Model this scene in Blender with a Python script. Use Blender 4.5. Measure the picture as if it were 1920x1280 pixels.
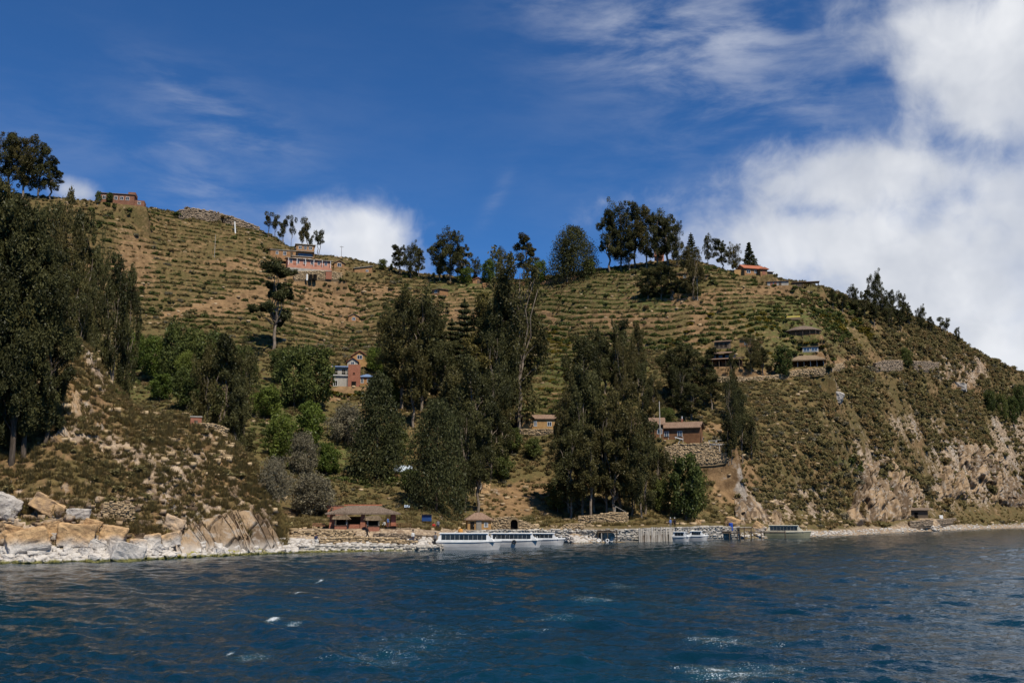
import bpy, bmesh, math, random
import numpy as np
from mathutils import Vector, Matrix, Euler, noise

for o in list(bpy.data.objects):
    bpy.data.objects.remove(o, do_unlink=True)
SC = bpy.context.scene
COL = SC.collection
R = math.radians
random.seed(7)

# ------------------------------------------------------------------ camera
CAMZ = 5.0                       # eye on the upper deck of a boat
FPX = 1867.0                     # focal length in pixels of a 1920 px wide frame
PITCH = math.atan(322.0 / FPX)
cam_d = bpy.data.cameras.new('camera')
cam_d.sensor_width = 36.0
cam_d.lens = 36.0 * FPX / 1920.0
cam_d.clip_start = 0.5
cam_d.clip_end = 30000
cam = bpy.data.objects.new('camera', cam_d)
COL.objects.link(cam)
cam.location = (0, 0, CAMZ)
cam.rotation_euler = (math.pi / 2 + PITCH, 0, 0)
SC.camera = cam

# ------------------------------------------------------------------ light, sky, exposure
SUN_EL, SUN_AZ = R(57), R(148)   # azimuth clockwise from +Y (view direction): behind the camera, to the right
SUN_DIR = Vector((math.sin(SUN_AZ) * math.cos(SUN_EL), math.cos(SUN_AZ) * math.cos(SUN_EL), math.sin(SUN_EL)))
sun_d = bpy.data.lights.new('sun', 'SUN')
sun_d.energy = 5.0
sun_d.angle = R(0.53)
sun_d.color = (1.0, 0.915, 0.78)
sun = bpy.data.objects.new('sun', sun_d)
COL.objects.link(sun)
sun.location = (0, 0, 300)
sun.rotation_euler = (-SUN_DIR).to_track_quat('-Z', 'Y').to_euler()

vs = SC.view_settings
vs.view_transform = 'Standard'
vs.look = 'None'
vs.gamma = 1.0
vs.exposure = 0.26
vs.use_curve_mapping = False
SC.cycles.max_bounces = 6
SC.cycles.diffuse_bounces = 2
SC.cycles.glossy_bounces = 3
SC.cycles.transparent_max_bounces = 6
SC.cycles.caustics_reflective = False
SC.cycles.caustics_refractive = False
SC.cycles.use_denoising = True

def ruv(x, y):
    """photo pixel -> direction as (X/Y, Z/Y)"""
    cx = (x - 960) / FPX
    cy = (640 - y) / FPX
    dy = math.cos(PITCH) - cy * math.sin(PITCH)
    dz = math.sin(PITCH) + cy * math.cos(PITCH)
    return cx / dy, dz / dy

def project(X, Y, Z):
    z = Z - CAMZ
    d = Y * math.cos(PITCH) + z * math.sin(PITCH)
    up = -Y * math.sin(PITCH) + z * math.cos(PITCH)
    return 960 + FPX * X / d, 640 - FPX * up / d

class NT:
    """little node-tree writer"""
    def __init__(self, tree):
        self.t = tree
        tree.nodes.clear()
    def n(self, kind, **kw):
        nd = self.t.nodes.new(kind)
        for k, v in kw.items():
            if k == 'ins':
                for i, val in v.items():
                    self.set(nd.inputs[i], val)
            else:
                setattr(nd, k, v)
        return nd
    def set(self, sock, val):
        if hasattr(val, 'is_linked') or isinstance(val, bpy.types.NodeSocket):
            self.t.links.new(val, sock)
        else:
            if isinstance(val, (tuple, list)) and sock.type == 'RGBA' and len(val) == 3:
                val = (*val, 1)
            sock.default_value = val
    def m(self, op, a, b=0.0, c=None, clamp=False):
        nd = self.n('ShaderNodeMath', operation=op, use_clamp=clamp)
        self.set(nd.inputs[0], a)
        self.set(nd.inputs[1], b)
        if c is not None:
            self.set(nd.inputs[2], c)
        return nd.outputs[0]
    def vm(self, op, a, b=(0, 0, 0)):
        nd = self.n('ShaderNodeVectorMath', operation=op)
        self.set(nd.inputs[0], a)
        self.set(nd.inputs[1], b)
        return nd.outputs[0]
    def mix(self, f, a, b, blend='MIX'):
        nd = self.n('ShaderNodeMix', data_type='RGBA', blend_type=blend, clamp_factor=True)
        self.set(nd.inputs[0], f)
        self.set(nd.inputs[6], a)
        self.set(nd.inputs[7], b)
        return nd.outputs[2]
    def noise(self, vec, scale, detail=4, rough=0.55, dist=0.0, out=0):
        nd = self.n('ShaderNodeTexNoise')
        if vec is not None:
            self.set(nd.inputs['Vector'], vec)
        nd.inputs['Scale'].default_value = scale
        nd.inputs['Detail'].default_value = detail
        nd.inputs['Roughness'].default_value = rough
        nd.inputs['Distortion'].default_value = dist
        return nd.outputs[out]
    def ss(self, v, lo, hi, a=0.0, b=1.0):
        nd = self.n('ShaderNodeMapRange', interpolation_type='SMOOTHSTEP')
        self.set(nd.inputs[0], v)
        self.set(nd.inputs[1], lo); self.set(nd.inputs[2], hi)
        self.set(nd.inputs[3], a); self.set(nd.inputs[4], b)
        return nd.outputs[0]

# ---- world: clear high-altitude sky with cumulus over the right half and thin cirrus
W = bpy.data.worlds.new('World')
SC.world = W
W.use_nodes = True
w = NT(W.node_tree)
sky = w.n('ShaderNodeTexSky', sky_type='NISHITA', sun_disc=False, sun_elevation=SUN_EL,
          sun_rotation=SUN_AZ, altitude=2600, air_density=1.0, dust_density=0.3, ozone_density=3.0)
tc = w.n('ShaderNodeTexCoord')
dirn = tc.outputs['Generated']
sep = w.n('ShaderNodeSeparateXYZ')
w.set(sep.inputs[0], dirn)
AZ = w.m('ARCTAN2', sep.outputs[0], sep.outputs[1])
EL = w.m('ARCSINE', sep.outputs[2])
def azel(x, y):
    u, v = ruv(x, y)
    return math.atan2(u, 1.0), math.atan2(v, math.hypot(u, 1.0))
RAD = math.hypot(FPX, 322)
def blob(x, y, rx, ry, wgt=1.0, rot=0.0):
    """soft elliptical bank of cloud, given by where it stands in the sky (azimuth, elevation)"""
    a, e = azel(x, y)
    da = w.m('SUBTRACT', AZ, a)
    de = w.m('SUBTRACT', EL, e)
    c, s = math.cos(R(rot)), math.sin(R(rot))
    p = w.m('ADD', w.m('MULTIPLY', da, c * RAD / rx), w.m('MULTIPLY', de, s * RAD / rx))
    q = w.m('ADD', w.m('MULTIPLY', da, -s * RAD / ry), w.m('MULTIPLY', de, c * RAD / ry))
    r2 = w.m('ADD', w.m('MULTIPLY', p, p), w.m('MULTIPLY', q, q))
    g = w.m('POWER', 2.71828, w.m('MULTIPLY', r2, -1.0))
    return w.m('MULTIPLY', g, wgt)
def total(items):
    acc = items[0]
    for i in items[1:]:
        acc = w.m('ADD', acc, i)
    return acc
cum = total([blob(2000, 790, 800, 330, 1.42), blob(1430, 455, 260, 70, .6, -2), blob(1590, 322, 165, 58, .85), blob(1530, 395, 60, 20, -.35), blob(1800, 275, 150, 36, -.4, -10),
             blob(1830, 100, 230, 105, .88, -26), blob(1990, 320, 240, 160, .30), blob(690, 432, 100, 72, 1.15, -8), blob(585, 435, 120, 52, .5),
             blob(140, 358, 46, 26, .8), blob(730, 510, 110, 50, .55), blob(1180, 385, 120, 30, .2), blob(3200, 300, 900, 500, .9)])
warp = w.n('ShaderNodeVectorMath', operation='ADD')
w.set(warp.inputs[0], dirn)
wn = w.noise(dirn, 7.0, 3, .6, 0, 1)
w.set(warp.inputs[1], w.vm('MULTIPLY', w.vm('SUBTRACT', wn, (.5, .5, .5)), (.06, .06, .06)))
n1 = w.noise(warp.outputs[0], 8.0, 6, .6)
n2 = w.noise(warp.outputs[0], 26.0, 4, .62)
nn = w.m('ADD', w.m('MULTIPLY', w.m('SUBTRACT', n1, .5), 1.7), w.m('MULTIPLY', w.m('SUBTRACT', n2, .5), .6))
gate = w.ss(cum, .05, .4)
cden = w.ss(w.m('ADD', cum, w.m('MULTIPLY', nn, gate)), .24, 1.12)
cden = w.m('MULTIPLY', cden, w.ss(w.noise(warp.outputs[0], 4.0, 4, .6), .32, .62, .60, .97))
# cirrus: noise drawn out along a slanted direction
mp = w.n('ShaderNodeMapping')
w.set(mp.inputs[0], dirn)
mp.inputs['Rotation'].default_value = (0, R(-24), 0)
mp.inputs['Scale'].default_value = (3.0, 3.0, 11.0)
c1 = w.noise(mp.outputs[0], 2.6, 6, .6, .25)
cir = total([blob(430, 225, 150, 42, .62, -22), blob(1290, 40, 190, 55, .6, -12), blob(1330, 70, 300, 120, .25), blob(370, 320, 80, 80, .33, 40),
             blob(1250, 130, 420, 70, .42, -26), blob(250, 270, 330, 90, .22, 10), blob(930, 370, 60, 14, .3, 60), blob(1650, 60, 260, 120, .45), blob(1400, 330, 330, 150, .18), blob(480, 380, 160, 40, .3)])
cir = w.m('ADD', cir, .02)
ciden = w.m('MULTIPLY', w.ss(c1, .34, .74), cir, clamp=True)
ciden = w.m('MULTIPLY', ciden, .5)
dens = w.m('SUBTRACT', 1.0, w.m('MULTIPLY', w.m('SUBTRACT', 1.0, cden), w.m('SUBTRACT', 1.0, ciden)))
SKY_STRENGTH = 0.080
skyc = w.vm('MULTIPLY', sky.outputs[0], (SKY_STRENGTH * .38, SKY_STRENGTH * .80, SKY_STRENGTH * 1.2))
shade = w.ss(w.noise(warp.outputs[0], 5.0, 5, .6), .3, .75)
cloudc = w.mix(shade, (.46, .49, .55), (.78, .79, .81))
final = w.mix(dens, skyc, cloudc)
bg = w.n('ShaderNodeBackground')
w.set(bg.inputs[0], final)
bg.inputs[1].default_value = 1.0
wo = w.n('ShaderNodeOutputWorld')
w.set(wo.inputs[0], bg.outputs[0])

# ------------------------------------------------------------------ helpers
def tag(o, label=None, cat=None, group=None, kind=None):
    if label: o['label'] = label
    if cat: o['category'] = cat
    if group: o['group'] = group
    if kind: o['kind'] = kind
    return o

def link(name, me, mat=None, parent=None):
    o = bpy.data.objects.new(name, me)
    COL.objects.link(o)
    if mat is not None and not me.materials:
        me.materials.append(mat)
    if parent is not None:
        o.parent = parent
    return o

def thing(name, loc, label, cat, group=None, rotz=0.0):
    o = bpy.data.objects.new(name, None)
    o.empty_display_size = .5
    COL.objects.link(o)
    o.location = loc
    o.rotation_euler = (0, 0, rotz)
    return tag(o, label, cat, group, 'thing')

def np_mesh(name, verts, faces, smooth=False):
    """verts (n,3), faces (m,k) with one k"""
    me = bpy.data.meshes.new(name)
    verts = np.asarray(verts, np.float32); faces = np.asarray(faces, np.int32)
    k = faces.shape[1]
    me.vertices.add(len(verts)); me.vertices.foreach_set('co', verts.ravel())
    me.loops.add(faces.size); me.loops.foreach_set('vertex_index', faces.ravel())
    me.polygons.add(len(faces))
    me.polygons.foreach_set('loop_start', np.arange(0, faces.size, k, dtype=np.int32))
    me.polygons.foreach_set('loop_total', np.full(len(faces), k, np.int32))
    if smooth:
        me.polygons.foreach_set('use_smooth', np.ones(len(faces), bool))
    me.update(calc_edges=True)
    return me

def hash2(ix, iy, seed):
    h = (ix.astype(np.int64) * 374761393 + iy.astype(np.int64) * 668265263 + seed * 1442695041) & 0xffffffff
    h = ((h ^ (h >> 13)) * 1274126177) & 0xffffffff
    return ((h ^ (h >> 16)) & 0xffff) / 65535.0

def vnoise(x, y, seed=0):
    x = np.asarray(x, float); y = np.asarray(y, float)
    ix = np.floor(x); iy = np.floor(y)
    fx = x - ix; fy = y - iy
    fx = fx * fx * (3 - 2 * fx); fy = fy * fy * (3 - 2 * fy)
    a = hash2(ix, iy, seed); b = hash2(ix + 1, iy, seed)
    c = hash2(ix, iy + 1, seed); d = hash2(ix + 1, iy + 1, seed)
    return (a + (b - a) * fx) * (1 - fy) + (c + (d - c) * fx) * fy

def fbm(x, y, seed=0, octv=4, gain=.5):
    s = 0; a = 1.0; tot = 0
    for k in range(octv):
        s = s + a * (vnoise(np.asarray(x) * 2 ** k + 17.3 * k, np.asarray(y) * 2 ** k - 9.1 * k, seed + k) - .5)
        tot += a; a *= gain
    return s / tot * 2

def sstep(x, a, b):
    t = np.clip((x - a) / (b - a), 0, 1)
    return t * t * (3 - 2 * t)

def mat_new(name):
    m = bpy.data.materials.new(name)
    m.use_nodes = True
    return m, NT(m.node_tree)

def finish(t, bsdf, disp=None):
    o = t.n('ShaderNodeOutputMaterial')
    t.set(o.inputs[0], bsdf)

def principled(t, col, rough=.8, spec=.3, normal=None, **kw):
    b = t.n('ShaderNodeBsdfPrincipled')
    t.set(b.inputs['Base Color'], col)
    t.set(b.inputs['Roughness'], rough)
    b.inputs['Specular IOR Level'].default_value = spec
    if normal is not None:
        t.set(b.inputs['Normal'], normal)
    for k, v in kw.items():
        t.set(b.inputs[k], v)
    return b.outputs[0]

def bump(t, h, strength=.5, dist=.1):
    b = t.n('ShaderNodeBump')
    t.set(b.inputs['Height'], h)
    b.inputs['Strength'].default_value = strength
    b.inputs['Distance'].default_value = dist
    return b.outputs[0]
# ------------------------------------------------------------------ terrain
# the hill is described by lines that run along it, each a row of (photo x, photo y, distance ahead in m);
# on the shore line the distance follows from the water level
SHORE_PX = [(-600, 1068), (-300, 1066), (0, 1057), (100, 1055), (200, 1053), (300, 1048), (400, 1043), (530, 1037), (600, 1035),
            (700, 1033), (800, 1032), (838, 1030), (856, 1021), (1000, 1017), (1052, 1015), (1075, 1019), (1130, 1017), (1200, 1015), (1320, 1012), (1420, 1009), (1520, 1005.5),
            (1600, 1003), (1720, 996), (1920, 989), (2200, 984)]
def shoreY(x, y):
    u, v = ruv(x, y)
    return u, -CAMZ / v, 0.0
def P(x, y, Y):
    u, v = ruv(x, y)
    return u, Y, CAMZ + v * Y
_sh = sorted((x, -CAMZ / ruv(x, y)[1]) for x, y in SHORE_PX)
def B(x, y, d):
    return P(x, y, float(np.interp(x, [a for a, b in _sh], [b for a, b in _sh])) + d)
def Q(x, z, Y):
    u, v = ruv(x, 962 - (z - CAMZ) / Y * FPX)
    return u, Y, z
LINES = [
    [shoreY(*p) for p in SHORE_PX],
    # top of the boulder band / bank
    [P(-600, 965, 108), P(-300, 965, 108), P(0, 950, 110), P(100, 948, 111), P(200, 978, 113), P(300, 995, 117), P(400, 1000, 126), P(500, 1012, 131), P(530, 1024, 133),
     P(560, 1012, 137), P(600, 1005, 142), P(700, 1001, 146), B(800, 1002, 9), B(856, 1000, 4), B(950, 996, 4), B(1060, 993, 4),
     B(1200, 990, 3.5), B(1340, 985, 4), B(1420, 990, 6), B(1550, 995, 7), B(1720, 984, 8), B(1920, 981, 10), B(2200, 977, 10)],
    # headland crest / back of the flat
    [P(-600, 600, 160), P(-300, 620, 152), P(0, 640, 150), P(140, 642, 150), P(165, 662, 150), P(200, 720, 148), P(250, 768, 146),
     P(300, 785, 145), P(370, 795, 146), P(430, 828, 146), P(480, 876, 145), P(500, 918, 143), P(516, 955, 141), P(527, 1000, 141), P(545, 1001, 146),
     P(600, 990, 158), P(700, 989, 160), P(800, 989, 163), B(856, 988, 12), B(950, 986, 12), B(1060, 986, 13), B(1200, 982, 11),
     B(1340, 976, 12), B(1420, 972, 14), B(1550, 980, 15), B(1720, 974, 16), B(1920, 972, 18), B(2200, 970, 20)],
    # dip behind the headland / foot of the hill
    [Q(-600, 30, 190), Q(-300, 27, 182), Q(0, 26, 178), Q(140, 24, 176), Q(250, 15, 170), Q(370, 11, 168), Q(480, 6, 168), P(530, 978, 168),
     P(600, 975, 172), P(700, 975, 174), P(800, 975, 177), B(860, 974, 24), B(950, 970, 24), B(1060, 970, 24), B(1200, 965, 20),
     B(1340, 955, 20), B(1420, 948, 21), B(1550, 958, 23), B(1720, 945, 26), B(1920, 950, 30), B(2200, 955, 34)],
    # lower slope
    [Q(-600, 34, 215), P(-300, 770, 215), P(0, 790, 215), P(250, 800, 222), P(370, 800, 222), P(480, 810, 222), P(640, 745, 272), P(760, 775, 262),
     P(950, 800, 248), P(1010, 806, 247), P(1150, 835, 232), P(1280, 828, 234), P(1400, 835, 243), P(1550, 835, 262), P(1720, 830, 334), P(1920, 850, 408), P(2200, 870, 490)],
    # upper slope
    [P(-600, 540, 290), P(-300, 540, 285), P(0, 560, 285), P(250, 605, 300), P(480, 625, 312), P(640, 632, 330), P(800, 640, 325), P(950, 650, 320),
     P(1150, 655, 305), P(1280, 670, 292), P(1400, 695, 284), P(1520, 694, 290), P(1720, 700, 362), P(1920, 770, 432), P(2200, 840, 520)],
    # ridge
    [P(-600, 300, 380), P(-300, 335, 360), P(0, 368, 340), P(120, 377, 343), P(220, 387, 350), P(330, 404, 385), P(430, 426, 395), P(490, 440, 400),
     P(560, 480, 405), P(640, 490, 415), P(700, 502, 415), P(800, 520, 410), P(900, 531, 405), P(1000, 530, 395), P(1100, 513, 385),
     P(1180, 502, 380), P(1250, 494, 375), P(1300, 492, 372), P(1350, 509, 370), P(1400, 521, 368), P(1450, 528, 370), P(1530, 542, 372),
     P(1580, 560, 378), P(1640, 578, 390), P(1700, 596, 400), P(1760, 619, 410), P(1800, 643, 420), P(1850, 673, 430), P(1920, 699, 455), P(2000, 730, 480), P(2200, 800, 560)],
]
NC = 780
US = np.concatenate([np.linspace(-1.0, -.56, 60, endpoint=False), np.linspace(-.56, .56, NC), np.linspace(.56, 1.0, 61)[1:]])
NCOL = len(US)
ly, lz = [], []
for i, L in enumerate(LINES):
    L = sorted(L)
    lu = np.array([p[0] for p in L]); yy = np.array([p[1] for p in L]); zz = np.array([p[2] for p in L])
    a = np.interp(US, lu, yy); b = np.interp(US, lu, zz)
    ksz = 3 if i < 3 else 25
    ker = np.hanning(ksz + 2); ker /= ker.sum()
    pad = len(ker) // 2
    a = np.convolve(np.pad(a, pad, mode='edge'), ker, 'valid'); b = np.convolve(np.pad(b, pad, mode='edge'), ker, 'valid')
    ly.append(a); lz.append(b)
# under water in front, falling away behind the ridge
ly.insert(0, ly[0] - 14); lz.insert(0, np.full(NCOL, -3.5))
ly.append(ly[-1] + 70); lz.append(lz[-1] - 14)
ly.append(ly[-1] + 500); lz.append(np.full(NCOL, -4.0))
LY = np.array(ly); LZ = np.array(lz)
LZ[-2] = np.maximum(LZ[-2], 2)
SEG = [10, 26, 70, 30, 90, 170, 230, 16, 6]
rowsY, rowsZ, seg_t = [], [], []
# monotone cubic along each column
H = np.diff(LY, axis=0)
D = np.diff(LZ, axis=0) / H
M = np.zeros_like(LY)
M[0] = D[0]; M[-1] = D[-1]
for k in range(1, len(LY) - 1):
    same = D[k - 1] * D[k] > 0
    hm = 2 * D[k - 1] * D[k] / np.where(same, D[k - 1] + D[k], 1)
    M[k] = np.where(same, hm, 0)
for k, n in enumerate(SEG):
    for j in range(n + (k == len(SEG) - 1)):
        t = j / n
        h00 = 2 * t**3 - 3 * t**2 + 1; h10 = t**3 - 2 * t**2 + t; h01 = -2 * t**3 + 3 * t**2; h11 = t**3 - t**2
        rowsY.append(LY[k] + H[k] * t)
        rowsZ.append(h00 * LZ[k] + h10 * H[k] * M[k] + h01 * LZ[k + 1] + h11 * H[k] * M[k + 1])
        seg_t.append(k + t)
TY = np.array(rowsY).T; TZ = np.array(rowsZ).T         # [col,row]
ST = np.broadcast_to(np.array(seg_t), TY.shape)
NROW = TY.shape[1]
TU = np.broadcast_to(US[:, None], TY.shape)
TX = TU * TY
PX, PY = project(TX, TY, TZ)

def gau(x, y, rx, ry, rot=0):
    c, s = math.cos(R(rot)), math.sin(R(rot))
    a = ((PX - x) * c - (PY - y) * s) / rx; b = ((PX - x) * s + (PY - y) * c) / ry
    return np.exp(-(a * a + b * b))

# --- where the ground is rock, bare earth or green
FRONT = ST < 6.5
rock = np.zeros_like(TZ); bare = np.zeros_like(TZ); green = np.zeros_like(TZ); terr = np.zeros_like(TZ); rough = np.zeros_like(TZ)
head = sstep(-PX, -545, -505) * (ST > .8) * sstep(-ST, -3.6, -3.0)       # the headland on the left
rock = np.maximum(rock, head * (.22 + .6 * gau(420, 1005, 150, 60)))
for a in [(430, 990, 110, 55), (150, 800, 60, 60), (230, 860, 60, 60), (300, 900, 70, 50), (100, 960, 200, 60), (180, 690, 40, 60), (350, 860, 60, 40)]:
    rock = np.maximum(rock, gau(*a) * head)
for a in [(1640, 870, 40, 60, 20), (1650, 950, 90, 30), (1790, 830, 50, 60, -20), (1830, 900, 80, 50), (1720, 930, 90, 30), (1800, 690, 50, 30, -20), (1885, 830, 60, 60),
          (1500, 960, 90, 25), (1400, 940, 30, 20), (1530, 920, 30, 20), (930, 920, 30, 30), (1570, 745, 14, 14), (1700, 800, 30, 30), (520, 425, 50, 12), (650, 480, 40, 10), (1230, 500, 40, 14), (900, 900, 30, 40)]:
    rock = np.maximum(rock, .85 * gau(*a) * (ST > 1.5))
for a in [(460, 560, 80, 16, 20), (380, 575, 70, 12, 18), (560, 500, 70, 16), (610, 565, 70, 30, -20), (430, 492, 30, 8), (250, 490, 30, 40), (700, 545, 60, 14, -8), (880, 590, 50, 12),
          (1340, 700, 40, 20), (1440, 700, 60, 14), (1550, 690, 50, 14), (960, 940, 70, 40), (1000, 910, 60, 30), (1370, 900, 40, 50), (1310, 600, 14, 30, -12), (560, 525, 60, 14),
          (1820, 710, 20, 25, -30), (400, 820, 30, 20), (1340, 800, 40, 10), (1300, 560, 50, 10), (1180, 600, 60, 10), (1450, 545, 40, 8), (780, 885, 30, 20), (560, 965, 40, 8)]:
    bare = np.maximum(bare, gau(*a) * (ST > 1.5))
for a in [(1600, 876, 45, 9), (1080, 740, 80, 60), (1160, 690, 60, 40), (540, 800, 80, 60), (480, 740, 90, 50), (300, 700, 90, 50), (620, 850, 70, 40), (580, 985, 60, 5), (1050, 700, 60, 40),
          (1200, 560, 160, 40), (700, 880, 70, 30), (230, 740, 50, 20), (1010, 780, 40, 30), (1300, 850, 40, 10), (860, 540, 120, 10), (1500, 600, 120, 60), (1510, 650, 50, 30)]:
    green = np.maximum(green, gau(*a) * (ST > 1.5))
for a in [(330, 480, 230, 110), (560, 600, 200, 70), (1200, 570, 260, 75), (1350, 560, 130, 40), (850, 560, 140, 50), (680, 860, 140, 90), (1080, 720, 120, 70), (480, 450, 130, 40)]:
    terr = np.maximum(terr, gau(*a))
terr = np.clip(terr * 1.5, .18, 1) * sstep(ST, 4.0, 4.6) * sstep(-ST, -7.02, -6.7)
terr *= 1 - np.clip(rock * 1.2, 0, 1)
terr = np.maximum(terr, .8 * gau(690, 870, 120, 70) * (ST > 3.9))
terr *= 1 - .85 * sstep(PX, 1480, 1600)

rock = rock * np.clip(.55 + .9 * fbm(TX / 5, TY / 5, 31, 3), .1, 1.15)
rock = np.maximum(rock, head * gau(435, 1000, 125, 42) * .95)
rock = np.maximum(rock, head * gau(120, 962, 230, 45) * .62)
bare = np.maximum(bare, head * .45)
# --- relief
n_big = fbm(TX / 38, TY / 38, 3, 4)
n_mid = fbm(TX / 9, TY / 9, 11, 4)
n_sml = fbm(TX / 2.2, TY / 2.2, 23, 3)
amp = sstep(ST, 1.6, 2.4) * sstep(-ST, -7.6, -6.95) * .9 + .1
flat = gau(760, 990, 260, 12) + gau(1200, 985, 200, 8)
amp *= 1 - np.clip(flat, 0, 1) * .9
amp *= np.clip(np.abs(ST - 7) * 2.2 + .25, .25, 1) * (.4 + .6 * sstep(np.abs(ST - 3), 0, .6))
TZ = TZ + amp * (n_big * 2.2 + n_mid * .8)
# gullies and ribs on the right hand slope and the headland
ridg = 1 - np.abs(fbm(TX / 13 + TZ / 60, TY / 45, 41, 4)) * 2
TZ = TZ + (ridg - .5) * 2.6 * np.clip(rock + sstep(PX, 1450, 1650) * .7 * sstep(ST, 2.6, 3.4), 0, 1) * amp
# terraces: level strips with steep stone faces, following the contours
ph = fbm(TX / 50, TY / 50, 5, 3) * 6.5 + fbm(TX / 13, TY / 13, 8, 3) * 1.5
TH = 2.3
q = (TZ + ph) / TH
fl = np.floor(q); fr = q - fl
zt = (fl + .22 * fr + .78 * sstep(fr, .66, .90)) * TH - ph
TFR = fr.copy()
TZ = TZ * (1 - terr) + zt * terr
# rock faces: slanting slabs
strata = (TX * .75 + TZ * .85 + TY * .25) / 1.9 + fbm(TX / 6, TY / 6, 57, 3) * 1.1
sawt = strata - np.floor(strata)
TZ = TZ + np.clip(rock * 1.3, 0, 1) * ((sawt ** 2 - .35) * 1.1 + n_sml * .55) * sstep(ST, 1.05, 1.4) * sstep(-ST, -6.9, -6.5)
TZ = TZ + sstep(ST, 1.1, 1.5) * sstep(-ST, -7.3, -7) * n_sml * .16

# --- level pads that houses and terraces stand on: (photo x, photo y, half width m, half depth m)
def col_index(u):
    return int(np.clip(np.searchsorted(US, u), 1, NCOL - 1))
def ground_z(X, Y):
    u = X / Y
    i = col_index(u)
    f = (u - US[i - 1]) / (US[i] - US[i - 1])
    a = np.interp(Y, TY[i - 1], TZ[i - 1]); b = np.interp(Y, TY[i], TZ[i])
    return a * (1 - f) + b * f
def at(x, y, Ymin=0.0):
    """where the line of sight through a photo pixel meets the ground"""
    u, v = ruv(x, y)
    i = col_index(u)
    f = (u - US[i - 1]) / (US[i] - US[i - 1])
    Yc = TY[i - 1] * (1 - f) + TY[i] * f; Zc = TZ[i - 1] * (1 - f) + TZ[i] * f
    g = Zc - (CAMZ + v * Yc)
    idx = np.where((g[:-1] < 0) & (g[1:] >= 0) & (Yc[1:] > Ymin))[0]
    if len(idx) == 0:
        k = int(np.argmax(np.where(Yc > Ymin, g / Yc, -1e9)))
        return Vector((u * Yc[k], Yc[k], Zc[k]))
    k = idx[0]
    t = -g[k] / (g[k + 1] - g[k])
    Y = Yc[k] + t * (Yc[k + 1] - Yc[k])
    return Vector((u * Y, Y, Zc[k] + t * (Zc[k + 1] - Zc[k])))
def ground_at(x, Y):
    """the ground at a distance ahead, in the direction of photo column x"""
    X = ruv(x, 700)[0] * Y
    return Vector((X, Y, ground_z(X, Y)))

PADS = []
def pad(x, y, hw, hd, fall=3.0, off=0.0):
    global TZ
    c = at(x, y)
    ang = math.atan2(c.x, c.y)
    dx = TX - c.x; dy = TY - c.y
    lx = dx * math.cos(ang) - dy * math.sin(ang); ld = dx * math.sin(ang) + dy * math.cos(ang)
    d = np.hypot(np.maximum(np.abs(lx) - hw, 0), np.maximum(np.abs(ld) - hd, 0))
    wgt = 1 - sstep(d, 0, fall)
    TZ = TZ * (1 - wgt) + (c.z + off) * wgt
    PADS.append((c.x, c.y, hw + .6, hd + .6, ang))
    return c
# building ground: levelled before the terrain mesh is made
A = {}
for name, x, y, hw, hd in [
        ('brick_top', 222, 388, 9, 4), ('hotel_wing', 530, 484, 6, 2.5), ('hotel_upper', 571, 487, 5, 3), ('hotel_mid', 566, 494, 4, 1.5), ('hotel_row', 578, 507, 11, 2.5), ('hotel_gable', 635, 505, 3.2, 2.5),
        ('hotel_shed', 680, 514, 5, 2.5), ('hotel_wall', 595, 521, 10, 1.0), ('kiosk_hut', 663, 606, 3, 2.5), ('slope_hut', 825, 558, 4, 2.5), ('ridge_hut', 897, 534, 3, 2.0),
        ('blue_house', 652, 727, 7.5, 3.5), ('blue_annex', 688, 724, 4, 3), ('orange_gable', 674, 684, 3.2, 2.5), ('white_gable', 661, 690, 3, 2.2),
        ('pink_tower', 1236, 489, 3, 2.5), ('yellow_wall_house', 1277, 529, 4, 2.5), ('outhouse', 1322, 528, 1.8, 1.6), ('red_roof', 1408, 520, 8, 3.5), ('low_shed', 1458, 538, 6, 2), ('shelter', 1512, 541, 5, 2),
        ('round_lodge', 1506, 631, 5.5, 3.5), ('thatch_hall', 1514, 691, 6.5, 4), ('glass_hut', 1520, 662, 3.2, 2), ('stone_hut_a', 1355, 656, 3, 2), ('stone_hut_b', 1400, 652, 3, 2), ('long_house', 1358, 690, 7, 3),
        ('yellow_cabin', 1008, 806, 5.5, 3), ('lodge', 1280, 826, 6.5, 3.5), ('lodge_wing', 1213, 826, 6, 3.5), ('terrace', 1335, 832, 5, 3),
        ('pavilion', 680, 990, 7, 4), ('kiosk', 897, 992, 3, 2.5), ('shore_hut', 1722, 971, 4, 2.2), ('grove_shelter', 1170, 953, 3, 2), ('brick_box', 367, 799, 1.0, .8), ('tin_roof', 755, 898, 2.5, 2)]:
    A[name] = pad(x, y, hw, hd, 2.6 if y < 900 else 4.0)

# worn paths
def path_mask(pts, wpx):
    best = np.full(TZ.shape, 1e9)
    for (x0, y0), (x1, y1) in zip(pts, pts[1:]):
        dx, dy = x1 - x0, y1 - y0
        t = np.clip(((PX - x0) * dx + (PY - y0) * dy) / (dx * dx + dy * dy), 0, 1)
        best = np.minimum(best, np.hypot(PX - x0 - t * dx, PY - y0 - t * dy))
    return 1 - sstep(best, wpx * .5, wpx * 1.2)
PATHS = np.zeros_like(TZ)
for pts, wd in [([(1303, 562), (1307, 578), (1294, 614)], 4), ([(310, 588), (370, 575), (420, 562), (490, 540)], 7), ([(1842, 692), (1818, 722), (1790, 728)], 8), ([(1385, 868), (1368, 900)], 4), ([(1358, 870), (1358, 920), (1395, 960)], 4),
                ([(1020, 578), (1040, 600)], 5), ([(1140, 595), (1145, 608)], 7), ([(1545, 690), (1600, 672)], 5), ([(1370, 708), (1450, 706), (1480, 700)], 4), ([(620, 742), (700, 738)], 6)]:
    PATHS = np.maximum(PATHS, path_mask(pts, wd) * (ST > 3))
bare = np.maximum(bare, PATHS)

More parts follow.
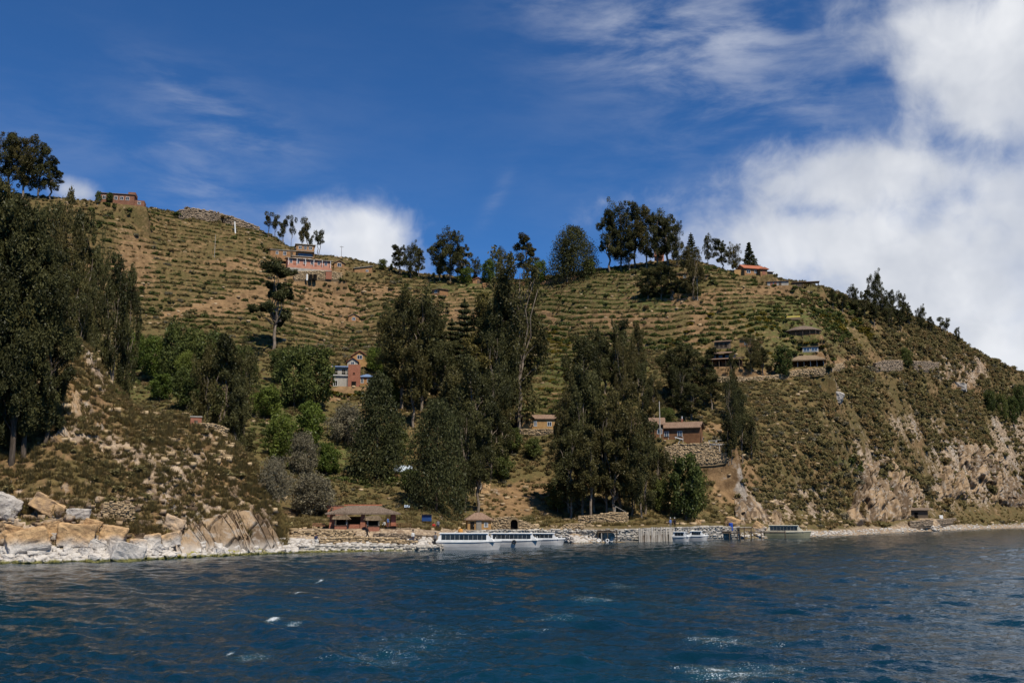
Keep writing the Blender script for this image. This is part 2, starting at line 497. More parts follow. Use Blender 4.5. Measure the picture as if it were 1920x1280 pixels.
verts = np.stack([TX, TY, TZ], -1).reshape(-1, 3)
ii, jj = np.meshgrid(np.arange(NCOL - 1), np.arange(NROW - 1), indexing='ij')
a0 = (ii * NROW + jj).ravel()
faces = np.stack([a0, a0 + NROW, a0 + NROW + 1, a0 + 1], -1)
tme = np_mesh('hillside', verts, faces, smooth=True)
at_m = tme.attributes.new('mask', 'FLOAT_COLOR', 'POINT')
mk = np.stack([np.clip(rock, 0, 1), np.clip(bare, 0, 1), np.clip(green, 0, 1), np.clip(terr, 0, 1)], -1).astype(np.float32)
at_m.data.foreach_set('color', mk.reshape(-1))
# share of the surface within the pebble beach
beach = (np.maximum(sstep(-ST, -2.25, -1.75), sstep(-ST, -2.95, -2.7) * (1 - sstep(PX, 870, 920))) * sstep(PX, 525, 560) * (1 - .8 * sstep(PX, 1060, 1180) * (1 - sstep(PX, 1400, 1450)))).astype(np.float32)
ab = tme.attributes.new('beach', 'FLOAT', 'POINT')
ab.data.foreach_set('value', beach.ravel())

m_ground, t = mat_new('hillside_ground')
geo = t.n('ShaderNodeNewGeometry')
pos = geo.outputs['Position']
nrm = t.n('ShaderNodeSeparateXYZ'); t.set(nrm.inputs[0], geo.outputs['Normal'])
psx = t.n('ShaderNodeSeparateXYZ'); t.set(psx.inputs[0], pos)
att = t.n('ShaderNodeAttribute', attribute_name='mask')
sm = t.n('ShaderNodeSeparateColor'); t.set(sm.inputs[0], att.outputs['Color'])
rk, br, gr = sm.outputs[0], sm.outputs[1], sm.outputs[2]
bc = t.n('ShaderNodeAttribute', attribute_name='beach').outputs['Fac']
nA = t.noise(pos, .09, 3, .6); nB = t.noise(pos, .45, 4, .65); nC = t.noise(pos, 2.2, 3, .65); nD = t.noise(pos, .9, 3, .6)
soil = t.mix(t.ss(nB, .3, .7), (.105, .064, .031), (.225, .142, .070))
soil = t.mix(t.ss(nC, .55, .85), soil, (.30, .205, .115))
dry = t.mix(t.ss(nD, .35, .68), (.078, .055, .022), (.170, .116, .048))
herb = t.mix(t.ss(nC, .3, .7), (.052, .044, .016), (.115, .090, .034))
lush = t.mix(t.ss(nC, .3, .7), (.045, .056, .016), (.100, .110, .032))
cover = t.mix(t.ss(nB, .40, .56), dry, herb)
cover = t.mix(t.m('MULTIPLY', gr, t.ss(nD, .3, .6)), cover, lush)
sel = t.m('ADD', t.m('ADD', t.m('MULTIPLY', nA, .8), t.m('MULTIPLY', nD, .6)), t.m('MULTIPLY', br, .75))
steep = t.ss(nrm.outputs[2], .55, .82, 1, 0)
sel = t.m('ADD', sel, t.m('MULTIPLY', steep, .32))
colr = t.mix(t.ss(sel, .96, 1.22), cover, soil)
# rock
rn = t.noise(pos, .7, 6, .68, .4)
cr = t.n('ShaderNodeTexVoronoi', feature='DISTANCE_TO_EDGE'); t.set(cr.inputs['Vector'], t.vm('MULTIPLY', t.vm('ADD', pos, t.vm('MULTIPLY', t.noise(pos, .6, 4, .6, 0, 1), (1.5, 1.5, 1.5))), (1.0, .5, .6)))
cr.inputs['Scale'].default_value = .8
rockc = t.mix(t.ss(rn, .34, .68), (.15, .105, .07), (.40, .31, .22))
rockc = t.mix(t.ss(nA, .50, .66, 0, .7), rockc, t.mix(t.ss(rn, .3, .7), (.17, .15, .13), (.38, .35, .31)))
rockc = t.mix(t.ss(cr.outputs[0], 0, .05, .5, 0), rockc, (.075, .055, .04))
rsel = t.m('ADD', t.m('MULTIPLY', rk, .95), t.m('ADD', t.m('MULTIPLY', steep, .42), t.m('SUBTRACT', t.m('MULTIPLY', nB, .9), .45)))
colr = t.mix(t.ss(rsel, .52, .72), colr, rockc)
# pebble beach and the pale, algae-edged rocks at the water line
peb = t.n('ShaderNodeTexVoronoi'); t.set(peb.inputs['Vector'], pos); peb.inputs['Scale'].default_value = 2.4
pebc = t.mix(t.ss(peb.outputs['Distance'], .1, .55), t.mix(t.m('FRACT', t.m('MULTIPLY', nC, 7.0)), (.34, .27, .19), (.50, .43, .33)), (.17, .12, .08))
pebc = t.mix(t.ss(nD, .45, .7), pebc, (.38, .29, .19))
colr = t.mix(t.m('MULTIPLY', bc, t.ss(nB, .2, .5, .75, 1.0)), colr, pebc)
zz = t.m('ADD', psx.outputs[2], t.m('MULTIPLY', t.m('SUBTRACT', nD, .5), 1.3))
inner = t.ss(psx.outputs[0], -20, -10, 1, 0)
colr = t.mix(t.m('MULTIPLY', t.ss(zz, .9, 2.0, .8, 0), inner), colr, t.mix(t.ss(nC, .3, .7), (.22, .19, .16), (.46, .43, .39)))
colr = t.mix(t.m('MULTIPLY', t.ss(zz, .05, .35, .9, 0), inner), colr, t.mix(nC, (.06, .06, .015), (.14, .125, .025)))
bh = t.m('ADD', t.m('MULTIPLY', nC, .6), t.m('MULTIPLY', rn, .8))
finish(t, principled(t, colr, .92, .15, bump(t, bh, .7, .35)))
hill = link('hillside', tme, m_ground)
tag(hill, kind='structure')

# ------------------------------------------------------------------ lake
rng = np.random.default_rng(5)
WU = np.concatenate([np.linspace(-4, -.75, 50, endpoint=False), np.linspace(-.75, .75, 680), np.linspace(.75, 4, 51)[1:]])
wy = [12.0]
while wy[-1] < 470:
    wy.append(wy[-1] * 1.0052)
WY = np.array(wy)
WX2 = WU[:, None] * WY[None, :]; WY2 = np.broadcast_to(WY[None, :], WX2.shape)
WZ = np.zeros_like(WX2)
gx = WY2 * np.gradient(WU)[:, None]; gy = WY2 * .0052
for k in range(110):
    lam = 0.28 * (13 ** (rng.random() ** 1.25))
    th = R(247) + rng.normal(0, .55)                  # wind from the far right, towards the camera
    kx, ky = math.cos(th) * 2 * math.pi / lam, math.sin(th) * 2 * math.pi / lam
    am = .0060 * lam ** .95 * (.5 + rng.random())
    need = np.maximum(gx * abs(math.cos(th)), gy * abs(math.sin(th)))
    fade = sstep(lam / need, 2.2, 4.5)
    s = np.sin(kx * WX2 + ky * WY2 + rng.random() * 6.28)
    WZ += am * fade * (s + .28 * (s * s - .5) * np.sign(s + 1.2))
gust = .62 + .75 * (fbm(WX2 / 22, WY2 / 30, 71, 3) * .5 + .5) 
WZ *= gust
calm = sstep(WY2, 110, 135) * sstep(-WX2, -40, 20)
WZ *= 1 - .6 * calm
# the boat's own wake: a low swell fanning out behind
for (x0, y0), (x1, y1), wd, hh in [((-4, 24), (-8.5, 44), 1.0, .12), ((-2, 24), (9, 70), 2.2, .10), ((3, 20), (36, 80), 3.0, .08)]:
    L = math.hypot(x1 - x0, y1 - y0)
    tt = np.clip(((WX2 - x0) * (x1 - x0) + (WY2 - y0) * (y1 - y0)) / L ** 2, 0, 1)
    d = np.hypot(WX2 - x0 - tt * (x1 - x0), WY2 - y0 - tt * (y1 - y0))
    WZ += hh * np.exp(-(d / wd) ** 2) * (1 - tt * .7)
# foam: the breaking crest and the churned water of the wake
def foam_at(x, y, rx, ry, s):
    u, v = ruv(x, y); Y = -CAMZ / v
    k = Y / FPX
    return s * np.exp(-((WX2 - u * Y) / (rx * k)) ** 2 - ((WY2 - Y) / (ry * k * Y / CAMZ)) ** 2)
foam = (foam_at(512, 1163, 13, 4, .85) + foam_at(545, 1170, 20, 5, .55) + foam_at(430, 1224, 7, 3, .6) + foam_at(470, 1232, 40, 8, .42) + foam_at(560, 1112, 5, 3, .7) + foam_at(600, 1090, 5, 3, .7)
        + foam_at(1400, 1268, 130, 18, .30) + foam_at(1470, 1250, 60, 10, .22) + foam_at(1330, 1255, 60, 16, .26) + foam_at(1330, 1200, 60, 16, .34) + foam_at(1440, 1205, 100, 12, .22)
        + foam_at(1110, 1125, 60, 10, .36) + foam_at(1165, 1100, 40, 7, .32) + foam_at(1050, 1160, 70, 10, .30) + foam_at(1000, 1185, 60, 8, .26) + foam_at(760, 1210, 160, 25, .20) + foam_at(830, 1180, 120, 20, .18) + foam_at(700, 1240, 100, 16, .2))
WZ += .06 * np.clip(foam_at(515, 1163, 22, 9, 1.0), 0, 1) * 2
wverts = np.stack([WX2, WY2, WZ], -1).reshape(-1, 3)
ii, jj = np.meshgrid(np.arange(len(WU) - 1), np.arange(len(WY) - 1), indexing='ij')
a0 = (ii * len(WY) + jj).ravel()
wme = np_mesh('lake_water', wverts, np.stack([a0, a0 + len(WY), a0 + len(WY) + 1, a0 + 1], -1), smooth=True)
fa = wme.attributes.new('foam', 'FLOAT', 'POINT')
fa.data.foreach_set('value', foam.astype(np.float32).ravel())

m_water, t = mat_new('lake_water')
geo = t.n('ShaderNodeNewGeometry'); pos = geo.outputs['Position']
cd = t.n('ShaderNodeCameraData')
sp = t.vm('MULTIPLY', pos, (.8, 1.0, 1.0))
r1 = t.noise(sp, 2.2, 3, .62, .6); r2 = t.noise(sp, 7.0, 2, .6, .4); r3 = t.noise(t.vm('MULTIPLY', pos, (.55, .8, 1)), .7, 2, .6, .5)
hh = t.m('ADD', t.m('ADD', t.m('MULTIPLY', r1, .075), t.m('MULTIPLY', r2, .028)), t.m('MULTIPLY', r3, .05))
bp = t.n('ShaderNodeBump'); t.set(bp.inputs['Height'], hh); bp.inputs['Strength'].default_value = 1.0; bp.inputs['Distance'].default_value = 1.0
fo = t.n('ShaderNodeAttribute', attribute_name='foam').outputs['Fac']
f1 = t.noise(pos, 17.0, 2, .7); f2 = t.noise(pos, 1.6, 2, .6)
fm = t.m('ADD', t.m('MULTIPLY', fo, 1.0), t.m('ADD', t.m('MULTIPLY', t.m('SUBTRACT', f1, .5), 1.9), t.m('MULTIPLY', t.m('SUBTRACT', f2, .5), .9)))
fmask = t.m('MULTIPLY', t.ss(fm, .50, .78, 0, .8), t.ss(fo, .04, .16))
deep = t.mix(t.ss(t.noise(pos, .05, 3, .5), .35, .65), (.002, .017, .030), (.002, .022, .037))
deep = t.mix(t.m('MULTIPLY', t.ss(fo, .1, .5), .5), deep, (.015, .07, .09))
wb = principled(t, deep, .08, .5, bp.outputs[0], IOR=1.33)
fb = principled(t, (.62, .66, .68), .6, .3)
ms = t.n('ShaderNodeMixShader'); t.set(ms.inputs[0], fmask); t.set(ms.inputs[1], wb); t.set(ms.inputs[2], fb)
finish(t, ms.outputs[0])
lake = link('lake', wme, m_water); tag(lake, kind='structure')
# the rest of the lake, beyond the waves that can be made out
bm = bmesh.new()
vv = [bm.verts.new(p) for p in [(-9000, -9000, -.3), (9000, -9000, -.3), (9000, 15000, -.3), (-9000, 15000, -.3)]]
bm.faces.new(vv)
ome = bpy.data.meshes.new('open_water'); bm.to_mesh(ome); bm.free()
tag(link('open_water', ome, m_water), kind='structure')
# ------------------------------------------------------------------ plants
def foliage_mat(name, dark, light, trans=.3, warm=(1, 1, 1)):
    m, t = mat_new(name)
    ti = t.n('ShaderNodeAttribute', attribute_name='tint').outputs['Fac']
    oi = t.n('ShaderNodeObjectInfo').outputs['Random']
    c = t.mix(t.m('ADD', t.m('MULTIPLY', ti, .75), t.m('MULTIPLY', oi, .25)), dark, light)
    c = t.mix(t.m('MULTIPLY', t.ss(oi, .55, 1.0), .35), c, warm)
    d = t.n('ShaderNodeBsdfDiffuse'); t.set(d.inputs[0], c)
    tr = t.n('ShaderNodeBsdfTranslucent'); t.set(tr.inputs[0], c)
    gl = t.n('ShaderNodeBsdfGlossy'); gl.inputs['Roughness'].default_value = .45; t.set(gl.inputs[0], (.8, .85, .9, 1))
    ms = t.n('ShaderNodeMixShader'); ms.inputs[0].default_value = trans; t.set(ms.inputs[1], d.outputs[0]); t.set(ms.inputs[2], tr.outputs[0])
    m2 = t.n('ShaderNodeMixShader'); m2.inputs[0].default_value = .008; t.set(m2.inputs[1], ms.outputs[0]); t.set(m2.inputs[2], gl.outputs[0])
    finish(t, m2.outputs[0])
    return m
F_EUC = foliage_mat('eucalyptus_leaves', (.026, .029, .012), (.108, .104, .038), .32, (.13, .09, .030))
F_OLIVEBROWN = foliage_mat('olive_brown_eucalyptus_leaves', (.045, .042, .013), (.165, .135, .040), .33, (.18, .12, .034))  # olive-brown leaf colour of the yellower eucalyptuses
F_CYP = foliage_mat('cypress_leaves', (.022, .028, .013), (.085, .090, .034), .3, (.085, .08, .03))
F_BROAD = foliage_mat('broadleaf_leaves', (.045, .072, .015), (.17, .215, .040), .4, (.18, .18, .042))
F_DEEP = foliage_mat('deep_green_leaves', (.040, .055, .016), (.135, .155, .042), .35, (.13, .13, .036))
F_GREY = foliage_mat('grey_olive_leaves', (.075, .070, .044), (.25, .22, .145), .35, (.22, .18, .115))
F_SHRUB = foliage_mat('scrub_leaves', (.095, .084, .036), (.260, .218, .092), .38, (.27, .195, .085))
F_RUST = foliage_mat('rusty_scrub_leaves', (.13, .092, .042), (.31, .225, .100), .38, (.32, .20, .09))
F_YELLOW = foliage_mat('yellow_broom_leaves', (.05, .048, .010), (.21, .165, .022), .3, (.24, .16, .02))
F_GRASS = foliage_mat('dry_grass', (.13, .098, .040), (.34, .26, .11), .35, (.20, .18, .06))

def bark_mat(name, a, b):
    m, t = mat_new(name)
    pos = t.n('ShaderNodeTexCoord').outputs['Object']
    n = t.noise(t.vm('MULTIPLY', pos, (3, 3, .6)), 1.4, 4, .6)
    finish(t, principled(t, t.mix(t.ss(n, .35, .65), a, b), .85, .2))
    return m
BARK = bark_mat('grey_bark', (.10, .075, .055), (.24, .195, .15))
BARK_DARK = bark_mat('dark_bark', (.045, .034, .025), (.11, .085, .065))

def tube(pts, radii, sides=6):
    """vertices and quad faces of one tapering tube along pts"""
    pts = np.asarray(pts, float); V = []; Fc = []
    for i, p in enumerate(pts):
        d = pts[min(i + 1, len(pts) - 1)] - pts[max(i - 1, 0)]
        d /= np.linalg.norm(d) + 1e-9
        ref = np.array([1, 0, 0]) if abs(d[2]) > .7 else np.array([0, 0, 1])
        a = np.cross(d, ref); a /= np.linalg.norm(a); b = np.cross(d, a)
        for k in range(sides):
            an = 2 * math.pi * k / sides
            V.append(p + (a * math.cos(an) + b * math.sin(an)) * radii[i])
    for i in range(len(pts) - 1):
        for k in range(sides):
            Fc.append((i * sides + k, i * sides + (k + 1) % sides, (i + 1) * sides + (k + 1) % sides, (i + 1) * sides + k))
    return V, Fc
def tubes_mesh(name, items, sides=6):
    V, Fc = [], []
    for pts, rad in items:
        v, f = tube(pts, rad, sides)
        o = len(V); V += v; Fc += [tuple(i + o for i in q) for q in f]
    return np_mesh(name, np.array(V), np.array(Fc), smooth=True)

def leaves_mesh(name, clumps, rg, size, aspect=.45, droop=.0, shell=.35):
    """clumps: (centre, (rx,ry,rz), count, tint); every leaf spray is one small quad of its own"""
    VV, TT = [], []
    for c, rad, n, tint in clumps:
        d = rg.normal(size=(n, 3)); d /= np.linalg.norm(d, axis=1)[:, None]
        r = (shell + (1 - shell) * rg.random(n)) ** .6
        lump = 1 + .28 * np.sin(d[:, 0] * 5 + tint * 40) * np.cos(d[:, 1] * 4 + d[:, 2] * 5 + tint * 17)
        p = np.asarray(c) + d * (r * lump)[:, None] * np.asarray(rad)
        ax = rg.normal(size=(n, 3)); ax[:, 2] -= droop * 2.0; ax /= np.linalg.norm(ax, axis=1)[:, None]
        nr = rg.normal(size=(n, 3)) + d * .7
        sd = np.cross(ax, nr); sd /= np.linalg.norm(sd, axis=1)[:, None] + 1e-9
        L = size * (.6 + .8 * rg.random(n)); Wd = L * aspect
        a = ax * L[:, None] * .5; b = sd * Wd[:, None] * .5
        VV.append(np.stack([p - a, p + b, p + a, p - b], 1).reshape(-1, 3))
        TT.append(np.clip(tint + rg.normal(0, .09, n), 0, 1))
    V = np.concatenate(VV); T = np.concatenate(TT)
    me = np_mesh(name, V, np.arange(len(V)).reshape(-1, 4))
    at_ = me.attributes.new('tint', 'FLOAT', 'FACE')
    at_.data.foreach_set('value', T.astype(np.float32))
    return me

def branch(a, b, r0, r1, rg, n=5, sag=.06):
    a = np.asarray(a, float); b = np.asarray(b, float); L = np.linalg.norm(b - a)
    pts = [a + (b - a) * (i / n) + (rg.normal(0, sag * L, 3) * (0 < i < n)) for i in range(n + 1)]
    return pts, [r0 + (r1 - r0) * i / n for i in range(n + 1)]

# each maker returns (trunk mesh, crown mesh, height, width) in metres
def make_euc(seed, h=22.0, wd=8.0, base=.22, nclump=26, leaves=330, size=.44, mat=None):
    rg = np.random.default_rng(seed)
    lean = rg.normal(0, .02, 2)
    items = []
    top = np.array([lean[0] * h, lean[1] * h, h * .93])
    items.append(branch((0, 0, -.6), top, .026 * h * .55, .05, rg, 9, .008))
    cl = []
    stems = [(np.zeros(3), top)]
    for k in range(rg.integers(1, 4)):
        z0 = h * (.15 + .3 * rg.random()); a = rg.random() * 6.28
        b = np.array([math.cos(a) * wd * .28, math.sin(a) * wd * .28, h * (.7 + .2 * rg.random())])
        s0 = top * (z0 / top[2])
        items.append(branch(s0, b, .012 * h * .55, .05, rg, 6, .03)); stems.append((s0, b))
    for k in range(nclump):
        f = base + (1 - base) * ((k + rg.random()) / nclump)
        prof = (math.sin(math.pi * min(1, (f - base) / (1 - base) * .70 + .15)) ** .75) * (.75 + .5 * rg.random())
        a = rg.random() * 6.28 + k * 2.4
        r = wd * .5 * prof * math.sqrt(rg.random()) * .86
        z = h * f * .97
        s0, s1 = stems[rg.integers(len(stems))]
        c = np.array([math.cos(a) * r + lean[0] * z, math.sin(a) * r + lean[1] * z, z])
        cr = wd * (.11 + .085 * rg.random()) * (.6 + .4 * prof)
        tint = rg.random()
        cl.append((c, (cr, cr, cr * (1.1 + .8 * rg.random())), int(leaves * (.6 + .8 * rg.random())), tint))
        for s in range(2):
            cc = c + rg.normal(0, cr * .75, 3)
            cl.append((cc, (cr * .5, cr * .5, cr * .8), int(leaves * .3), min(1, tint + .15)))
        if rg.random() < .7:
            fz = max(.12, (z - h * .12) / h); p0 = top * fz
            items.append(branch(p0, c, .05 + .004 * h * (1 - f), .02, rg, 4, .04))
    return tubes_mesh('trunk', items, 6), leaves_mesh('crown', cl, rg, size, .42, .55), h, wd

def make_umbrella_euc(seed, h=14.0, wd=6.0, n=5):
    """bare leaning stems with a few tufts near the top"""
    rg = np.random.default_rng(seed); items = []; cl = []
    for s in range(2):
        a = rg.random() * 6.28
        e = np.array([math.cos(a) * wd * .22, math.sin(a) * wd * .22, h * (.82 + .12 * rg.random())])
        items.append(branch((0.2 * s, .1, -.5), e, .16, .04, rg, 7, .02))
        for k in range(n):
            f = .45 + .55 * (k + rg.random()) / n
            c = e * f + rg.normal(0, wd * .14, 3) * np.array([1, 1, .4])
            cr = wd * (.13 + .08 * rg.random())
            cl.append((c, (cr, cr, cr * 1.25), 200, rg.random()))
            items.append(branch(e * (f - .12), c, .04, .02, rg, 3, .04))
    return tubes_mesh('trunk', items, 5), leaves_mesh('crown', cl, rg, .5, .42, .5), h, wd

def make_cypress(seed, h=16.0, wd=7.0, power=.8, base=.04, n=60, leaves=130, size=.5):
    """dense dark cone, foliage nearly to the ground"""
    rg = np.random.default_rng(seed)
    items = [branch((0, 0, -.5), (0, 0, h * .9), .02 * h, .05, rg, 6, .004)]
    cl = []
    for k in range(n):
        f = base + (1 - base) * (k + rg.random()) / n
        rr = wd * .5 * (1 - f) ** power * (.8 + .4 * rg.random()) + .15
        a = k * 2.4 + rg.random()
        r = rr * (.45 + .5 * rg.random())
        cr = max(.35, rr * (.34 + .2 * rg.random()))
        cl.append(((math.cos(a) * r, math.sin(a) * r, h * f), (cr, cr, cr * 1.15), int(leaves * (.5 + rr / wd * 1.6)), rg.random()))
    return tubes_mesh('trunk', items, 6), leaves_mesh('crown', cl, rg, size, .4, -.4), h, wd

def make_spire(seed, h=14.0, wd=5.0, tiers=12, leaves=150):
    """open conifer with tiers of outstretched branches"""
    rg = np.random.default_rng(seed)
    items = [branch((0, 0, -.5), (0, 0, h), .016 * h, .03, rg, 8, .004)]; cl = []
    for k in range(tiers):
        f = .12 + .86 * k / tiers
        L = wd * .5 * (1 - f) ** .8 * (.8 + .4 * rg.random()) + .2
        for j in range(6):
            a = j * 1.047 + k * .5 + rg.normal(0, .15)
            e = np.array([math.cos(a) * L, math.sin(a) * L, h * f + L * .18])
            items.append(branch((0, 0, h * f), e, .05, .02, rg, 3, .02))
            for q in (.45, .75, 1.0):
                cl.append((e * np.array([q, q, 1]) + np.array([0, 0, (q - 1) * L * .15]), (.5 * L * .5 + .12, .5 * L * .5 + .12, .22), int(leaves * .35), rg.random()))
    cl.append(((0, 0, h * .97), (.18, .18, .6), 60, .5))
    return tubes_mesh('trunk', items, 5), leaves_mesh('crown', cl, rg, .42, .4, 0), h, wd

def make_broad(seed, h=9.0, wd=9.0, n=34, leaves=190, size=.42, base=.18):
    """round-headed leafy tree"""
    rg = np.random.default_rng(seed)
    fork = np.array([rg.normal(0, .2), rg.normal(0, .2), h * .28])
    items = [branch((0, 0, -.5), fork, .028 * h, .02 * h, rg, 4, .02)]; cl = []
    for k in range(n):
        a = k * 2.4 + rg.random(); f = (k + rg.random()) / n
        z = h * (base + (1 - base) * f); prof = math.sin(math.pi * (.12 + .80 * f)) ** .7
        r = wd * .5 * prof * (.35 + .55 * rg.random())
        c = np.array([math.cos(a) * r, math.sin(a) * r, z * .93])
        cr = wd * (.12 + .09 * rg.random())
        cl.append((c, (cr, cr, cr * .85), int(leaves * (.6 + .8 * rg.random())), rg.random()))
        if k % 3 == 0:
            items.append(branch(fork, c, .010 * h, .02, rg, 4, .06))
    return tubes_mesh('trunk', items, 6), leaves_mesh('crown', cl, rg, size, .6, .1), h, wd

def make_tiered(seed, h=22.0, wd=16.0):
    """old open-crowned tree: forked bare limbs carrying flat dark pads of leaves"""
    rg = np.random.default_rng(seed); cl = []
    fork = np.array([.3, 0, h * .30])
    items = [branch((0, 0, -.6), fork, .42, .32, rg, 5, .012)]
    for ex, ez, rx, rz in [(-.05, .93, .30, .085), (.16, .88, .20, .075), (-.20, .86, .15, .06), (.34, .70, .16, .07), (-.08, .62, .12, .10), (.02, .72, .11, .07), (-.36, .44, .17, .075), (.36, .45, .17, .095), (.44, .40, .1, .06), (-.45, .41, .09, .05), (.24, .76, .12, .06)]:
        c = np.array([ex * wd, rg.normal(0, .10) * wd, ez * h])
        items.append(branch(fork + (c - fork) * .05, c, .17, .05, rg, 6, .04))
        for q in range(9):
            cc = c + rg.normal(0, .48, 3) * np.array([rx * wd, rx * wd * .7, rz * h * .55])
            cl.append((cc, (rx * wd * .33, rx * wd * .33, rz * h * .45), 210, rg.random()))
    items.append(branch(fork, (-.35 * wd, .4, h * .36), .09, .02, rg, 5, .04))
    items.append(branch(fork, (.38 * wd, -.4, h * .60), .09, .02, rg, 5, .05))
    return tubes_mesh('trunk', items, 6), leaves_mesh('crown', cl, rg, .5, .5, .2), h, wd

def kindset(makers, fol, bark):
    out = []
    for mk_ in makers:
        a, b, h, wd_ = mk_
        a.materials.append(bark); b.materials.append(fol)
        out.append((a, b, h, wd_))
    return out
def recol(kset, fol):
    out = []
    for a, b, h, wd_ in kset:
        b2 = b.copy(); b2.materials.clear(); b2.materials.append(fol); out.append((a, b2, h, wd_))
    return out
K = {}
K['E'] = kindset([make_euc(s, 22, wd_, bs, nc) for s, wd_, bs, nc in [(1, 8, .25, 26), (2, 9, .2, 28), (3, 7, .3, 24), (4, 10, .16, 30), (5, 8, .34, 22)]], F_EUC, BARK)
K['N'] = kindset([make_euc(s, 30, 9, bs, 46, 520, .42) for s, bs in [(11, .14), (12, .10), (13, .2)]], F_EUC, BARK_DARK)
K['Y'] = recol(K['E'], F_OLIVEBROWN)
K['U'] = kindset([make_umbrella_euc(s) for s in (21, 22, 23)], F_EUC, BARK)
K['C'] = kindset([make_cypress(31), make_cypress(32, 16, 8, .6), make_cypress(33, 16, 6, .9)], F_CYP, BARK_DARK)
K['D'] = kindset([make_cypress(34, 16, 14, .38, .03, 90, 170), make_cypress(35, 16, 12, .5, .03, 90, 170)], F_CYP, BARK_DARK)
K['S'] = kindset([make_spire(41), make_spire(42, 14, 6)], F_CYP, BARK_DARK)
K['B'] = kindset([make_broad(51), make_broad(52, 9, 8), make_broad(53, 9, 7, 30)], F_BROAD, BARK_DARK)
K['G'] = recol(K['B'], F_DEEP)
K['O'] = kindset([make_broad(61, 7, 9, 40, 260, .3, .08), make_broad(62, 7, 8, 40, 260, .3, .05)], F_GREY, BARK_DARK)
K['T'] = kindset([make_tiered(71)], F_CYP, BARK)
NAMES = {'E': ('eucalyptus_tree', 'tree'), 'N': ('eucalyptus_tree', 'tree'), 'Y': ('eucalyptus_tree', 'tree'), 'U': ('eucalyptus_tree', 'tree'), 'C': ('cypress_tree', 'tree'), 'D': ('cypress_tree', 'tree'),
         'S': ('conifer_tree', 'tree'), 'B': ('leafy_tree', 'tree'), 'G': ('leafy_tree', 'tree'), 'O': ('olive_tree', 'tree'), 'T': ('open_crowned_tree', 'tree')}
TREES = []; ALLT = []
def tree(kind, x, yb, yt, wpx, label, group=None, Y=None, spread=1.0):
    """a tree whose foot is seen at photo pixel (x, yb), whose top reaches photo row yt and that is wpx wide"""
    p = at(x, yb) if Y is None else ground_at(x, Y)
    uh, vh = ruv(x, yt)
    h = CAMZ + vh * p.y - p.z
    wm = wpx * p.y / RAD * (1.03 if kind in 'EYU' else 1.0)
    ks = K[kind]; i = len(TREES)
    a, b, h0, w0 = ks[i % len(ks)]
    nm, cat = NAMES[kind]
    o = thing(nm, p, label, cat, group, random.random() * 6.28)
    s = wm / w0
    o.scale = (s, s, h / h0)
    link('trunk', a, None, o); link('crown', b, None, o)
    TREES.append((p.x, p.y, wm * .5, h, wm, label))
    ALLT.append((x, o))
    return o

# --- left edge, nearest
g = 'tall eucalyptuses at the left edge'
lab = 'tall dense eucalyptus in the near grove on the left headland'
for x, yb, yt, w_ in [(-45, 880, 330, 150), (-8, 872, 392, 130), (22, 868, 372, 120), (44, 858, 430, 115), (84, 835, 505, 92)]:
    tree('N', x, yb, yt, w_, lab, g)
g = 'eucalyptuses behind the headland'
lab = 'dark eucalyptus behind the headland, between near grove and terraces'
for x, Y, yt, w_ in [(55, 178, 385, 80), (95, 186, 376, 72), (140, 190, 392, 66), (172, 200, 470, 58), (208, 190, 482, 64), (236, 195, 508, 44), (150, 182, 520, 60), (115, 180, 470, 66)]:
    tree('E', x, 0, yt, w_, lab, g, Y)
g = 'hilltop eucalyptuses at the upper left'
lab = 'dark eucalyptus of the hilltop clump in the upper left corner'
for x, yb, yt, w_ in [(-18, 368, 255, 70), (14, 370, 250, 62), (42, 372, 258, 60), (72, 373, 268, 58), (94, 374, 300, 44)]:
    tree('E', x, yb, yt, w_, lab, g)
tree('S', 133, 380, 357, 16, 'small pointed conifer on the skyline left of the red brick house')
tree('G', 184, 380, 359, 15, 'small bushy tree at the left end of the red brick hilltop house')
tree('G', 205, 378, 361, 16, 'low dark tree showing over the roof of the red brick hilltop house')
# --- skyline above the hotel
g = 'thin eucalyptuses left of the hotel'
lab = 'thin bare-stemmed eucalyptus on the skyline left of the small cloud'
for x, yb, yt, w_ in [(503, 444, 396, 26), (515, 445, 398, 24), (531, 446, 400, 28), (546, 450, 402, 18), (526, 448, 430, 18)]:
    tree('U', x, yb, yt, w_, lab, g)
g = 'thin eucalyptuses above the hotel'
lab = 'thin-stemmed eucalyptus rising directly above the hillside hotel'
for x, yb, yt, w_ in [(566, 470, 414, 26), (577, 470, 403, 26), (598, 478, 424, 30), (582, 474, 435, 18)]:
    tree('U', x, yb, yt, w_, lab, g)
tree('G', 717, 506, 486, 21, 'small ball-shaped tree alone on the skyline right of the cumulus cloud')
tree('G', 734, 507, 494, 8, 'tiny round sapling on the skyline beside the ball-shaped tree')
g = 'skyline clump right of the cumulus'
lab = 'eucalyptus of the three-tree skyline clump right of the small cloud'
for x, yb, yt, w_ in [(750, 514, 458, 34), (770, 522, 459, 36), (785, 522, 466, 28)]:
    tree('E', x, yb, yt, w_, lab, g)
g = 'tall skyline clump in the middle'
lab = 'eucalyptus of the tall skyline clump at the middle of the ridge'
for x, yb, yt, w_ in [(824, 530, 452, 46), (845, 532, 431, 52), (866, 530, 458, 42)]:
    tree('E', x, yb, yt, w_, lab, g)
tree('E', 889, 530, 484, 22, 'small eucalyptus standing right of the tall middle skyline clump')
tree('B', 873, 533, 502, 34, 'bright green leafy tree below the small eucalyptus on the ridge')
tree('B', 917, 535, 486, 34, 'round green tree on the ridge behind the olive-brown eucalyptus')
tree('E', 938, 532, 464, 26, 'dark slim eucalyptus on the ridge left of the pointed one')
tree('E', 989, 531, 443, 46, 'pointed eucalyptus on the ridge left of the great dark cypress')
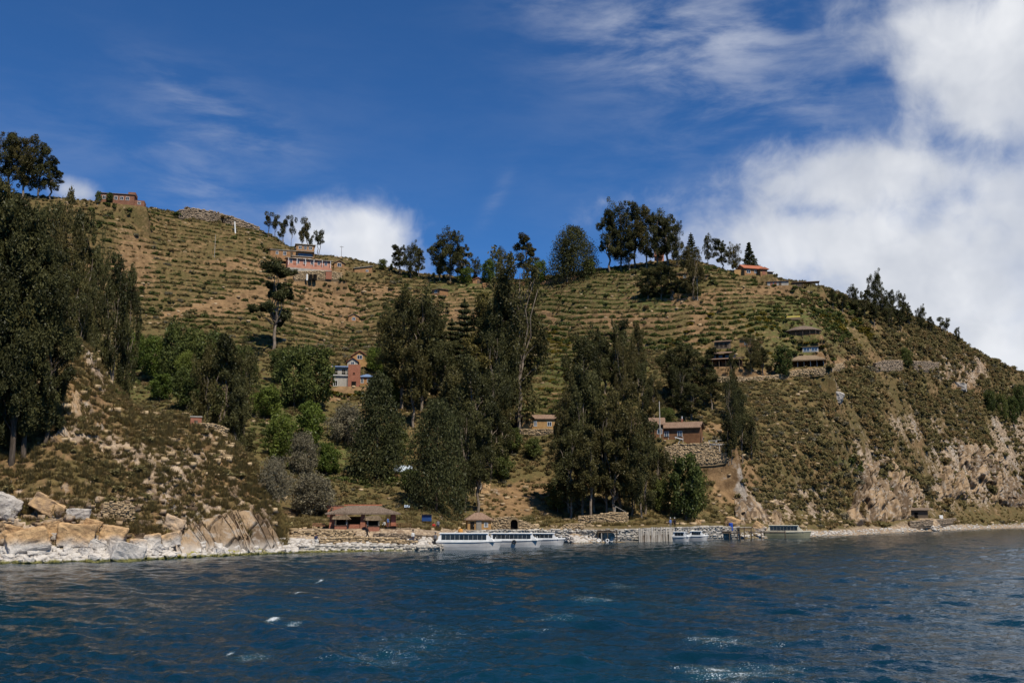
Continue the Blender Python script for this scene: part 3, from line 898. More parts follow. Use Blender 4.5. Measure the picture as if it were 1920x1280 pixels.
tree('B', 1012, 533, 488, 36, 'green leafy tree at the foot of the pointed ridge eucalyptus')
tree('D', 1076, 524, 428, 98, 'great dark spreading cypress on the ridge')
tree('E', 1064, 530, 447, 34, 'pale slim eucalyptus in front of the great dark cypress')
tree('B', 1106, 516, 486, 30, 'small bright green tree at the right foot of the great dark cypress')
g = 'the big hilltop grove'
lab = 'tall eucalyptus of the big grove on the knoll right of the cypress'
for x, yb, yt, w_ in [(1143, 508, 402, 46), (1165, 507, 384, 56), (1190, 505, 380, 54), (1212, 503, 392, 50), (1232, 500, 396, 50), (1252, 499, 402, 54), (1270, 500, 418, 36), (1180, 508, 430, 44)]:
    tree('E', x, yb, yt, w_, lab, g)
tree('S', 1297, 494, 436, 26, 'spiky dark conifer on the skyline right of the big hilltop grove')
tree('E', 1327, 496, 440, 20, 'slender eucalyptus alone on the skyline between the spiky conifer and the red-roofed house')
tree('E', 1363, 512, 449, 34, 'pear-shaped eucalyptus left of the red-roofed house', None, A['red_roof'].y + 6)
tree('Y', 1388, 514, 460, 30, 'half-bare eucalyptus behind the left end of the red-roofed house', None, A['red_roof'].y + 7)
tree('C', 1414, 522, 455, 40, 'dark conical cypress behind the red-roofed house', None, A['red_roof'].y + 9)
g = 'grove below the knoll'
lab = 'eucalyptus of the small grove on the terraces below the highest knoll'
for x, yb, yt, w_ in [(1215, 566, 505, 44), (1240, 562, 494, 46), (1262, 560, 500, 40)]:
    tree('E', x, yb, yt, w_, lab, g)
tree('E', 1300, 560, 466, 52, 'broad eucalyptus left of the utility pole on the upper terraces')
# --- right shoulder
g = 'trees down the right shoulder'
lab = 'dark eucalyptus in the row down the right shoulder of the hill'
for x, yb, yt, w_ in [(1562, 580, 543, 22), (1580, 586, 548, 22), (1600, 584, 536, 24), (1622, 596, 545, 24), (1655, 596, 538, 28), (1640, 612, 566, 30), (1672, 606, 546, 24), (1690, 604, 548, 22), (1705, 614, 566, 22), (1728, 622, 576, 24), (1746, 630, 594, 16), (1612, 602, 562, 26), (1668, 618, 574, 26), (1690, 622, 580, 24)]:
    tree('E', x, yb, yt, w_, lab, g)
tree('E', 1642, 586, 513, 34, 'tallest flat-topped eucalyptus of the row down the right shoulder')
tree('U', 1772, 636, 589, 30, 'lone wind-bent eucalyptus low on the right shoulder skyline')
tree('E', 1797, 650, 614, 11, 'last thin sapling at the bottom of the right shoulder skyline')
g = 'dark trees at the right edge'
lab = 'dark bushy tree on the steep slope at the right edge'
for x, yb, yt, w_ in [(1858, 778, 732, 26), (1880, 792, 738, 26), (1900, 800, 742, 26), (1914, 780, 722, 26)]:
    tree('G', x, yb, yt, w_, lab, g)
# --- middle of the hill, left
tree('T', 513, 662, 489, 135, 'old open-crowned tree with bare forked limbs below the hotel')
g = 'leafy trees in the valley left of the blue-roofed house'
lab = 'leafy tree in the valley thicket behind the headland'
for k_, x, yb, yt, w_ in [('B', 252, 692, 622, 46), ('B', 288, 716, 632, 66), ('G', 325, 730, 606, 70), ('G', 362, 726, 618, 64), ('B', 345, 735, 660, 50), ('G', 400, 722, 622, 60), ('B', 300, 752, 700, 50), ('B', 395, 780, 720, 46), ('G', 455, 720, 650, 60), ('G', 350, 770, 690, 60)]:
    tree(k_, x, yb, yt, w_, lab, g)
g = 'eucalyptuses above the headland tip'
lab = 'drooping eucalyptus rising behind the tip of the left headland'
for x, Y, yt, w_ in [(392, 188, 650, 66), (428, 190, 636, 74), (462, 195, 655, 60), (445, 186, 712, 60)]:
    tree('E', x, 0, yt, w_, lab, g, Y)
g = 'dark trees beside the blue-roofed house'
lab = 'broad dark tree left of the blue-roofed house'
for x, yb, yt, w_ in [(552, 768, 652, 80), (588, 768, 648, 86)]:
    tree('G', x, yb, yt, w_, lab, g)
tree('G', 524, 720, 655, 50, 'dark tree at the foot of the open-crowned tree')
tree('B', 502, 786, 726, 66, 'rounded light green tree below the open-crowned tree')
tree('B', 578, 842, 752, 56, 'tall bright green tree below the blue-roofed house')
tree('B', 524, 868, 778, 62, 'light green tree left of the bare grey olive')
tree('B', 612, 890, 832, 50, 'yellowish green small tree right of the bare grey olive')
tree('O', 566, 892, 812, 62, 'pale grey bare-looking olive tree with slanting trunk above the pavilion')
tree('O', 512, 940, 860, 62, 'grey-green olive at the tip of the headland')
tree('O', 582, 964, 888, 100, 'widest grey-green olive behind the pavilion, near the brick wall')
tree('O', 652, 832, 762, 84, 'grey feathery tree left of the great dark cypress with forked white trunk')
tree('B', 705, 700, 652, 50, 'green tree right of the orange gabled house')
tree('B', 728, 760, 690, 60, 'green leafy tree right of the little blue hipped roof')
# --- the great trees of the bay
tree('D', 706, 905, 700, 116, 'great dark cypress with forked pale trunk above the pavilion')
tree('D', 818, 958, 752, 118, 'broad black-green cypress beside the blue notice board')
g = 'eucalyptuses behind the cypresses'
lab = 'olive green eucalyptus in the grove right of the orange gabled house'
for k_, x, yb, yt, w_ in [('E', 752, 770, 552, 92), ('E', 790, 770, 548, 90), ('E', 815, 740, 578, 70), ('E', 735, 730, 585, 56), ('E', 775, 800, 640, 70), ('E', 835, 790, 640, 70)]:
    tree(k_, x, yb, yt, w_, lab, g)
tree('S', 870, 720, 560, 62, 'dark tiered conifer in the middle of the central grove')
tree('S', 846, 725, 596, 50, 'smaller dark tiered conifer left of the taller tiered one')
g = 'central grove of tall eucalyptuses'
lab = 'very tall eucalyptus in the central grove left of the yellow cabin'
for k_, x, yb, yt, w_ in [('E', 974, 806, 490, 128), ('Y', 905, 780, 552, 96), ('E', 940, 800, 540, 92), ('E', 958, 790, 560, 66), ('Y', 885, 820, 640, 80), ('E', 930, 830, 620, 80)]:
    tree(k_, x, yb, yt, w_, lab, g)
g = 'lower central grove'
lab = 'dark eucalyptus in the lower central grove behind the kiosk'
for x, yb, yt, w_ in [(845, 900, 690, 80), (880, 920, 676, 80), (920, 900, 690, 70), (895, 962, 760, 64), (872, 960, 770, 64), (942, 870, 730, 54)]:
    tree('E', x, yb, yt, w_, lab, g)
# --- right of the middle
g = 'slim eucalyptuses on the middle terraces'
lab = 'slim bare-stemmed eucalyptus on the green terraces behind the shore grove'
for x, yb, yt, w_ in [(1090, 790, 632, 64), (1118, 770, 614, 48), (1155, 770, 600, 46), (1170, 800, 640, 44), (1197, 760, 606, 34), (1206, 800, 680, 36), (1226, 790, 700, 30), (1135, 740, 640, 50)]:
    tree('E', x, yb, yt, w_, lab, g)
g = 'shore grove of eucalyptuses'
lab = 'dark eucalyptus in the thick grove behind the stone quay'
for x, yb, yt, w_ in [(1066, 962, 728, 66), (1092, 966, 690, 72), (1114, 960, 700, 66), (1136, 968, 742, 70), (1160, 964, 722, 64), (1185, 970, 762, 70), (1210, 962, 775, 62), (1234, 950, 836, 52), (1070, 972, 800, 70), (1150, 974, 800, 70), (1203, 972, 815, 64), (1108, 976, 800, 70)]:
    tree('E', x, yb, yt, w_, lab, g)
g = 'grove left of the stone lodge'
lab = 'bushy eucalyptus between the brown lodge and the long two-level house'
for x, yb, yt, w_ in [(1262, 748, 652, 60), (1292, 752, 646, 66), (1318, 750, 656, 54), (1276, 770, 690, 50), (1335, 770, 700, 50), (1296, 790, 720, 56)]:
    tree('E', x, yb, yt, w_, lab, g)
tree('G', 1286, 978, 850, 70, 'dark round-headed tree with two pale stems behind the end of the quay')
tree('G', 1306, 975, 880, 50, 'lower half of the dark leafy pair behind the end of the quay')
g = 'slim eucalyptuses right of the stone terrace'
lab = 'narrow eucalyptus just right of the stone terrace'
for x, yb, yt, w_ in [(1372, 866, 708, 40), (1392, 868, 730, 36), (1366, 870, 790, 30), (1410, 862, 780, 30), (1382, 800, 700, 30)]:
    tree('E', x, yb, yt, w_, lab, g)
tree('E', 1408, 700, 632, 38, 'small eucalyptus in front of the two stone huts')
tree('E', 1430, 704, 652, 34, 'bushy small eucalyptus left of the dark oval tree')
tree('G', 1467, 710, 648, 42, 'dark oval tree left of the thatched hall')
tree('E', 1372, 712, 662, 20, 'narrow dark tree in front of the long two-level house')
tree('G', 1700, 690, 652, 26, 'dark tree splitting the long stone wall on the right slope')

# undergrowth that knits the groves together
g = 'undergrowth trees of the central groves'
lab = 'low bushy tree filling the central grove'
for k_, x, yb, yt, w_ in [('G', 735, 860, 800, 60), ('G', 770, 930, 880, 50), ('G', 940, 900, 850, 50), ('G', 960, 850, 800, 46), ('G', 850, 780, 720, 60), ('G', 1000, 860, 822, 40)]:
    tree(k_, x, yb, yt, w_, lab, g)
g = 'undergrowth trees of the shore grove'
lab = 'low bushy tree filling the shore grove'
for k_, x, yb, yt, w_ in [('G', 1045, 960, 900, 50), ('G', 1165, 900, 830, 60), ('G', 1240, 962, 900, 44), ('G', 1085, 760, 715, 44), ('G', 1250, 800, 765, 40)]:
    tree(k_, x, yb, yt, w_, lab, g)

# trees of a grove are told apart by their order along it
ORD = ['first', 'second', 'third', 'fourth', 'fifth', 'sixth', 'seventh', 'eighth', 'ninth', 'tenth', 'eleventh', 'twelfth', 'thirteenth', 'fourteenth']
byg = {}
for x_, o_ in ALLT:
    if o_.get('group'): byg.setdefault(o_['group'], []).append((x_, o_))
for g_, L_ in byg.items():
    L_.sort(key=lambda e: e[0])
    for k_, (x_, o_) in enumerate(L_):
        o_['label'] = o_['label'] + (', leftmost' if k_ == 0 else ', rightmost' if k_ == len(L_) - 1 else f', {ORD[k_]} from left')
        if len(o_['label'].split()) > 16: print('LONG', o_['label'])
# --- scrub
def bush_mesh(seed, n=9, leaves=34, size=.34, flat=.75, droop=0.0, aspect=.55):
    rg = np.random.default_rng(seed); cl = []
    for k in range(n):
        a = k * 2.4 + rg.random(); r = .62 * math.sqrt(rg.random())
        cr = .28 + .2 * rg.random()
        cl.append(((math.cos(a) * r, math.sin(a) * r, (.28 + .5 * rg.random() * (1 - r)) * flat), (cr, cr, cr * flat), leaves, rg.random()))
    return leaves_mesh('foliage', cl, rg, size, aspect, droop, .2)
def tuft_mesh(seed, n=70):
    rg = np.random.default_rng(seed)
    V = []; T = []
    for k in range(n):
        a = rg.random() * 6.28; r = .35 * rg.random(); le = .5 + .5 * rg.random(); out = .25 + .5 * rg.random()
        p = np.array([math.cos(a) * r, math.sin(a) * r, -.05]); d = np.array([math.cos(a) * out, math.sin(a) * out, le])
        s = np.array([-math.sin(a), math.cos(a), 0]) * .05
        V += [p - s, p + s, p + d * .6 + s * .7, p + d]
        T.append(rg.random())
    me = np_mesh('grass', np.array(V), np.arange(len(V)).reshape(-1, 4))
    at_ = me.attributes.new('tint', 'FLOAT', 'FACE'); at_.data.foreach_set('value', np.array(T, np.float32))
    return me
def stem_mesh():
    rg = np.random.default_rng(3)
    return tubes_mesh('stems', [branch((0, 0, -.25), (math.cos(a) * .4, math.sin(a) * .4, .45), .05, .02, rg, 2, .02) for a in (0, 1.3, 2.5, 3.8, 5.1)], 4)
STEMS = stem_mesh(); STEMS.materials.append(BARK_DARK)
BUSH = {}
for nm, fol, args in [('scrub', F_SHRUB, {}), ('rust', F_RUST, {}), ('yellow', F_YELLOW, {}), ('deep', F_DEEP, {}), ('grey', F_GREY, {})]:
    BUSH[nm] = []
    for s in range(3):
        me = bush_mesh(100 + s * 7 + len(nm), flat=.7 + .15 * s, **args); me.materials.append(fol); BUSH[nm].append(me)
TUFTS = []
for s in range(3):
    me = tuft_mesh(200 + s); me.materials.append(F_GRASS); TUFTS.append(me)

rs = np.random.default_rng(77)
# candidate spots drawn over the slopes in view, dense where the slope fills more of the picture
NCAND = 230000
ci = rs.integers(45, NCOL - 45, NCAND)
ri = rs.integers(int(SEG[0] + SEG[1] - 6), sum(SEG[:7]) - 1, NCAND)
cx, cy_, cz = TX[ci, ri], TY[ci, ri], TZ[ci, ri]
cpx, cpy = project(cx, cy_, cz)
cst, cfr = ST[ci, ri], TFR[ci, ri]
crk, cbr, cgr, ctr, cpt = rock[ci, ri], bare[ci, ri], green[ci, ri], terr[ci, ri], PATHS[ci, ri]
# steepness keeps rows from crowding on far faces
dens = .9 * sstep(fbm(cx / 16, cy_ / 16, 91, 3) + .6 * fbm(cx / 5, cy_ / 5, 92, 2), -.35, .35) + .06
row = sstep(cfr, .36, .5) * (1 - sstep(cfr, .66, .76))
dens = dens * (1 - ctr) + ctr * (row * 1.5 + .05) * (.25 + 1.1 * (fbm(cx / 9, cy_ / 9, 95, 2) * .5 + .5))
dens *= 1 - .6 * np.clip(crk, 0, 1)
dens *= 1 - .8 * np.clip(cbr, 0, 1)
dens *= 1 - np.clip(cpt * 2, 0, 1)
dens *= 1 + .25 * sstep(cpx, 1480, 1560)
dens *= np.where(cpy > 955, .10, 1.0)
dens *= np.clip((cpy - 360) / 200, .6, 1)
keep = rs.random(NCAND) < dens * np.where(cy_ < 170, .20, np.where(ctr > .4, .55, .30))
def on_pad(x, y):
    hit = np.zeros(len(x), bool)
    for (bx_, by_, hw_, hd_, an_) in PADS:
        dx, dy = x - bx_, y - by_
        hit |= (np.abs(dx * math.cos(an_) - dy * math.sin(an_)) < hw_) & (np.abs(dx * math.sin(an_) + dy * math.cos(an_)) < hd_)
    return hit
PADHIT = on_pad(cx, cy_)
keep &= ~PADHIT
keep &= ((cst > 2.05) | ((cst > 1.8) & (cpx < 400) & (rs.random(NCAND) < .4))) & ~((cst < 3.05) & (cpx > 535) & (cpx < 1450))
idx = np.where(keep)[0]
size = (.5 + .7 * rs.random(len(idx)) ** 1.8) * np.where(cst[idx] < 3.2, .75, 1.0) * (1 + sstep(cpx[idx], 1450, 1600) * (.2 + 1.0 * rs.random(len(idx)) ** 2))
size *= np.where(ctr[idx] > .5, 1.3, 1.0)
reg = rs.random(len(idx))
ypat = fbm(cx[idx] / 12, cy_[idx] / 12, 133, 2)
kind = np.full(len(idx), 'scrub', dtype=object)
kind[(reg < np.where(cpx[idx] > 1400, .30, .15))] = 'rust'
kind[(reg > .32) & (reg < .38)] = 'grey'
kind[(ypat > -.05) & (np.exp(-((cpx[idx] - 1430) / 200) ** 2 - ((cpy[idx] - 630) / 50) ** 2) + np.exp(-((cpx[idx] - 1040) / 60) ** 2 - ((cpy[idx] - 680) / 60) ** 2) > .35)] = 'yellow'
kind[(cgr[idx] > .4) & (reg > .35)] = 'deep'
kind[(ctr[idx] > .5) & (cpx[idx] > 950) & (reg > .3)] = 'deep'
kind[(ctr[idx] > .5) & (cpx[idx] < 950) & (reg > .6)] = 'deep'
kind[(cst[idx] < 3.2) & (cpx[idx] < 540) & (reg < .40)] = 'rust'
on_px = size * RAD / cy_[idx]
order = np.argsort(-on_px)
inview = (cpx[idx] > 0) & (cpx[idx] < 1920)
order = [k for k in order if inview[k]]
big = set(order[:300])
BL = {'scrub': 'olive green scrub bush on the hillside', 'rust': 'rust-brown scrub bush on the hillside', 'yellow': 'yellow-flowering broom bush near the thatched lodges', 'deep': 'dark green bush on the hillside terraces', 'grey': 'grey-green scrub bush on the hillside'}
LANDMARKS = [(222, 375, 'the hilltop brick house'), (410, 410, 'the stone rampart'), (575, 490, 'the hotel'), (680, 505, 'the slanting-roofed shed'), (513, 580, 'the old open-crowned tree'), (663, 595, 'the lone gabled hut'), (825, 545, 'the hut with the white window'),
             (655, 700, 'the blue-roofed house'), (367, 790, 'the brick cistern'), (82, 945, 'the perched pale block'), (230, 960, 'the headland dry-stone wall'), (430, 985, 'the slanting cliff'), (566, 850, 'the pale bare olive'), (710, 820, 'the forked-trunk cypress'),
             (818, 870, 'the broad cypress'), (680, 970, 'the pavilion'), (897, 980, 'the kiosk'), (964, 975, 'the archway'), (1008, 795, 'the ochre cabin'), (1280, 810, 'the brown lodge'), (1305, 845, 'the terrace wall'), (1308, 540, 'the grey utility pole'), (1408, 510, 'the red-roofed house'), (1512, 535, 'the open shelter'),
             (1506, 620, 'the round lodge'), (1514, 680, 'the thatched hall'), (1358, 675, 'the long two-level house'), (1665, 680, 'the left half of the tall stone wall'), (1735, 680, 'the right half of the tall stone wall'), (1642, 550, 'the tallest tree of the right shoulder'), (1640, 900, 'the tan cliff on the right'), (1722, 960, 'the beach hut'),
             (1840, 880, 'the far right cliff'), (1800, 690, 'the outcrop by the bare path'), (1880, 760, 'the dark trees at the right edge'), (1572, 745, 'the pale outcrop below the hall'), (1478, 995, 'the cream boat'), (1390, 995, 'the pier head'), (1386, 790, 'the narrow eucalyptuses'), (1480, 850, 'the middle of the right slope'), (1100, 880, 'the shore grove'), (150, 650, 'the headland crest'), (60, 860, 'the near left grove')]
def where_words(x, y, marks=LANDMARKS):
    mx, my, nm_ = min(marks, key=lambda m: math.hypot(x - m[0], y - m[1]))
    dx, dy = x - mx, y - my
    return (('left of ' if dx < 0 else 'right of ') if abs(dx) > abs(dy) else ('above ' if dy < 0 else 'below ')) + nm_
def place_words(x, y): return where_words(x, y)
BW = {'scrub': 'large olive green scrub bush', 'rust': 'large rust-brown scrub bush', 'yellow': 'large yellow broom bush', 'deep': 'large dark green bush', 'grey': 'large grey-green scrub bush'}
for k in order[:300]:
    j = idx[k]; nm = kind[k]
    s = size[k]
    pl = place_words(cpx[j], cpy[j])
    o = thing('scrub_bush', (cx[j], cy_[j], cz[j] - .05 * s), BW[nm] + ' ' + pl, 'bush', BW[nm] + 'es ' + pl, rs.random() * 6.28)
    o.scale = (s * 1.15, s * 1.15, s)
    link('foliage', BUSH[nm][k % 3], None, o); link('stems', STEMS, None, o)

def scatter(name, meshes, pts, scl, label, cat):
    """thousands of small plants as one mass: points that carry copies of the given meshes"""
    me = bpy.data.meshes.new(name)
    me.vertices.add(len(pts)); me.vertices.foreach_set('co', np.asarray(pts, np.float32).ravel())
    a = me.attributes.new('size', 'FLOAT', 'POINT'); a.data.foreach_set('value', np.asarray(scl, np.float32))
    a = me.attributes.new('turn', 'FLOAT', 'POINT'); a.data.foreach_set('value', (rs.random(len(pts)) * 6.28).astype(np.float32))
    o = link(name, me)
    tag(o, label, cat, kind='stuff')
    ng = bpy.data.node_groups.new(name + '_scatter', 'GeometryNodeTree')
    ng.interface.new_socket('Geometry', in_out='INPUT', socket_type='NodeSocketGeometry')
    ng.interface.new_socket('Geometry', in_out='OUTPUT', socket_type='NodeSocketGeometry')
    N = ng.nodes; L = ng.links
    gi = N.new('NodeGroupInput'); go = N.new('NodeGroupOutput')
    join = N.new('GeometryNodeJoinGeometry')
    rnd = N.new('FunctionNodeRandomValue'); rnd.data_type = 'INT'
    rnd.inputs[4].default_value = 0; rnd.inputs[5].default_value = len(meshes) - 1
    sz = N.new('GeometryNodeInputNamedAttribute'); sz.data_type = 'FLOAT'; sz.inputs[0].default_value = 'size'
    tn = N.new('GeometryNodeInputNamedAttribute'); tn.data_type = 'FLOAT'; tn.inputs[0].default_value = 'turn'
    cmb = N.new('ShaderNodeCombineXYZ'); L.new(tn.outputs[0], cmb.inputs[2])
    for q, mm in enumerate(meshes):
        src = SRC.get(mm.name)
        if src is None:
            src = bpy.data.objects.new(name + '_source', mm); SRC[mm.name] = src      # not linked to the scene
        oi = N.new('GeometryNodeObjectInfo'); oi.inputs[0].default_value = src
        cmp_ = N.new('FunctionNodeCompare'); cmp_.data_type = 'INT'; cmp_.operation = 'EQUAL'
        L.new(rnd.outputs[2], cmp_.inputs[2]); cmp_.inputs[3].default_value = q
        ip = N.new('GeometryNodeInstanceOnPoints')
        L.new(gi.outputs[0], ip.inputs[0]); L.new(cmp_.outputs[0], ip.inputs[1]); L.new(oi.outputs['Geometry'], ip.inputs[2])
        L.new(cmb.outputs[0], ip.inputs['Rotation']); L.new(sz.outputs[0], ip.inputs['Scale'])
        L.new(ip.outputs[0], join.inputs[0])
    L.new(join.outputs[0], go.inputs[0])
    md = o.modifiers.new('scatter', 'NODES'); md.node_group = ng
    return o
SRC = {}
rest = np.array([k for k in range(len(idx)) if k not in big])
for nm in BUSH:
    sel_ = rest[kind[rest] == nm]
    if len(sel_):
        j = idx[sel_]
        scatter(nm + '_scrub_cover', BUSH[nm], np.stack([cx[j], cy_[j], cz[j] - .05], -1), size[sel_], BL[nm].replace('bush', 'cover, many small bushes'), 'scrub')
# dry grass between them
gk = (rs.random(NCAND) < .6 * (1 - np.clip(cpt * 2, 0, 1)) * (1 - .5 * np.clip(crk, 0, 1))) & ((cst > 2.6) | ((cst > 1.75) & (cpx < 535))) & (cpy > 380)
near = np.where(cy_ < 165, 1.0, .16)
gk &= rs.random(NCAND) < near
gk &= ~PADHIT
j = np.where(gk)[0]
scatter('dry_grass', TUFTS, np.stack([cx[j], cy_[j], cz[j]], -1), .45 + .5 * rs.random(len(j)), 'dry tawny grass tufts over the slopes and headland', 'grass')
gb = [(x_, y_) for x_, y_ in [(1474, 640), (1486, 642), (1498, 643), (1512, 644), (1528, 643), (1544, 640), (1480, 658), (1490, 664), (1546, 664), (1556, 656), (1560, 676), (1556, 690), (1478, 676), (1470, 630), (1546, 628), (1340, 662), (1372, 660), (1330, 676), (1396, 676), (1420, 664), (1440, 690), (1540, 652), (1500, 656), (1564, 640), (626, 738), (636, 742), (648, 741), (660, 743), (672, 740), (684, 739), (696, 736), (644, 748), (664, 749), (682, 747), (706, 740), (616, 734)]]
for k, (x_, y_) in enumerate(gb):
    q = at(x_, y_); s = .9 + .8 * rs.random(); nm = ['yellow', 'deep', 'scrub'][k % 3]
    wd_ = {'yellow': 'yellow broom', 'deep': 'dark green', 'scrub': 'olive green'}[nm]
    pl = where_words(x_, y_)
    o = thing('garden_bush', q - Vector((0, 0, .1)), f'{wd_} garden bush {pl}', 'bush', f'{wd_} garden bushes {pl}', rs.random() * 6.28); o.scale = (s * 1.2, s * 1.2, s)
    link('foliage', BUSH[nm][k % 3], None, o); link('stems', STEMS, None, o)
print('bushes', len(idx), 'tufts', len(j), 'trees', len(TREES))
for T_ in TREES:
    if T_[3] > 34 or T_[3] < 2.0 or T_[4] > 16:
        print('TREE?', T_[5][:60], 'Y %.0f h %.1f w %.1f' % (T_[1], T_[3], T_[4]))
# ------------------------------------------------------------------ materials of built things
def surf(name, a, b, scale=1.5, rough=.9, spec=.2, stretch=(1, 1, 1), detail=4, bmp=.0, metal=0.0, stones=False):
    m, t = mat_new(name)
    pos = t.n('ShaderNodeTexCoord').outputs['Object']
    v = t.vm('MULTIPLY', pos, stretch)
    n = t.noise(v, scale, detail, .62)
    oi = t.n('ShaderNodeObjectInfo').outputs['Random']
    c = t.mix(t.ss(n, .3, .7), a, b)
    if stones:
        ti = t.n('ShaderNodeAttribute', attribute_name='tint').outputs['Fac']
        c = t.mix(t.m('ADD', t.m('MULTIPLY', ti, .7), t.m('MULTIPLY', n, .3)), tuple(x * .55 for x in a), b)
    c = t.mix(t.m('MULTIPLY', t.ss(t.noise(pos, .5, 2, .5), .4, .8), .3), c, tuple(x * .6 for x in a))
    kw = {}
    if metal: kw['Metallic'] = metal
    finish(t, principled(t, c, rough, spec, bump(t, n, .6, bmp) if bmp else None, **kw))
    return m
M_BRICK = surf('red_brick', (.21, .080, .050), (.34, .150, .095), 3.0, stretch=(1, 1, 3))
M_OLDBRICK = surf('weathered_brick', (.15, .068, .042), (.26, .125, .078), 2.0, stretch=(1, 1, 3))
M_PINK = surf('pink_render', (.38, .17, .115), (.50, .25, .17), 1.0)
M_ADOBE = surf('adobe', (.22, .115, .052), (.36, .20, .095), 1.6)
M_YELLOW = surf('ochre_render', (.29, .165, .065), (.39, .24, .10), 1.2)
M_BROWN = surf('brown_mud_wall', (.13, .062, .030), (.21, .105, .052), 1.4)
M_GREY = surf('grey_render', (.28, .26, .225), (.38, .35, .30), .8)
M_WHITE = surf('white_paint', (.62, .62, .60), (.78, .78, .76), .7, .55, .4)
M_CREAM = surf('cream_paint', (.52, .47, .35), (.66, .60, .46), .7, .55, .4)
M_STONE = surf('masonry_stone', (.17, .125, .085), (.36, .28, .20), 1.2, bmp=.08, stones=True)
M_PALESTONE = surf('pale_quay_stone', (.27, .245, .21), (.52, .485, .43), .9, bmp=.08, stones=True)
M_TANSTONE = surf('tan_field_stone', (.26, .185, .105), (.48, .36, .22), 1.0, bmp=.08, stones=True)
M_THATCH = surf('weathered_thatch', (.085, .062, .045), (.20, .155, .12), 2.0, .95, .1, (5, 1, 1), bmp=.1)
M_STRAW = surf('straw_thatch', (.13, .092, .056), (.26, .195, .125), 2.0, .95, .1, (5, 1, 1), bmp=.1)
M_TILE = surf('red_roof', (.27, .085, .045), (.38, .14, .075), 2.0, .7, stretch=(4, 1, 1))
M_OLDTILE = surf('faded_brown_roof', (.14, .088, .060), (.23, .155, .108), 1.5, .8, stretch=(4, 1, 1))
M_BLUETIN = surf('blue_tin_roof', (.11, .17, .30), (.18, .26, .42), .8, .35, .5, (6, 1, 1))
M_TIN = surf('bright_tin', (.42, .50, .60), (.60, .68, .76), 1.0, .3, .5, (6, 1, 1))
M_WOOD = surf('weathered_wood', (.055, .040, .028), (.14, .105, .075), 2.0, stretch=(1, 1, .3))
M_PALEWOOD = surf('bleached_wood', (.30, .27, .23), (.50, .46, .40), 2.0, stretch=(1, 1, .3))
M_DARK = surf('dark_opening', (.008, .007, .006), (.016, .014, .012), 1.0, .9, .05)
M_GLASS = surf('window_glass', (.012, .016, .02), (.03, .038, .045), .6, .08, .5)
M_BLUEGLASS = surf('blue_window_glass', (.05, .08, .12), (.10, .14, .19), .6, .08, .5)
M_BLUE = surf('blue_board', (.010, .035, .12), (.016, .055, .18), .8, .5, .4)
M_BARREL = surf('blue_plastic', (.012, .05, .28), (.02, .07, .36), .8, .4, .4)
M_ORANGE = surf('orange_straw', (.42, .19, .04), (.58, .30, .08), 1.5)
M_HULL = surf('grey_white_hull', (.36, .35, .34), (.50, .49, .47), .5, .4, .4, (1, 1, 3))
M_HULLDARK = surf('olive_hull', (.16, .16, .10), (.24, .23, .15), .5, .5, .4)
M_RUBBER = surf('rubber', (.014, .014, .015), (.035, .035, .036), 1.0)
M_SKIN = surf('skin', (.16, .075, .042), (.22, .11, .065), 1.0)
M_YTARP = surf('yellow_tarpaulin', (.50, .40, .08), (.62, .52, .14), 1.0)
CLOTH = {k: surf(k + '_cloth', tuple(x * .75 for x in c), c, 3.0) for k, c in dict(black=(.012, .012, .016), navy=(.02, .03, .07), red=(.45, .03, .025), grey=(.16, .17, .19), blue=(.08, .14, .34), white=(.6, .6, .58), maroon=(.12, .02, .03)).items()}

def bbox(bm, x0, x1, y0, y1, z0, z1):
    v = [bm.verts.new(p) for p in [(x0, y0, z0), (x1, y0, z0), (x1, y1, z0), (x0, y1, z0), (x0, y0, z1), (x1, y0, z1), (x1, y1, z1), (x0, y1, z1)]]
    for f in [(0, 3, 2, 1), (4, 5, 6, 7), (0, 1, 5, 4), (1, 2, 6, 5), (2, 3, 7, 6), (3, 0, 4, 7)]:
        bm.faces.new([v[i] for i in f])
    return v
def bm_obj(name, bm, mat, parent=None, bevel=0.0):
    bmesh.ops.recalc_face_normals(bm, faces=bm.faces)
    if bevel:
        bmesh.ops.bevel(bm, geom=list(bm.edges), offset=bevel, segments=1, affect='EDGES')
    me = bpy.data.meshes.new(name); bm.to_mesh(me); bm.free()
    return link(name, me, mat, parent)
def part_box(name, parent, mat, *a, bevel=0.0):
    bm = bmesh.new(); bbox(bm, *a)
    return bm_obj(name, bm, mat, parent, bevel)
def prism(bm, poly, y0, y1):
    """polygon in xz, drawn out along y"""
    a = [bm.verts.new((x, y0, z)) for x, z in poly]; b = [bm.verts.new((x, y1, z)) for x, z in poly]
    n = len(poly)
    bm.faces.new(a); bm.faces.new(b[::-1])
    for i in range(n):
        bm.faces.new([a[i], a[(i + 1) % n], b[(i + 1) % n], b[i]])
def prism_x(bm, poly, x0, x1):
    a = [bm.verts.new((x0, y, z)) for y, z in poly]; b = [bm.verts.new((x1, y, z)) for y, z in poly]
    n = len(poly)
    bm.faces.new(a); bm.faces.new(b[::-1])
    for i in range(n):
        bm.faces.new([a[i], a[(i + 1) % n], b[(i + 1) % n], b[i]])
def cyl(bm, x, y, z0, z1, r, n=10, r1=None):
    r1 = r if r1 is None else r1
    a = [bm.verts.new((x + r * math.cos(6.2832 * k / n), y + r * math.sin(6.2832 * k / n), z0)) for k in range(n)]
    b = [bm.verts.new((x + r1 * math.cos(6.2832 * k / n), y + r1 * math.sin(6.2832 * k / n), z1)) for k in range(n)]
    bm.faces.new(a[::-1]); bm.faces.new(b)
    for k in range(n):
        bm.faces.new([a[k], a[(k + 1) % n], b[(k + 1) % n], b[k]])
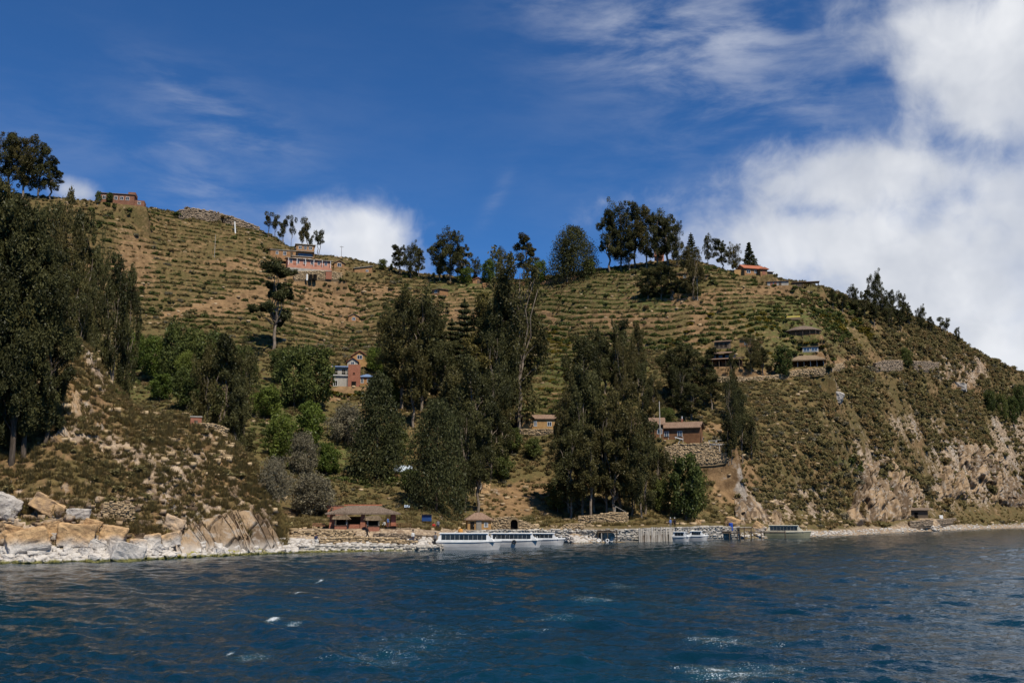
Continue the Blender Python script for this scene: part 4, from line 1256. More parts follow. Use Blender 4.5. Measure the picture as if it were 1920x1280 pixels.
def bar(bm, p, q, r, n=6):
    """round bar between two points"""
    p = Vector(p); q = Vector(q); d = (q - p).normalized()
    a = d.orthogonal().normalized(); b = d.cross(a)
    A_ = [bm.verts.new(p + (a * math.cos(6.2832 * k / n) + b * math.sin(6.2832 * k / n)) * r) for k in range(n)]
    B_ = [bm.verts.new(q + (a * math.cos(6.2832 * k / n) + b * math.sin(6.2832 * k / n)) * r) for k in range(n)]
    bm.faces.new(A_[::-1]); bm.faces.new(B_)
    for k in range(n):
        bm.faces.new([A_[k], A_[(k + 1) % n], B_[(k + 1) % n], B_[k]])
def facing(p, yaw=0.0):
    """turn that lets local +Y point away from the camera"""
    return -math.atan2(p.x, p.y) + R(yaw)
def mpx(p, px):
    return px * p.y / RAD

def add_window(root, x, z, w_, h_, y, glass=None, frame=None, side=0):
    """window in the front face (y) of a building; side=+1/-1 puts it in an end wall at x"""
    glass = glass or M_GLASS; frame = frame or M_WHITE
    f = .08
    bm = bmesh.new()
    if side == 0:
        for a in [(x - w_/2 - f, x - w_/2, z, z + h_), (x + w_/2, x + w_/2 + f, z, z + h_), (x - w_/2 - f, x + w_/2 + f, z + h_, z + h_ + f), (x - w_/2 - f - .05, x + w_/2 + f + .05, z - f, z), (x - .03, x + .03, z, z + h_)]:
            bbox(bm, a[0], a[1], y - .07, y + .02, a[2], a[3])
        fr = bm_obj('window', bm, frame, root)
        part_box('pane', fr, glass, x - w_/2, x + w_/2, y - .025, y + .05, z, z + h_)
    else:
        yy = y
        for a in [(yy - w_/2 - f, yy - w_/2, z, z + h_), (yy + w_/2, yy + w_/2 + f, z, z + h_), (yy - w_/2 - f, yy + w_/2 + f, z + h_, z + h_ + f), (yy - w_/2 - f, yy + w_/2 + f, z - f, z)]:
            bbox(bm, x - .07, x + .07, a[0], a[1], a[2], a[3])
        fr = bm_obj('window', bm, frame, root)
        part_box('pane', fr, glass, x - .03, x + .03, yy - w_/2, yy + w_/2, z, z + h_)
    return fr
def add_door(root, x, w_, h_, y, mat=None):
    d = part_box('door', root, mat or M_WOOD, x - w_/2, x + w_/2, y - .05, y + .05, 0, h_)
    part_box('handle', d, M_PALEWOOD, x + w_/2 - .16, x + w_/2 - .08, y - .10, y - .05, h_ * .45, h_ * .45 + .12)
    return d
def add_roof(root, kind, w_, d_, h_, rise, over, mat, th=.16, trim=None):
    bm = bmesh.new()
    W2, D2 = w_/2 + over, d_/2 + over
    drop = rise * over / (d_/2) if kind == 'gable_x' else rise * over / (w_/2)
    if kind == 'gable_x':
        prism_x(bm, [(-D2, h_ - drop), (0, h_ + rise), (D2, h_ - drop), (D2, h_ - drop + th), (0, h_ + rise + th), (-D2, h_ - drop + th)], -W2, W2)
    elif kind == 'gable_y':
        prism(bm, [(-W2, h_ - drop), (0, h_ + rise), (W2, h_ - drop), (W2, h_ - drop + th), (0, h_ + rise + th), (-W2, h_ - drop + th)], -D2, D2)
    elif kind == 'shed':
        prism_x(bm, [(-D2, h_), (D2, h_ + rise), (D2, h_ + rise + th), (-D2, h_ + th)], -W2, W2)
    elif kind == 'slant':                       # falls to the left, as seen from the lake
        prism(bm, [(-W2, h_), (W2, h_ + rise), (W2, h_ + rise + th), (-W2, h_ + th)], -D2, D2)
    elif kind == 'flat':
        bbox(bm, -W2, W2, -D2, D2, h_, h_ + th)
    elif kind == 'hip':
        k = max(.02, min(W2 - .1, W2 - D2 * .9)) if W2 > D2 else .05
        lo = [(-W2, -D2), (W2, -D2), (W2, D2), (-W2, D2)]
        a = [bm.verts.new((x, y, h_)) for x, y in lo]; b = [bm.verts.new((x, y, h_ + th)) for x, y in lo]
        r = [bm.verts.new((-k, 0, h_ + rise + th)), bm.verts.new((k, 0, h_ + rise + th))]
        bm.faces.new(a[::-1])
        for i in range(4):
            bm.faces.new([a[i], a[(i + 1) % 4], b[(i + 1) % 4], b[i]])
        bm.faces.new([b[0], b[1], r[1], r[0]]); bm.faces.new([b[2], b[3], r[0], r[1]]); bm.faces.new([b[1], b[2], r[1]]); bm.faces.new([b[3], b[0], r[0]])
    elif kind == 'round':
        n = 20
        a = [bm.verts.new((W2 * math.cos(6.2832 * i / n), D2 * math.sin(6.2832 * i / n), h_)) for i in range(n)]
        c = [bm.verts.new((W2 * .5 * math.cos(6.2832 * i / n), D2 * .5 * math.sin(6.2832 * i / n), h_ + rise * .68 + th)) for i in range(n)]
        b = [bm.verts.new((W2 * math.cos(6.2832 * i / n), D2 * math.sin(6.2832 * i / n), h_ + th)) for i in range(n)]
        tp = bm.verts.new((0, 0, h_ + rise + th))
        bm.faces.new(a[::-1])
        for i in range(n):
            j = (i + 1) % n
            bm.faces.new([a[i], a[j], b[j], b[i]]); bm.faces.new([b[i], b[j], c[j], c[i]]); bm.faces.new([c[i], c[j], tp])
    return bm_obj('roof', bm, mat, root)
def house(name, p, w_, d_, h_, label, wall, roof=('gable_x', M_OLDTILE, 1.0, .4), wins=(), doors=(), yaw=0.0, cat='house', group=None, sink=1.6, glass=None, frame=None, dz=0.0):
    o = thing(name, (p.x, p.y, p.z + dz), label, cat, group, facing(p, yaw))
    bm = bmesh.new()
    kind, rmat, rise, over = roof
    if kind == 'gable_y':
        prism(bm, [(-w_/2, -sink), (w_/2, -sink), (w_/2, h_), (0, h_ + rise), (-w_/2, h_)], -d_/2, d_/2)
    elif kind == 'gable_x':
        prism_x(bm, [(-d_/2, -sink), (d_/2, -sink), (d_/2, h_), (0, h_ + rise), (-d_/2, h_)], -w_/2, w_/2)
    elif kind == 'shed':
        prism_x(bm, [(-d_/2, -sink), (d_/2, -sink), (d_/2, h_ + rise * .9), (-d_/2, h_)], -w_/2, w_/2)
    elif kind == 'slant':
        prism(bm, [(-w_/2, -sink), (w_/2, -sink), (w_/2, h_ + rise * .93), (-w_/2, h_)], -d_/2, d_/2)
    elif kind == 'round':
        n = 18
        a = [bm.verts.new((w_/2 * math.cos(6.2832 * i / n), d_/2 * math.sin(6.2832 * i / n), -sink)) for i in range(n)]
        b = [bm.verts.new((w_/2 * math.cos(6.2832 * i / n), d_/2 * math.sin(6.2832 * i / n), h_)) for i in range(n)]
        for i in range(n):
            bm.faces.new([a[i], a[(i + 1) % n], b[(i + 1) % n], b[i]])
        bm.faces.new(b)
    else:
        bbox(bm, -w_/2, w_/2, -d_/2, d_/2, -sink, h_)
    bm_obj('wall', bm, wall, o)
    add_roof(o, kind, w_, d_, h_ + .004, rise, over, rmat)
    for wn in wins:
        add_window(o, wn[0], wn[1], wn[2], wn[3], -d_/2, glass, frame)
    for dr in doors:
        add_door(o, dr[0], dr[1], dr[2], -d_/2, dr[3] if len(dr) > 3 else None)
    return o

# ------------------------------------------------------------------ stones
def stones_mesh(name, centres, sizes, rg, turn=None):
    """irregular blocks, each with eight shaken corners, joined into one mesh"""
    n = len(centres)
    c = np.array([[-1, -1, -1], [1, -1, -1], [1, 1, -1], [-1, 1, -1], [-1, -1, 1], [1, -1, 1], [1, 1, 1], [-1, 1, 1]], float) * .5
    V = c[None] * (1.04 + rg.normal(0, .13, (n, 8, 3))) * np.asarray(sizes)[:, None, :]
    V *= (1 - .12 * rg.random((n, 8, 1)))
    if turn is not None:
        cs, sn = np.cos(turn)[:, None], np.sin(turn)[:, None]
        x = V[..., 0] * cs - V[..., 1] * sn; y = V[..., 0] * sn + V[..., 1] * cs
        V[..., 0] = x; V[..., 1] = y
    V += np.asarray(centres)[:, None, :]
    f = np.array([[0, 3, 2, 1], [4, 5, 6, 7], [0, 1, 5, 4], [1, 2, 6, 5], [2, 3, 7, 6], [3, 0, 4, 7]])
    Fc = (np.arange(n)[:, None, None] * 8 + f[None]).reshape(-1, 4)
    me = np_mesh(name, V.reshape(-1, 3), Fc)
    at_ = me.attributes.new('tint', 'FLOAT', 'FACE'); at_.data.foreach_set('value', np.repeat(rg.random(n), 6).astype(np.float32))
    return me
def stone_wall(name, pts, hts, label, mat, size=.42, thick=.6, cat='wall', group=None, seed=1, batter=0.0):
    """dry-stone wall along world points (x, y, z of its foot), with height at each point"""
    rg = np.random.default_rng(seed)
    pts = [Vector(p) for p in pts]
    o = thing(name, pts[0], label, cat, group)
    base = pts[0]
    C, S, T_ = [], [], []
    bm = bmesh.new(); ring = []
    for a, b, h0, h1 in zip(pts, pts[1:], hts, hts[1:]):
        L = (b - a).length; d = (b - a) / L; ang = math.atan2(d.y, d.x)
        nrm_ = Vector((d.y, -d.x, 0)).normalized()
        if nrm_.y > 0: nrm_ = -nrm_
        z = -.3; hmax = max(h0, h1)
        while z < hmax:
            hh = size * (.42 + .36 * rg.random()); s = -size * rg.random()
            while s < L:
                w_ = size * (.55 + 1.1 * rg.random() ** 1.5)
                f = min(max((s + w_ / 2) / L, 0), 1)
                if z < h0 + (h1 - h0) * f + rg.normal(0, size * .15):
                    q = a + (b - a) * f - base + nrm_ * (thick * .5 + rg.normal(0, .05) - batter * max(z, 0))
                    C.append((q.x, q.y, q.z + z + hh * (.5 + rg.normal(0, .08)))); S.append((w_ * 1.06, size * .8, hh * (.85 + .4 * rg.random()))); T_.append(ang + rg.normal(0, .12))
                s += w_
            z += hh
        s = 0.0
        while s < L:
            w_ = size * (.7 + .9 * rg.random()); p = a + d * (s + w_ / 2); h = h0 + (h1 - h0) * s / L
            C.append((p.x - base.x, p.y - base.y, p.z - base.z + h + rg.normal(0, .06))); S.append((w_ * 1.05, thick * 1.15, size * (.3 + .3 * rg.random()))); T_.append(ang + rg.normal(0, .2))
            s += w_
        q0 = a - base; q1 = b - base
        n2 = nrm_ * (thick * .5 + size * .22)
        v = [bm.verts.new(q) for q in [q0 + n2 - Vector((0, 0, .8)), q1 + n2 - Vector((0, 0, .8)), q1 - n2 - Vector((0, 0, .8)), q0 - n2 - Vector((0, 0, .8)), q0 + n2 - nrm_ * batter * h0 + Vector((0, 0, h0 - .05)), q1 + n2 - nrm_ * batter * h1 + Vector((0, 0, h1 - .05)), q1 - n2 + Vector((0, 0, h1 - .05)), q0 - n2 + Vector((0, 0, h0 - .05))]]
        for f in [(0, 3, 2, 1), (4, 5, 6, 7), (0, 1, 5, 4), (1, 2, 6, 5), (2, 3, 7, 6), (3, 0, 4, 7)]:
            bm.faces.new([v[i] for i in f])
    bm_obj('core', bm, mat, o)
    st = link('stones', stones_mesh('stones', np.array(C), np.array(S), rg, np.array(T_)), mat, o)
    st['kind'] = 'stuff'
    return o
def ground_path(px_pts, dz=0.0):
    return [at(x, y) + Vector((0, 0, dz)) for x, y in px_pts]

m_boulder, t = mat_new('shore_boulder')
geo = t.n('ShaderNodeNewGeometry'); pos = geo.outputs['Position']
spz = t.n('ShaderNodeSeparateXYZ'); t.set(spz.inputs[0], pos)
oi = t.n('ShaderNodeObjectInfo')
nb = t.noise(pos, 1.1, 5, .65, .3); ns = t.noise(pos, 6.0, 4, .65); nl = t.noise(pos, .35, 2, .5)
grey = t.mix(t.ss(nb, .3, .7), (.26, .235, .21), (.47, .435, .39))
tan = t.mix(t.ss(nb, .3, .7), (.26, .16, .08), (.50, .33, .17))
hi_ = t.ss(t.m('ADD', spz.outputs[2], t.m('MULTIPLY', t.m('SUBTRACT', nl, .5), 2.5)), 1.6, 2.8)
rc = t.mix(t.m('MULTIPLY', hi_, t.ss(t.m('ADD', t.m('MULTIPLY', oi.outputs['Random'], .7), t.m('MULTIPLY', nb, .3)), .25, .55)), grey, tan)
rc = t.mix(t.ss(ns, .52, .78, 0, .45), rc, (.10, .08, .06))
vc = t.n('ShaderNodeTexVoronoi', feature='DISTANCE_TO_EDGE'); t.set(vc.inputs['Vector'], t.vm('ADD', t.vm('MULTIPLY', pos, (.9, .9, 1.6)), t.vm('MULTIPLY', t.noise(pos, 1.2, 3, .6, 0, 1), (.9, .9, .9)))); vc.inputs['Scale'].default_value = .75
rc = t.mix(t.m('MULTIPLY', t.ss(vc.outputs[0], 0, .022, .8, 0), t.ss(nl, .35, .6)), rc, (.06, .048, .036))
zz = t.m('ADD', spz.outputs[2], t.m('MULTIPLY', t.m('SUBTRACT', nb, .5), .9))
rc = t.mix(t.m('MULTIPLY', t.ss(zz, 1.3, 2.3, .55, 0), t.ss(ns, .3, .6)), rc, (.56, .53, .49))
rc = t.mix(t.m('MULTIPLY', t.ss(zz, .15, .42, .9, 0), t.ss(spz.outputs[0], -20, -6, 1, .25)), rc, t.mix(ns, (.06, .07, .01), (.20, .175, .02)))
finish(t, principled(t, rc, .9, .2, bump(t, t.m('ADD', nb, t.m('MULTIPLY', ns, .4)), .8, .15)))

def hull_block(seed, dims, jit=.2, n=14, cut=.5):
    """angular block: hull of points on a shaken box with chopped corners"""
    rg = np.random.default_rng(seed)
    bm = bmesh.new()
    for sx in (-1, 1):
        for sy in (-1, 1):
            for sz in (-1, 1):
                c = np.array([sx, sy, sz], float)
                for k in range(2):
                    f = np.ones(3); f[rg.integers(3)] = 1 - cut * rg.random()
                    bm.verts.new(tuple(c * f * (1 - jit * rg.random(3)) * np.array(dims) * .5))
    bmesh.ops.convex_hull(bm, input=list(bm.verts))
    bmesh.ops.dissolve_limit(bm, angle_limit=R(7), verts=bm.verts, edges=bm.edges)
    for v in [v for v in bm.verts if not v.link_faces]: bm.verts.remove(v)
    bmesh.ops.recalc_face_normals(bm, faces=bm.faces)
    bmesh.ops.bevel(bm, geom=list(bm.edges), offset=min(dims) * .03, segments=1, affect='EDGES')
    bmesh.ops.triangulate(bm, faces=bm.faces)
    for k in range(3):
        Lmax = max(dims) / (3, 6, 11)[k]
        ed_ = [e for e in bm.edges if e.calc_length() > Lmax]
        if ed_: bmesh.ops.subdivide_edges(bm, edges=ed_, cuts=1)
        bmesh.ops.triangulate(bm, faces=bm.faces)
    md_ = min(dims)
    for v in bm.verts:
        q = v.co / md_ * 1.3 + Vector((seed, seed * .7, 0))
        v.co += v.normal * md_ * (.07 * noise.noise(q) + .06 * noise.noise(q * 2.7) + .035 * noise.noise(q * 6))
    me = bpy.data.meshes.new('boulder'); bm.to_mesh(me); bm.free()
    me.materials.append(m_boulder)
    return me
def boulder(x, yb, wpx, hpx, label, seed, tilt=0.0, depth=.9, group=None, name='boulder', sink=.12, turn=0.0, cut=.5):
    p = at(x, yb)
    w_, h_ = mpx(p, wpx), mpx(p, hpx)
    o = link(name, hull_block(seed, (w_, w_ * depth, h_), cut=cut))
    o.location = (p.x, p.y + w_ * depth * .25, p.z + h_ * (.5 - sink))
    o.rotation_euler = (0, R(tilt), facing(p) + R(turn))
    return tag(o, label, 'boulder', group)
boulder(82, 966, 66, 34, 'pale tilted block perched highest among the shore boulders', 1, 30, .8, sink=.0, cut=.2)
boulder(0, 972, 56, 52, 'grey weathered boulder cut by the left edge of the picture', 2, 22, .9)
boulder(134, 1022, 72, 46, 'big orange-topped block with a dark undercut front', 3, 4, .8, cut=.25)
boulder(42, 1036, 78, 52, 'broad grey and orange boulder at far left above the white rocks', 4, -12, .9)
boulder(207, 1018, 54, 38, 'orange-brown wedge right of the big orange-topped block', 5, 10, .9, cut=.4)
boulder(228, 1054, 68, 40, 'large pale slab tipped into the water with a black shaded side', 6, 14, .7, turn=25, cut=.2)
boulder(142, 972, 46, 22, 'flat brown block behind the big orange-topped block', 7, 3, .9, cut=.25)
boulder(18, 1012, 40, 30, 'brown boulder behind the broad grey and orange one at far left', 21, 15, .9)
boulder(92, 1000, 36, 26, 'ochre boulder between the tilted pale block and the orange-topped one', 22, -10, .9)
boulder(170, 992, 34, 22, 'tan angular boulder right of the flat brown block', 23, 18, .9)
boulder(282, 1020, 34, 22, 'tan boulder left of the block with the grey foot', 24, -8, .9)
boulder(318, 1026, 36, 32, 'tan block with grey foot at the left end of the slanting cliff', 8, -12, .8)
boulder(256, 1026, 32, 18, 'low grey boulder right of the orange-brown wedge', 9, 6, .9)
boulder(322, 996, 42, 28, 'overhanging grey rock under the scrub above the tan block', 10, 20, .8, sink=.0)
boulder(30, 950, 20, 14, 'small pinkish boulder left of the pale tilted block', 12, 10, .9)
boulder(178, 1030, 34, 22, 'grey boulder wedged between the orange block and the pale slab', 13, 15, .9)
boulder(1375, 990, 30, 24, 'rounded brown boulder on the bank left of the cream boat', 14, 20, .9)
boulder(1425, 996, 26, 18, 'slanting tan boulder behind the plank walkway', 15, 35, .9)
boulder(1572, 752, 22, 22, 'pale rock outcrop on the slope below the thatched hall', 16, 25, .8)
boulder(1800, 730, 30, 16, 'pale outcrop at the lower end of the bare path on the right', 17, 10, .8)
boulder(910, 925, 18, 22, 'grey boulder on the bare slope above the arched wall', 18, 10, .9)
boulder(1310, 982, 12, 10, 'small orange boulder behind the quay under the leafy pair', 19, 10, .9)
# cliffs: slanting beds broken into blocks, standing proud of the slope
def cliff(name, bot, top, NA, NB, out, bed, seed, dip=55, sink=1.2, ragged=-1.0):
    """bot/top: rows of photo pixels along the foot and the brow"""
    xs = np.linspace(bot[0][0], bot[-1][0], NA)
    yb_ = np.interp(xs, [p[0] for p in bot], [p[1] for p in bot]); yt_ = np.interp(xs, [p[0] for p in top], [p[1] for p in top])
    b = np.linspace(0, 1, NB)
    Pt = np.zeros((NA, NB, 3))
    for a_ in range(NA):
        lo, hi = at(xs[a_], yb_[a_]), at(xs[a_], yt_[a_])
        lo = np.array(lo) - np.array([0, 0, .5]); hi = np.array(hi)
        Pt[a_] = lo[None] + (hi - lo)[None] * b[:, None]
    al = np.cumsum(np.concatenate([[0], np.linalg.norm(np.diff(Pt[:, 0], axis=0), axis=1)]))[:, None] + 0 * b[None]
    zz_ = Pt[..., 2]
    cd_, sd_ = math.cos(R(dip)), math.sin(R(dip))
    wob = fbm(al / 5, zz_ / 5, seed, 3) * .6
    c = (al * sd_ + zz_ * cd_) / bed + wob; e = (al * cd_ - zz_ * sd_) / (bed * 2.6) + fbm(al / 5, zz_ / 5, seed + 3, 2) * .3
    c = c + .55 * np.sin(c * 1.7 + seed) + .3 * np.sin(c * .73)
    ic = np.floor(c); ie = np.floor(e + hash2(ic, ic * 0, seed) * 3)
    blk = hash2(ic, ie, seed + 1)
    saw = c - ic
    d = out * (.85 * blk + .75 * saw ** 1.5 + .6 * fbm(al / 3, zz_ / 3, seed + 5, 3) + .30 * fbm(al / .7, zz_ / .7, seed + 9, 3))
    fe = e + hash2(ic, ic * 0, seed) * 3; fe = fe - np.floor(fe)
    crev = 1 - sstep(np.minimum(np.minimum(saw, 1 - saw) / .07, np.minimum(fe, 1 - fe) / .035), .3, 1.0)
    d = d - out * .45 * crev
    rag = sstep(fbm(al / (bed * 2.2), zz_ / (bed * 2.2), seed + 13, 3), ragged - .15, ragged + .12)
    edge = sstep(b, 0, .10)[None] * (1 - sstep(b, .72, 1.0))[None] * (sstep(np.linspace(0, 1, NA), 0, .08) * (1 - sstep(np.linspace(0, 1, NA), .94, 1)))[:, None]
    edge = edge * rag
    d = d * edge - sink * (1 - edge) * np.where(b[None] > .5, 1, .3)
    Pt[..., 1] -= d * .86; Pt[..., 2] += d * .25 * edge
    ii, jj = np.meshgrid(np.arange(NA - 1), np.arange(NB - 1), indexing='ij'); a0 = (ii * NB + jj).ravel()
    me = np_mesh(name, Pt.reshape(-1, 3), np.stack([a0, a0 + NB, a0 + NB + 1, a0 + 1], -1))
    ta = me.attributes.new('tint', 'FLOAT', 'POINT'); ta.data.foreach_set('value', (np.clip(blk * .8 + .2 * saw - .5 * crev, 0, 1)).astype(np.float32).ravel())
    return tag(link(name, me, m_cliff), kind='structure')
m_cliff, t = mat_new('cliff_rock')
geo = t.n('ShaderNodeNewGeometry'); pos = geo.outputs['Position']
spz = t.n('ShaderNodeSeparateXYZ'); t.set(spz.inputs[0], pos)
ti = t.n('ShaderNodeAttribute', attribute_name='tint').outputs['Fac']
na = t.noise(pos, .5, 5, .65); nb = t.noise(pos, 3.5, 4, .65)
cc_ = t.mix(t.ss(t.m('ADD', t.m('MULTIPLY', ti, .5), t.m('MULTIPLY', na, .5)), .28, .72), (.085, .058, .036), (.29, .205, .125))
cc_ = t.mix(t.ss(na, .50, .66, 0, .8), cc_, t.mix(nb, (.17, .15, .13), (.40, .37, .33)))
cc_ = t.mix(t.ss(nb, .50, .72, 0, .6), cc_, (.07, .05, .032))
zz = t.m('ADD', spz.outputs[2], t.m('MULTIPLY', t.m('SUBTRACT', na, .5), 2.5))
inn_ = t.ss(spz.outputs[0], -20, -10, 1, 0)
cc_ = t.mix(t.m('MULTIPLY', t.ss(zz, .7, 1.9, .6, 0), inn_), cc_, (.40, .37, .33))
cc_ = t.mix(t.m('MULTIPLY', t.ss(zz, .2, .5, 1, 0), inn_), cc_, (.22, .20, .015))
finish(t, principled(t, cc_, .92, .15, bump(t, t.m('ADD', na, t.m('MULTIPLY', nb, .6)), .9, .2)))
cliff('headland_cliff', [(322, 1046), (400, 1042), (470, 1039), (530, 1036.5), (541, 1036)], [(322, 1000), (360, 968), (400, 952), (450, 940), (490, 945), (512, 965), (528, 1010), (541, 1030)], 340, 160, 1.25, 1.3, 301, 55, 1.6)
cliff('headland_cliff_top', [(420, 960), (470, 950), (522, 985)], [(420, 905), (470, 890), (510, 930)], 90, 60, .9, 1.2, 305, 60, 1.2, -.05)
cliff('scree_cliff', [(90, 830), (130, 830), (170, 800), (205, 770)], [(90, 800), (130, 735), (160, 690), (205, 742)], 100, 90, 1.0, 1.4, 309, 60, 1.2, -.05)
cliff('right_cliff', [(1590, 985), (1640, 985), (1700, 975), (1735, 950)], [(1590, 930), (1625, 860), (1660, 835), (1735, 900)], 180, 170, 2.4, 2.6, 313, 65, 2.0, -.10)
cliff('far_right_cliff', [(1755, 935), (1800, 940), (1860, 950), (1935, 955)], [(1755, 860), (1790, 800), (1850, 815), (1935, 850)], 200, 160, 2.8, 3.0, 317, 62, 2.4, -.08)
cliff('bank_cliff', [(1380, 985), (1420, 985), (1470, 990)], [(1380, 930), (1410, 915), (1470, 960)], 90, 70, 1.2, 1.5, 321, 55, 1.4, -.12)
cliff('outcrop', [(1770, 712), (1800, 715), (1838, 705)], [(1770, 690), (1800, 668), (1838, 678)], 80, 60, 1.4, 1.8, 325, 60, 1.4, -.1)
# the band of pale boulders along the headland
ROCKMARKS = [(82, 945, 'the perched pale block'), (0, 950, 'the grey boulder at the left edge'), (134, 1000, 'the orange-topped block'), (42, 1015, 'the broad grey and orange boulder'), (207, 1000, 'the orange-brown wedge'), (228, 1035, 'the pale slab in the water'), (318, 1012, 'the tan block with grey foot'), (380, 1010, 'the left end of the slanting cliff'), (450, 1010, 'the middle of the slanting cliff'), (515, 1015, 'the right end of the slanting cliff'), (282, 1010, 'the tan boulder before the cliff')]
BV = [hull_block(80 + k, (1, .9, .62), .28) for k in range(8)]
rb = np.random.default_rng(9)
spots = []
for k in range(420):
    x = -60 + 610 * rb.random(); f = rb.random()
    ys = np.interp(x, [p[0] for p in SHORE_PX], [p[1] for p in SHORE_PX])
    top = np.interp(x, [-60, 150, 250, 330, 540], [1000, 1005, 1015, 1022, 1028])
    yb = ys + 1.0 - (ys - top) * f ** 1.3
    sz = (.45 + 1.5 * rb.random() ** 2.2) * (1.15 - .35 * f) * (1.0 if x < 330 else .7)
    p = at(x, min(yb, ys - .4))
    if any(math.hypot(p.x - q.x, p.y - q.y) < (sz + r_) * .36 for q, r_ in spots): continue
    spots.append((p, sz))
    o = link('boulder', BV[k % 8])
    o.location = (p.x, p.y, p.z + sz * .14)
    o.scale = (sz * (.9 + .5 * rb.random()), sz, sz * (.8 + .4 * rb.random()))
    o.rotation_euler = (rb.normal(0, .25), rb.normal(0, .25), rb.random() * 6.28)
    w2 = 'green-stained boulder at the waterline' if p.z < .35 else 'pale shore boulder'
    w1 = where_words(x, yb, ROCKMARKS)
    tag(o, f'{w2} {w1}', 'boulder', f'{w2}s {w1}')
print('boulders', len(spots))
# cobbles along the rest of the shore
C, S, T_ = [], [], []
for k in range(5200):
    x = 0 + 1930 * rb.random() if k % 3 else 540 + 560 * rb.random()
    ys = np.interp(x, [p[0] for p in SHORE_PX], [p[1] for p in SHORE_PX])
    yb = ys - 1 - (24 if x < 860 else 12 if x < 1500 else 8) * rb.random() ** 1.2
    p = at(x, yb)
    s = (.16 + .42 * rb.random() ** 2.2) * (1.2 if x < 560 else 1.0)
    C.append((p.x, p.y, p.z + s * .12)); S.append((s * 1.2, s, s * .8)); T_.append(rb.random() * 6.28)
cob = link('shore_cobbles', stones_mesh('shore_cobbles', np.array(C), np.array(S), rb, np.array(T_)), m_boulder)
tag(cob, 'loose pale cobbles strewn along the water line', 'stones', kind='stuff')
# rubble on the headland behind the boulders
C, S, T_ = [], [], []
for k in range(650):
    x = -40 + 400 * rb.random(); p = at(x, 935 + 85 * rb.random())
    s = .15 + .75 * rb.random() ** 3.5
    C.append((p.x, p.y, p.z + s * .1)); S.append((s * 1.3, s, s * .8)); T_.append(rb.random() * 6.28)
tag(link('headland_rubble', stones_mesh('headland_rubble', np.array(C), np.array(S), rb, np.array(T_)), m_cliff), 'broken rubble on the headland behind the shore boulders', 'stones', kind='stuff')
# stones lying about the slopes
C, S, T_ = [], [], []
pick = rs.choice(np.where((cst > 2.2) & (rs.random(NCAND) < .06 + .5 * np.clip(crk, 0, 1) + .10 * np.clip(cbr, 0, 1)))[0], 4200, replace=False)
for j in pick:
    s = .2 + .75 * rs.random() ** 2.5
    C.append((cx[j], cy_[j], cz[j] + s * .1)); S.append((s * 1.3, s, s * .8)); T_.append(rs.random() * 6.28)
tag(link('field_stones', stones_mesh('field_stones', np.array(C), np.array(S), rb, np.array(T_)), M_TANSTONE), 'loose stones scattered over the slopes', 'stones', kind='stuff')
# ------------------------------------------------------------------ buildings
def wins_row(n, w_, z, ww, wh, x0=None, x1=None):
    x0 = -w_/2 + .9 if x0 is None else x0; x1 = w_/2 - .9 if x1 is None else x1
    return [(x0 + (x1 - x0) * (k / max(n - 1, 1)), z, ww, wh) for k in range(n)]
# red brick house on the hilltop
p = A['brick_top']; W_ = mpx(p, 62)
o = house('brick_house', p, W_, 5.5, 3.6, 'long red brick house on the hilltop at the upper left', M_OLDBRICK, ('flat', M_OLDTILE, 0, .3), wins_row(5, W_, 1.6, 1.0, 1.1, -W_ * .4, W_ * .30), yaw=-10, sink=2, dz=.3)
part_box('wall', o, M_OLDBRICK, W_/2 + .01, W_/2 + 3.4, -2.2, 2.0, -2.5, 1.9)
part_box('parapet', o, M_OLDBRICK, W_/2 - 2.2, W_/2 + .3, -2.4, 2.4, 3.77, 4.7)
add_window(o, W_/2 + 1.7, .5, .9, .9, -2.2)
bm = bmesh.new(); cyl(bm, 0, 0, -.5, 4.2, .08, 8)
pp = at(183, 384); q_ = bm_obj('post', bm, M_PALEWOOD); q_.location = pp; tag(q_, 'thin grey post at the left end of the red brick hilltop house', 'post')
# ruined stone terrace on the ridge
px_ = [(333, 407), (360, 410), (390, 414), (415, 418), (432, 421), (460, 428), (485, 434)]
stone_wall('stone_rampart', ground_path(px_, -.3), [2.6, 4.2, 4.0, 3.8, 3.4, 2.6, 1.8], 'long grey-brown stone rampart along the skyline left of the hotel', M_STONE, .7, 1.2, seed=3)
for k, (x, y, s) in enumerate([(332, 406, 2.4), (350, 402, 1.6), (405, 412, 1.8), (418, 414, 2.0), (428, 417, 1.8), (385, 408, 1.4)]):
    pp = at(x, y)
    q_ = thing('hedge_bush', pp, ['round dark bush at the left end of the stone rampart', 'low rusty bush on top of the rampart near its left end', 'rusty bush on the middle of the stone rampart', 'largest rusty bush on the stone rampart', 'rusty bush on the rampart above the white post', 'smallest dry bush on the stone rampart'][k], 'bush')
    q_.scale = (s, s, s * .9); q_.location.z += 2.0 if k else .2
    link('foliage', BUSH['deep' if k == 0 else 'rust'][k % 3], None, q_)
bm = bmesh.new(); cyl(bm, 0, 0, -.6, 4.4, .28, 8, .22)
q_ = bm_obj('white_post', bm, M_WHITE); q_.location = at(441, 436); q_.rotation_euler = (0, R(-5), 0); tag(q_, 'leaning white post below the stone rampart', 'post')
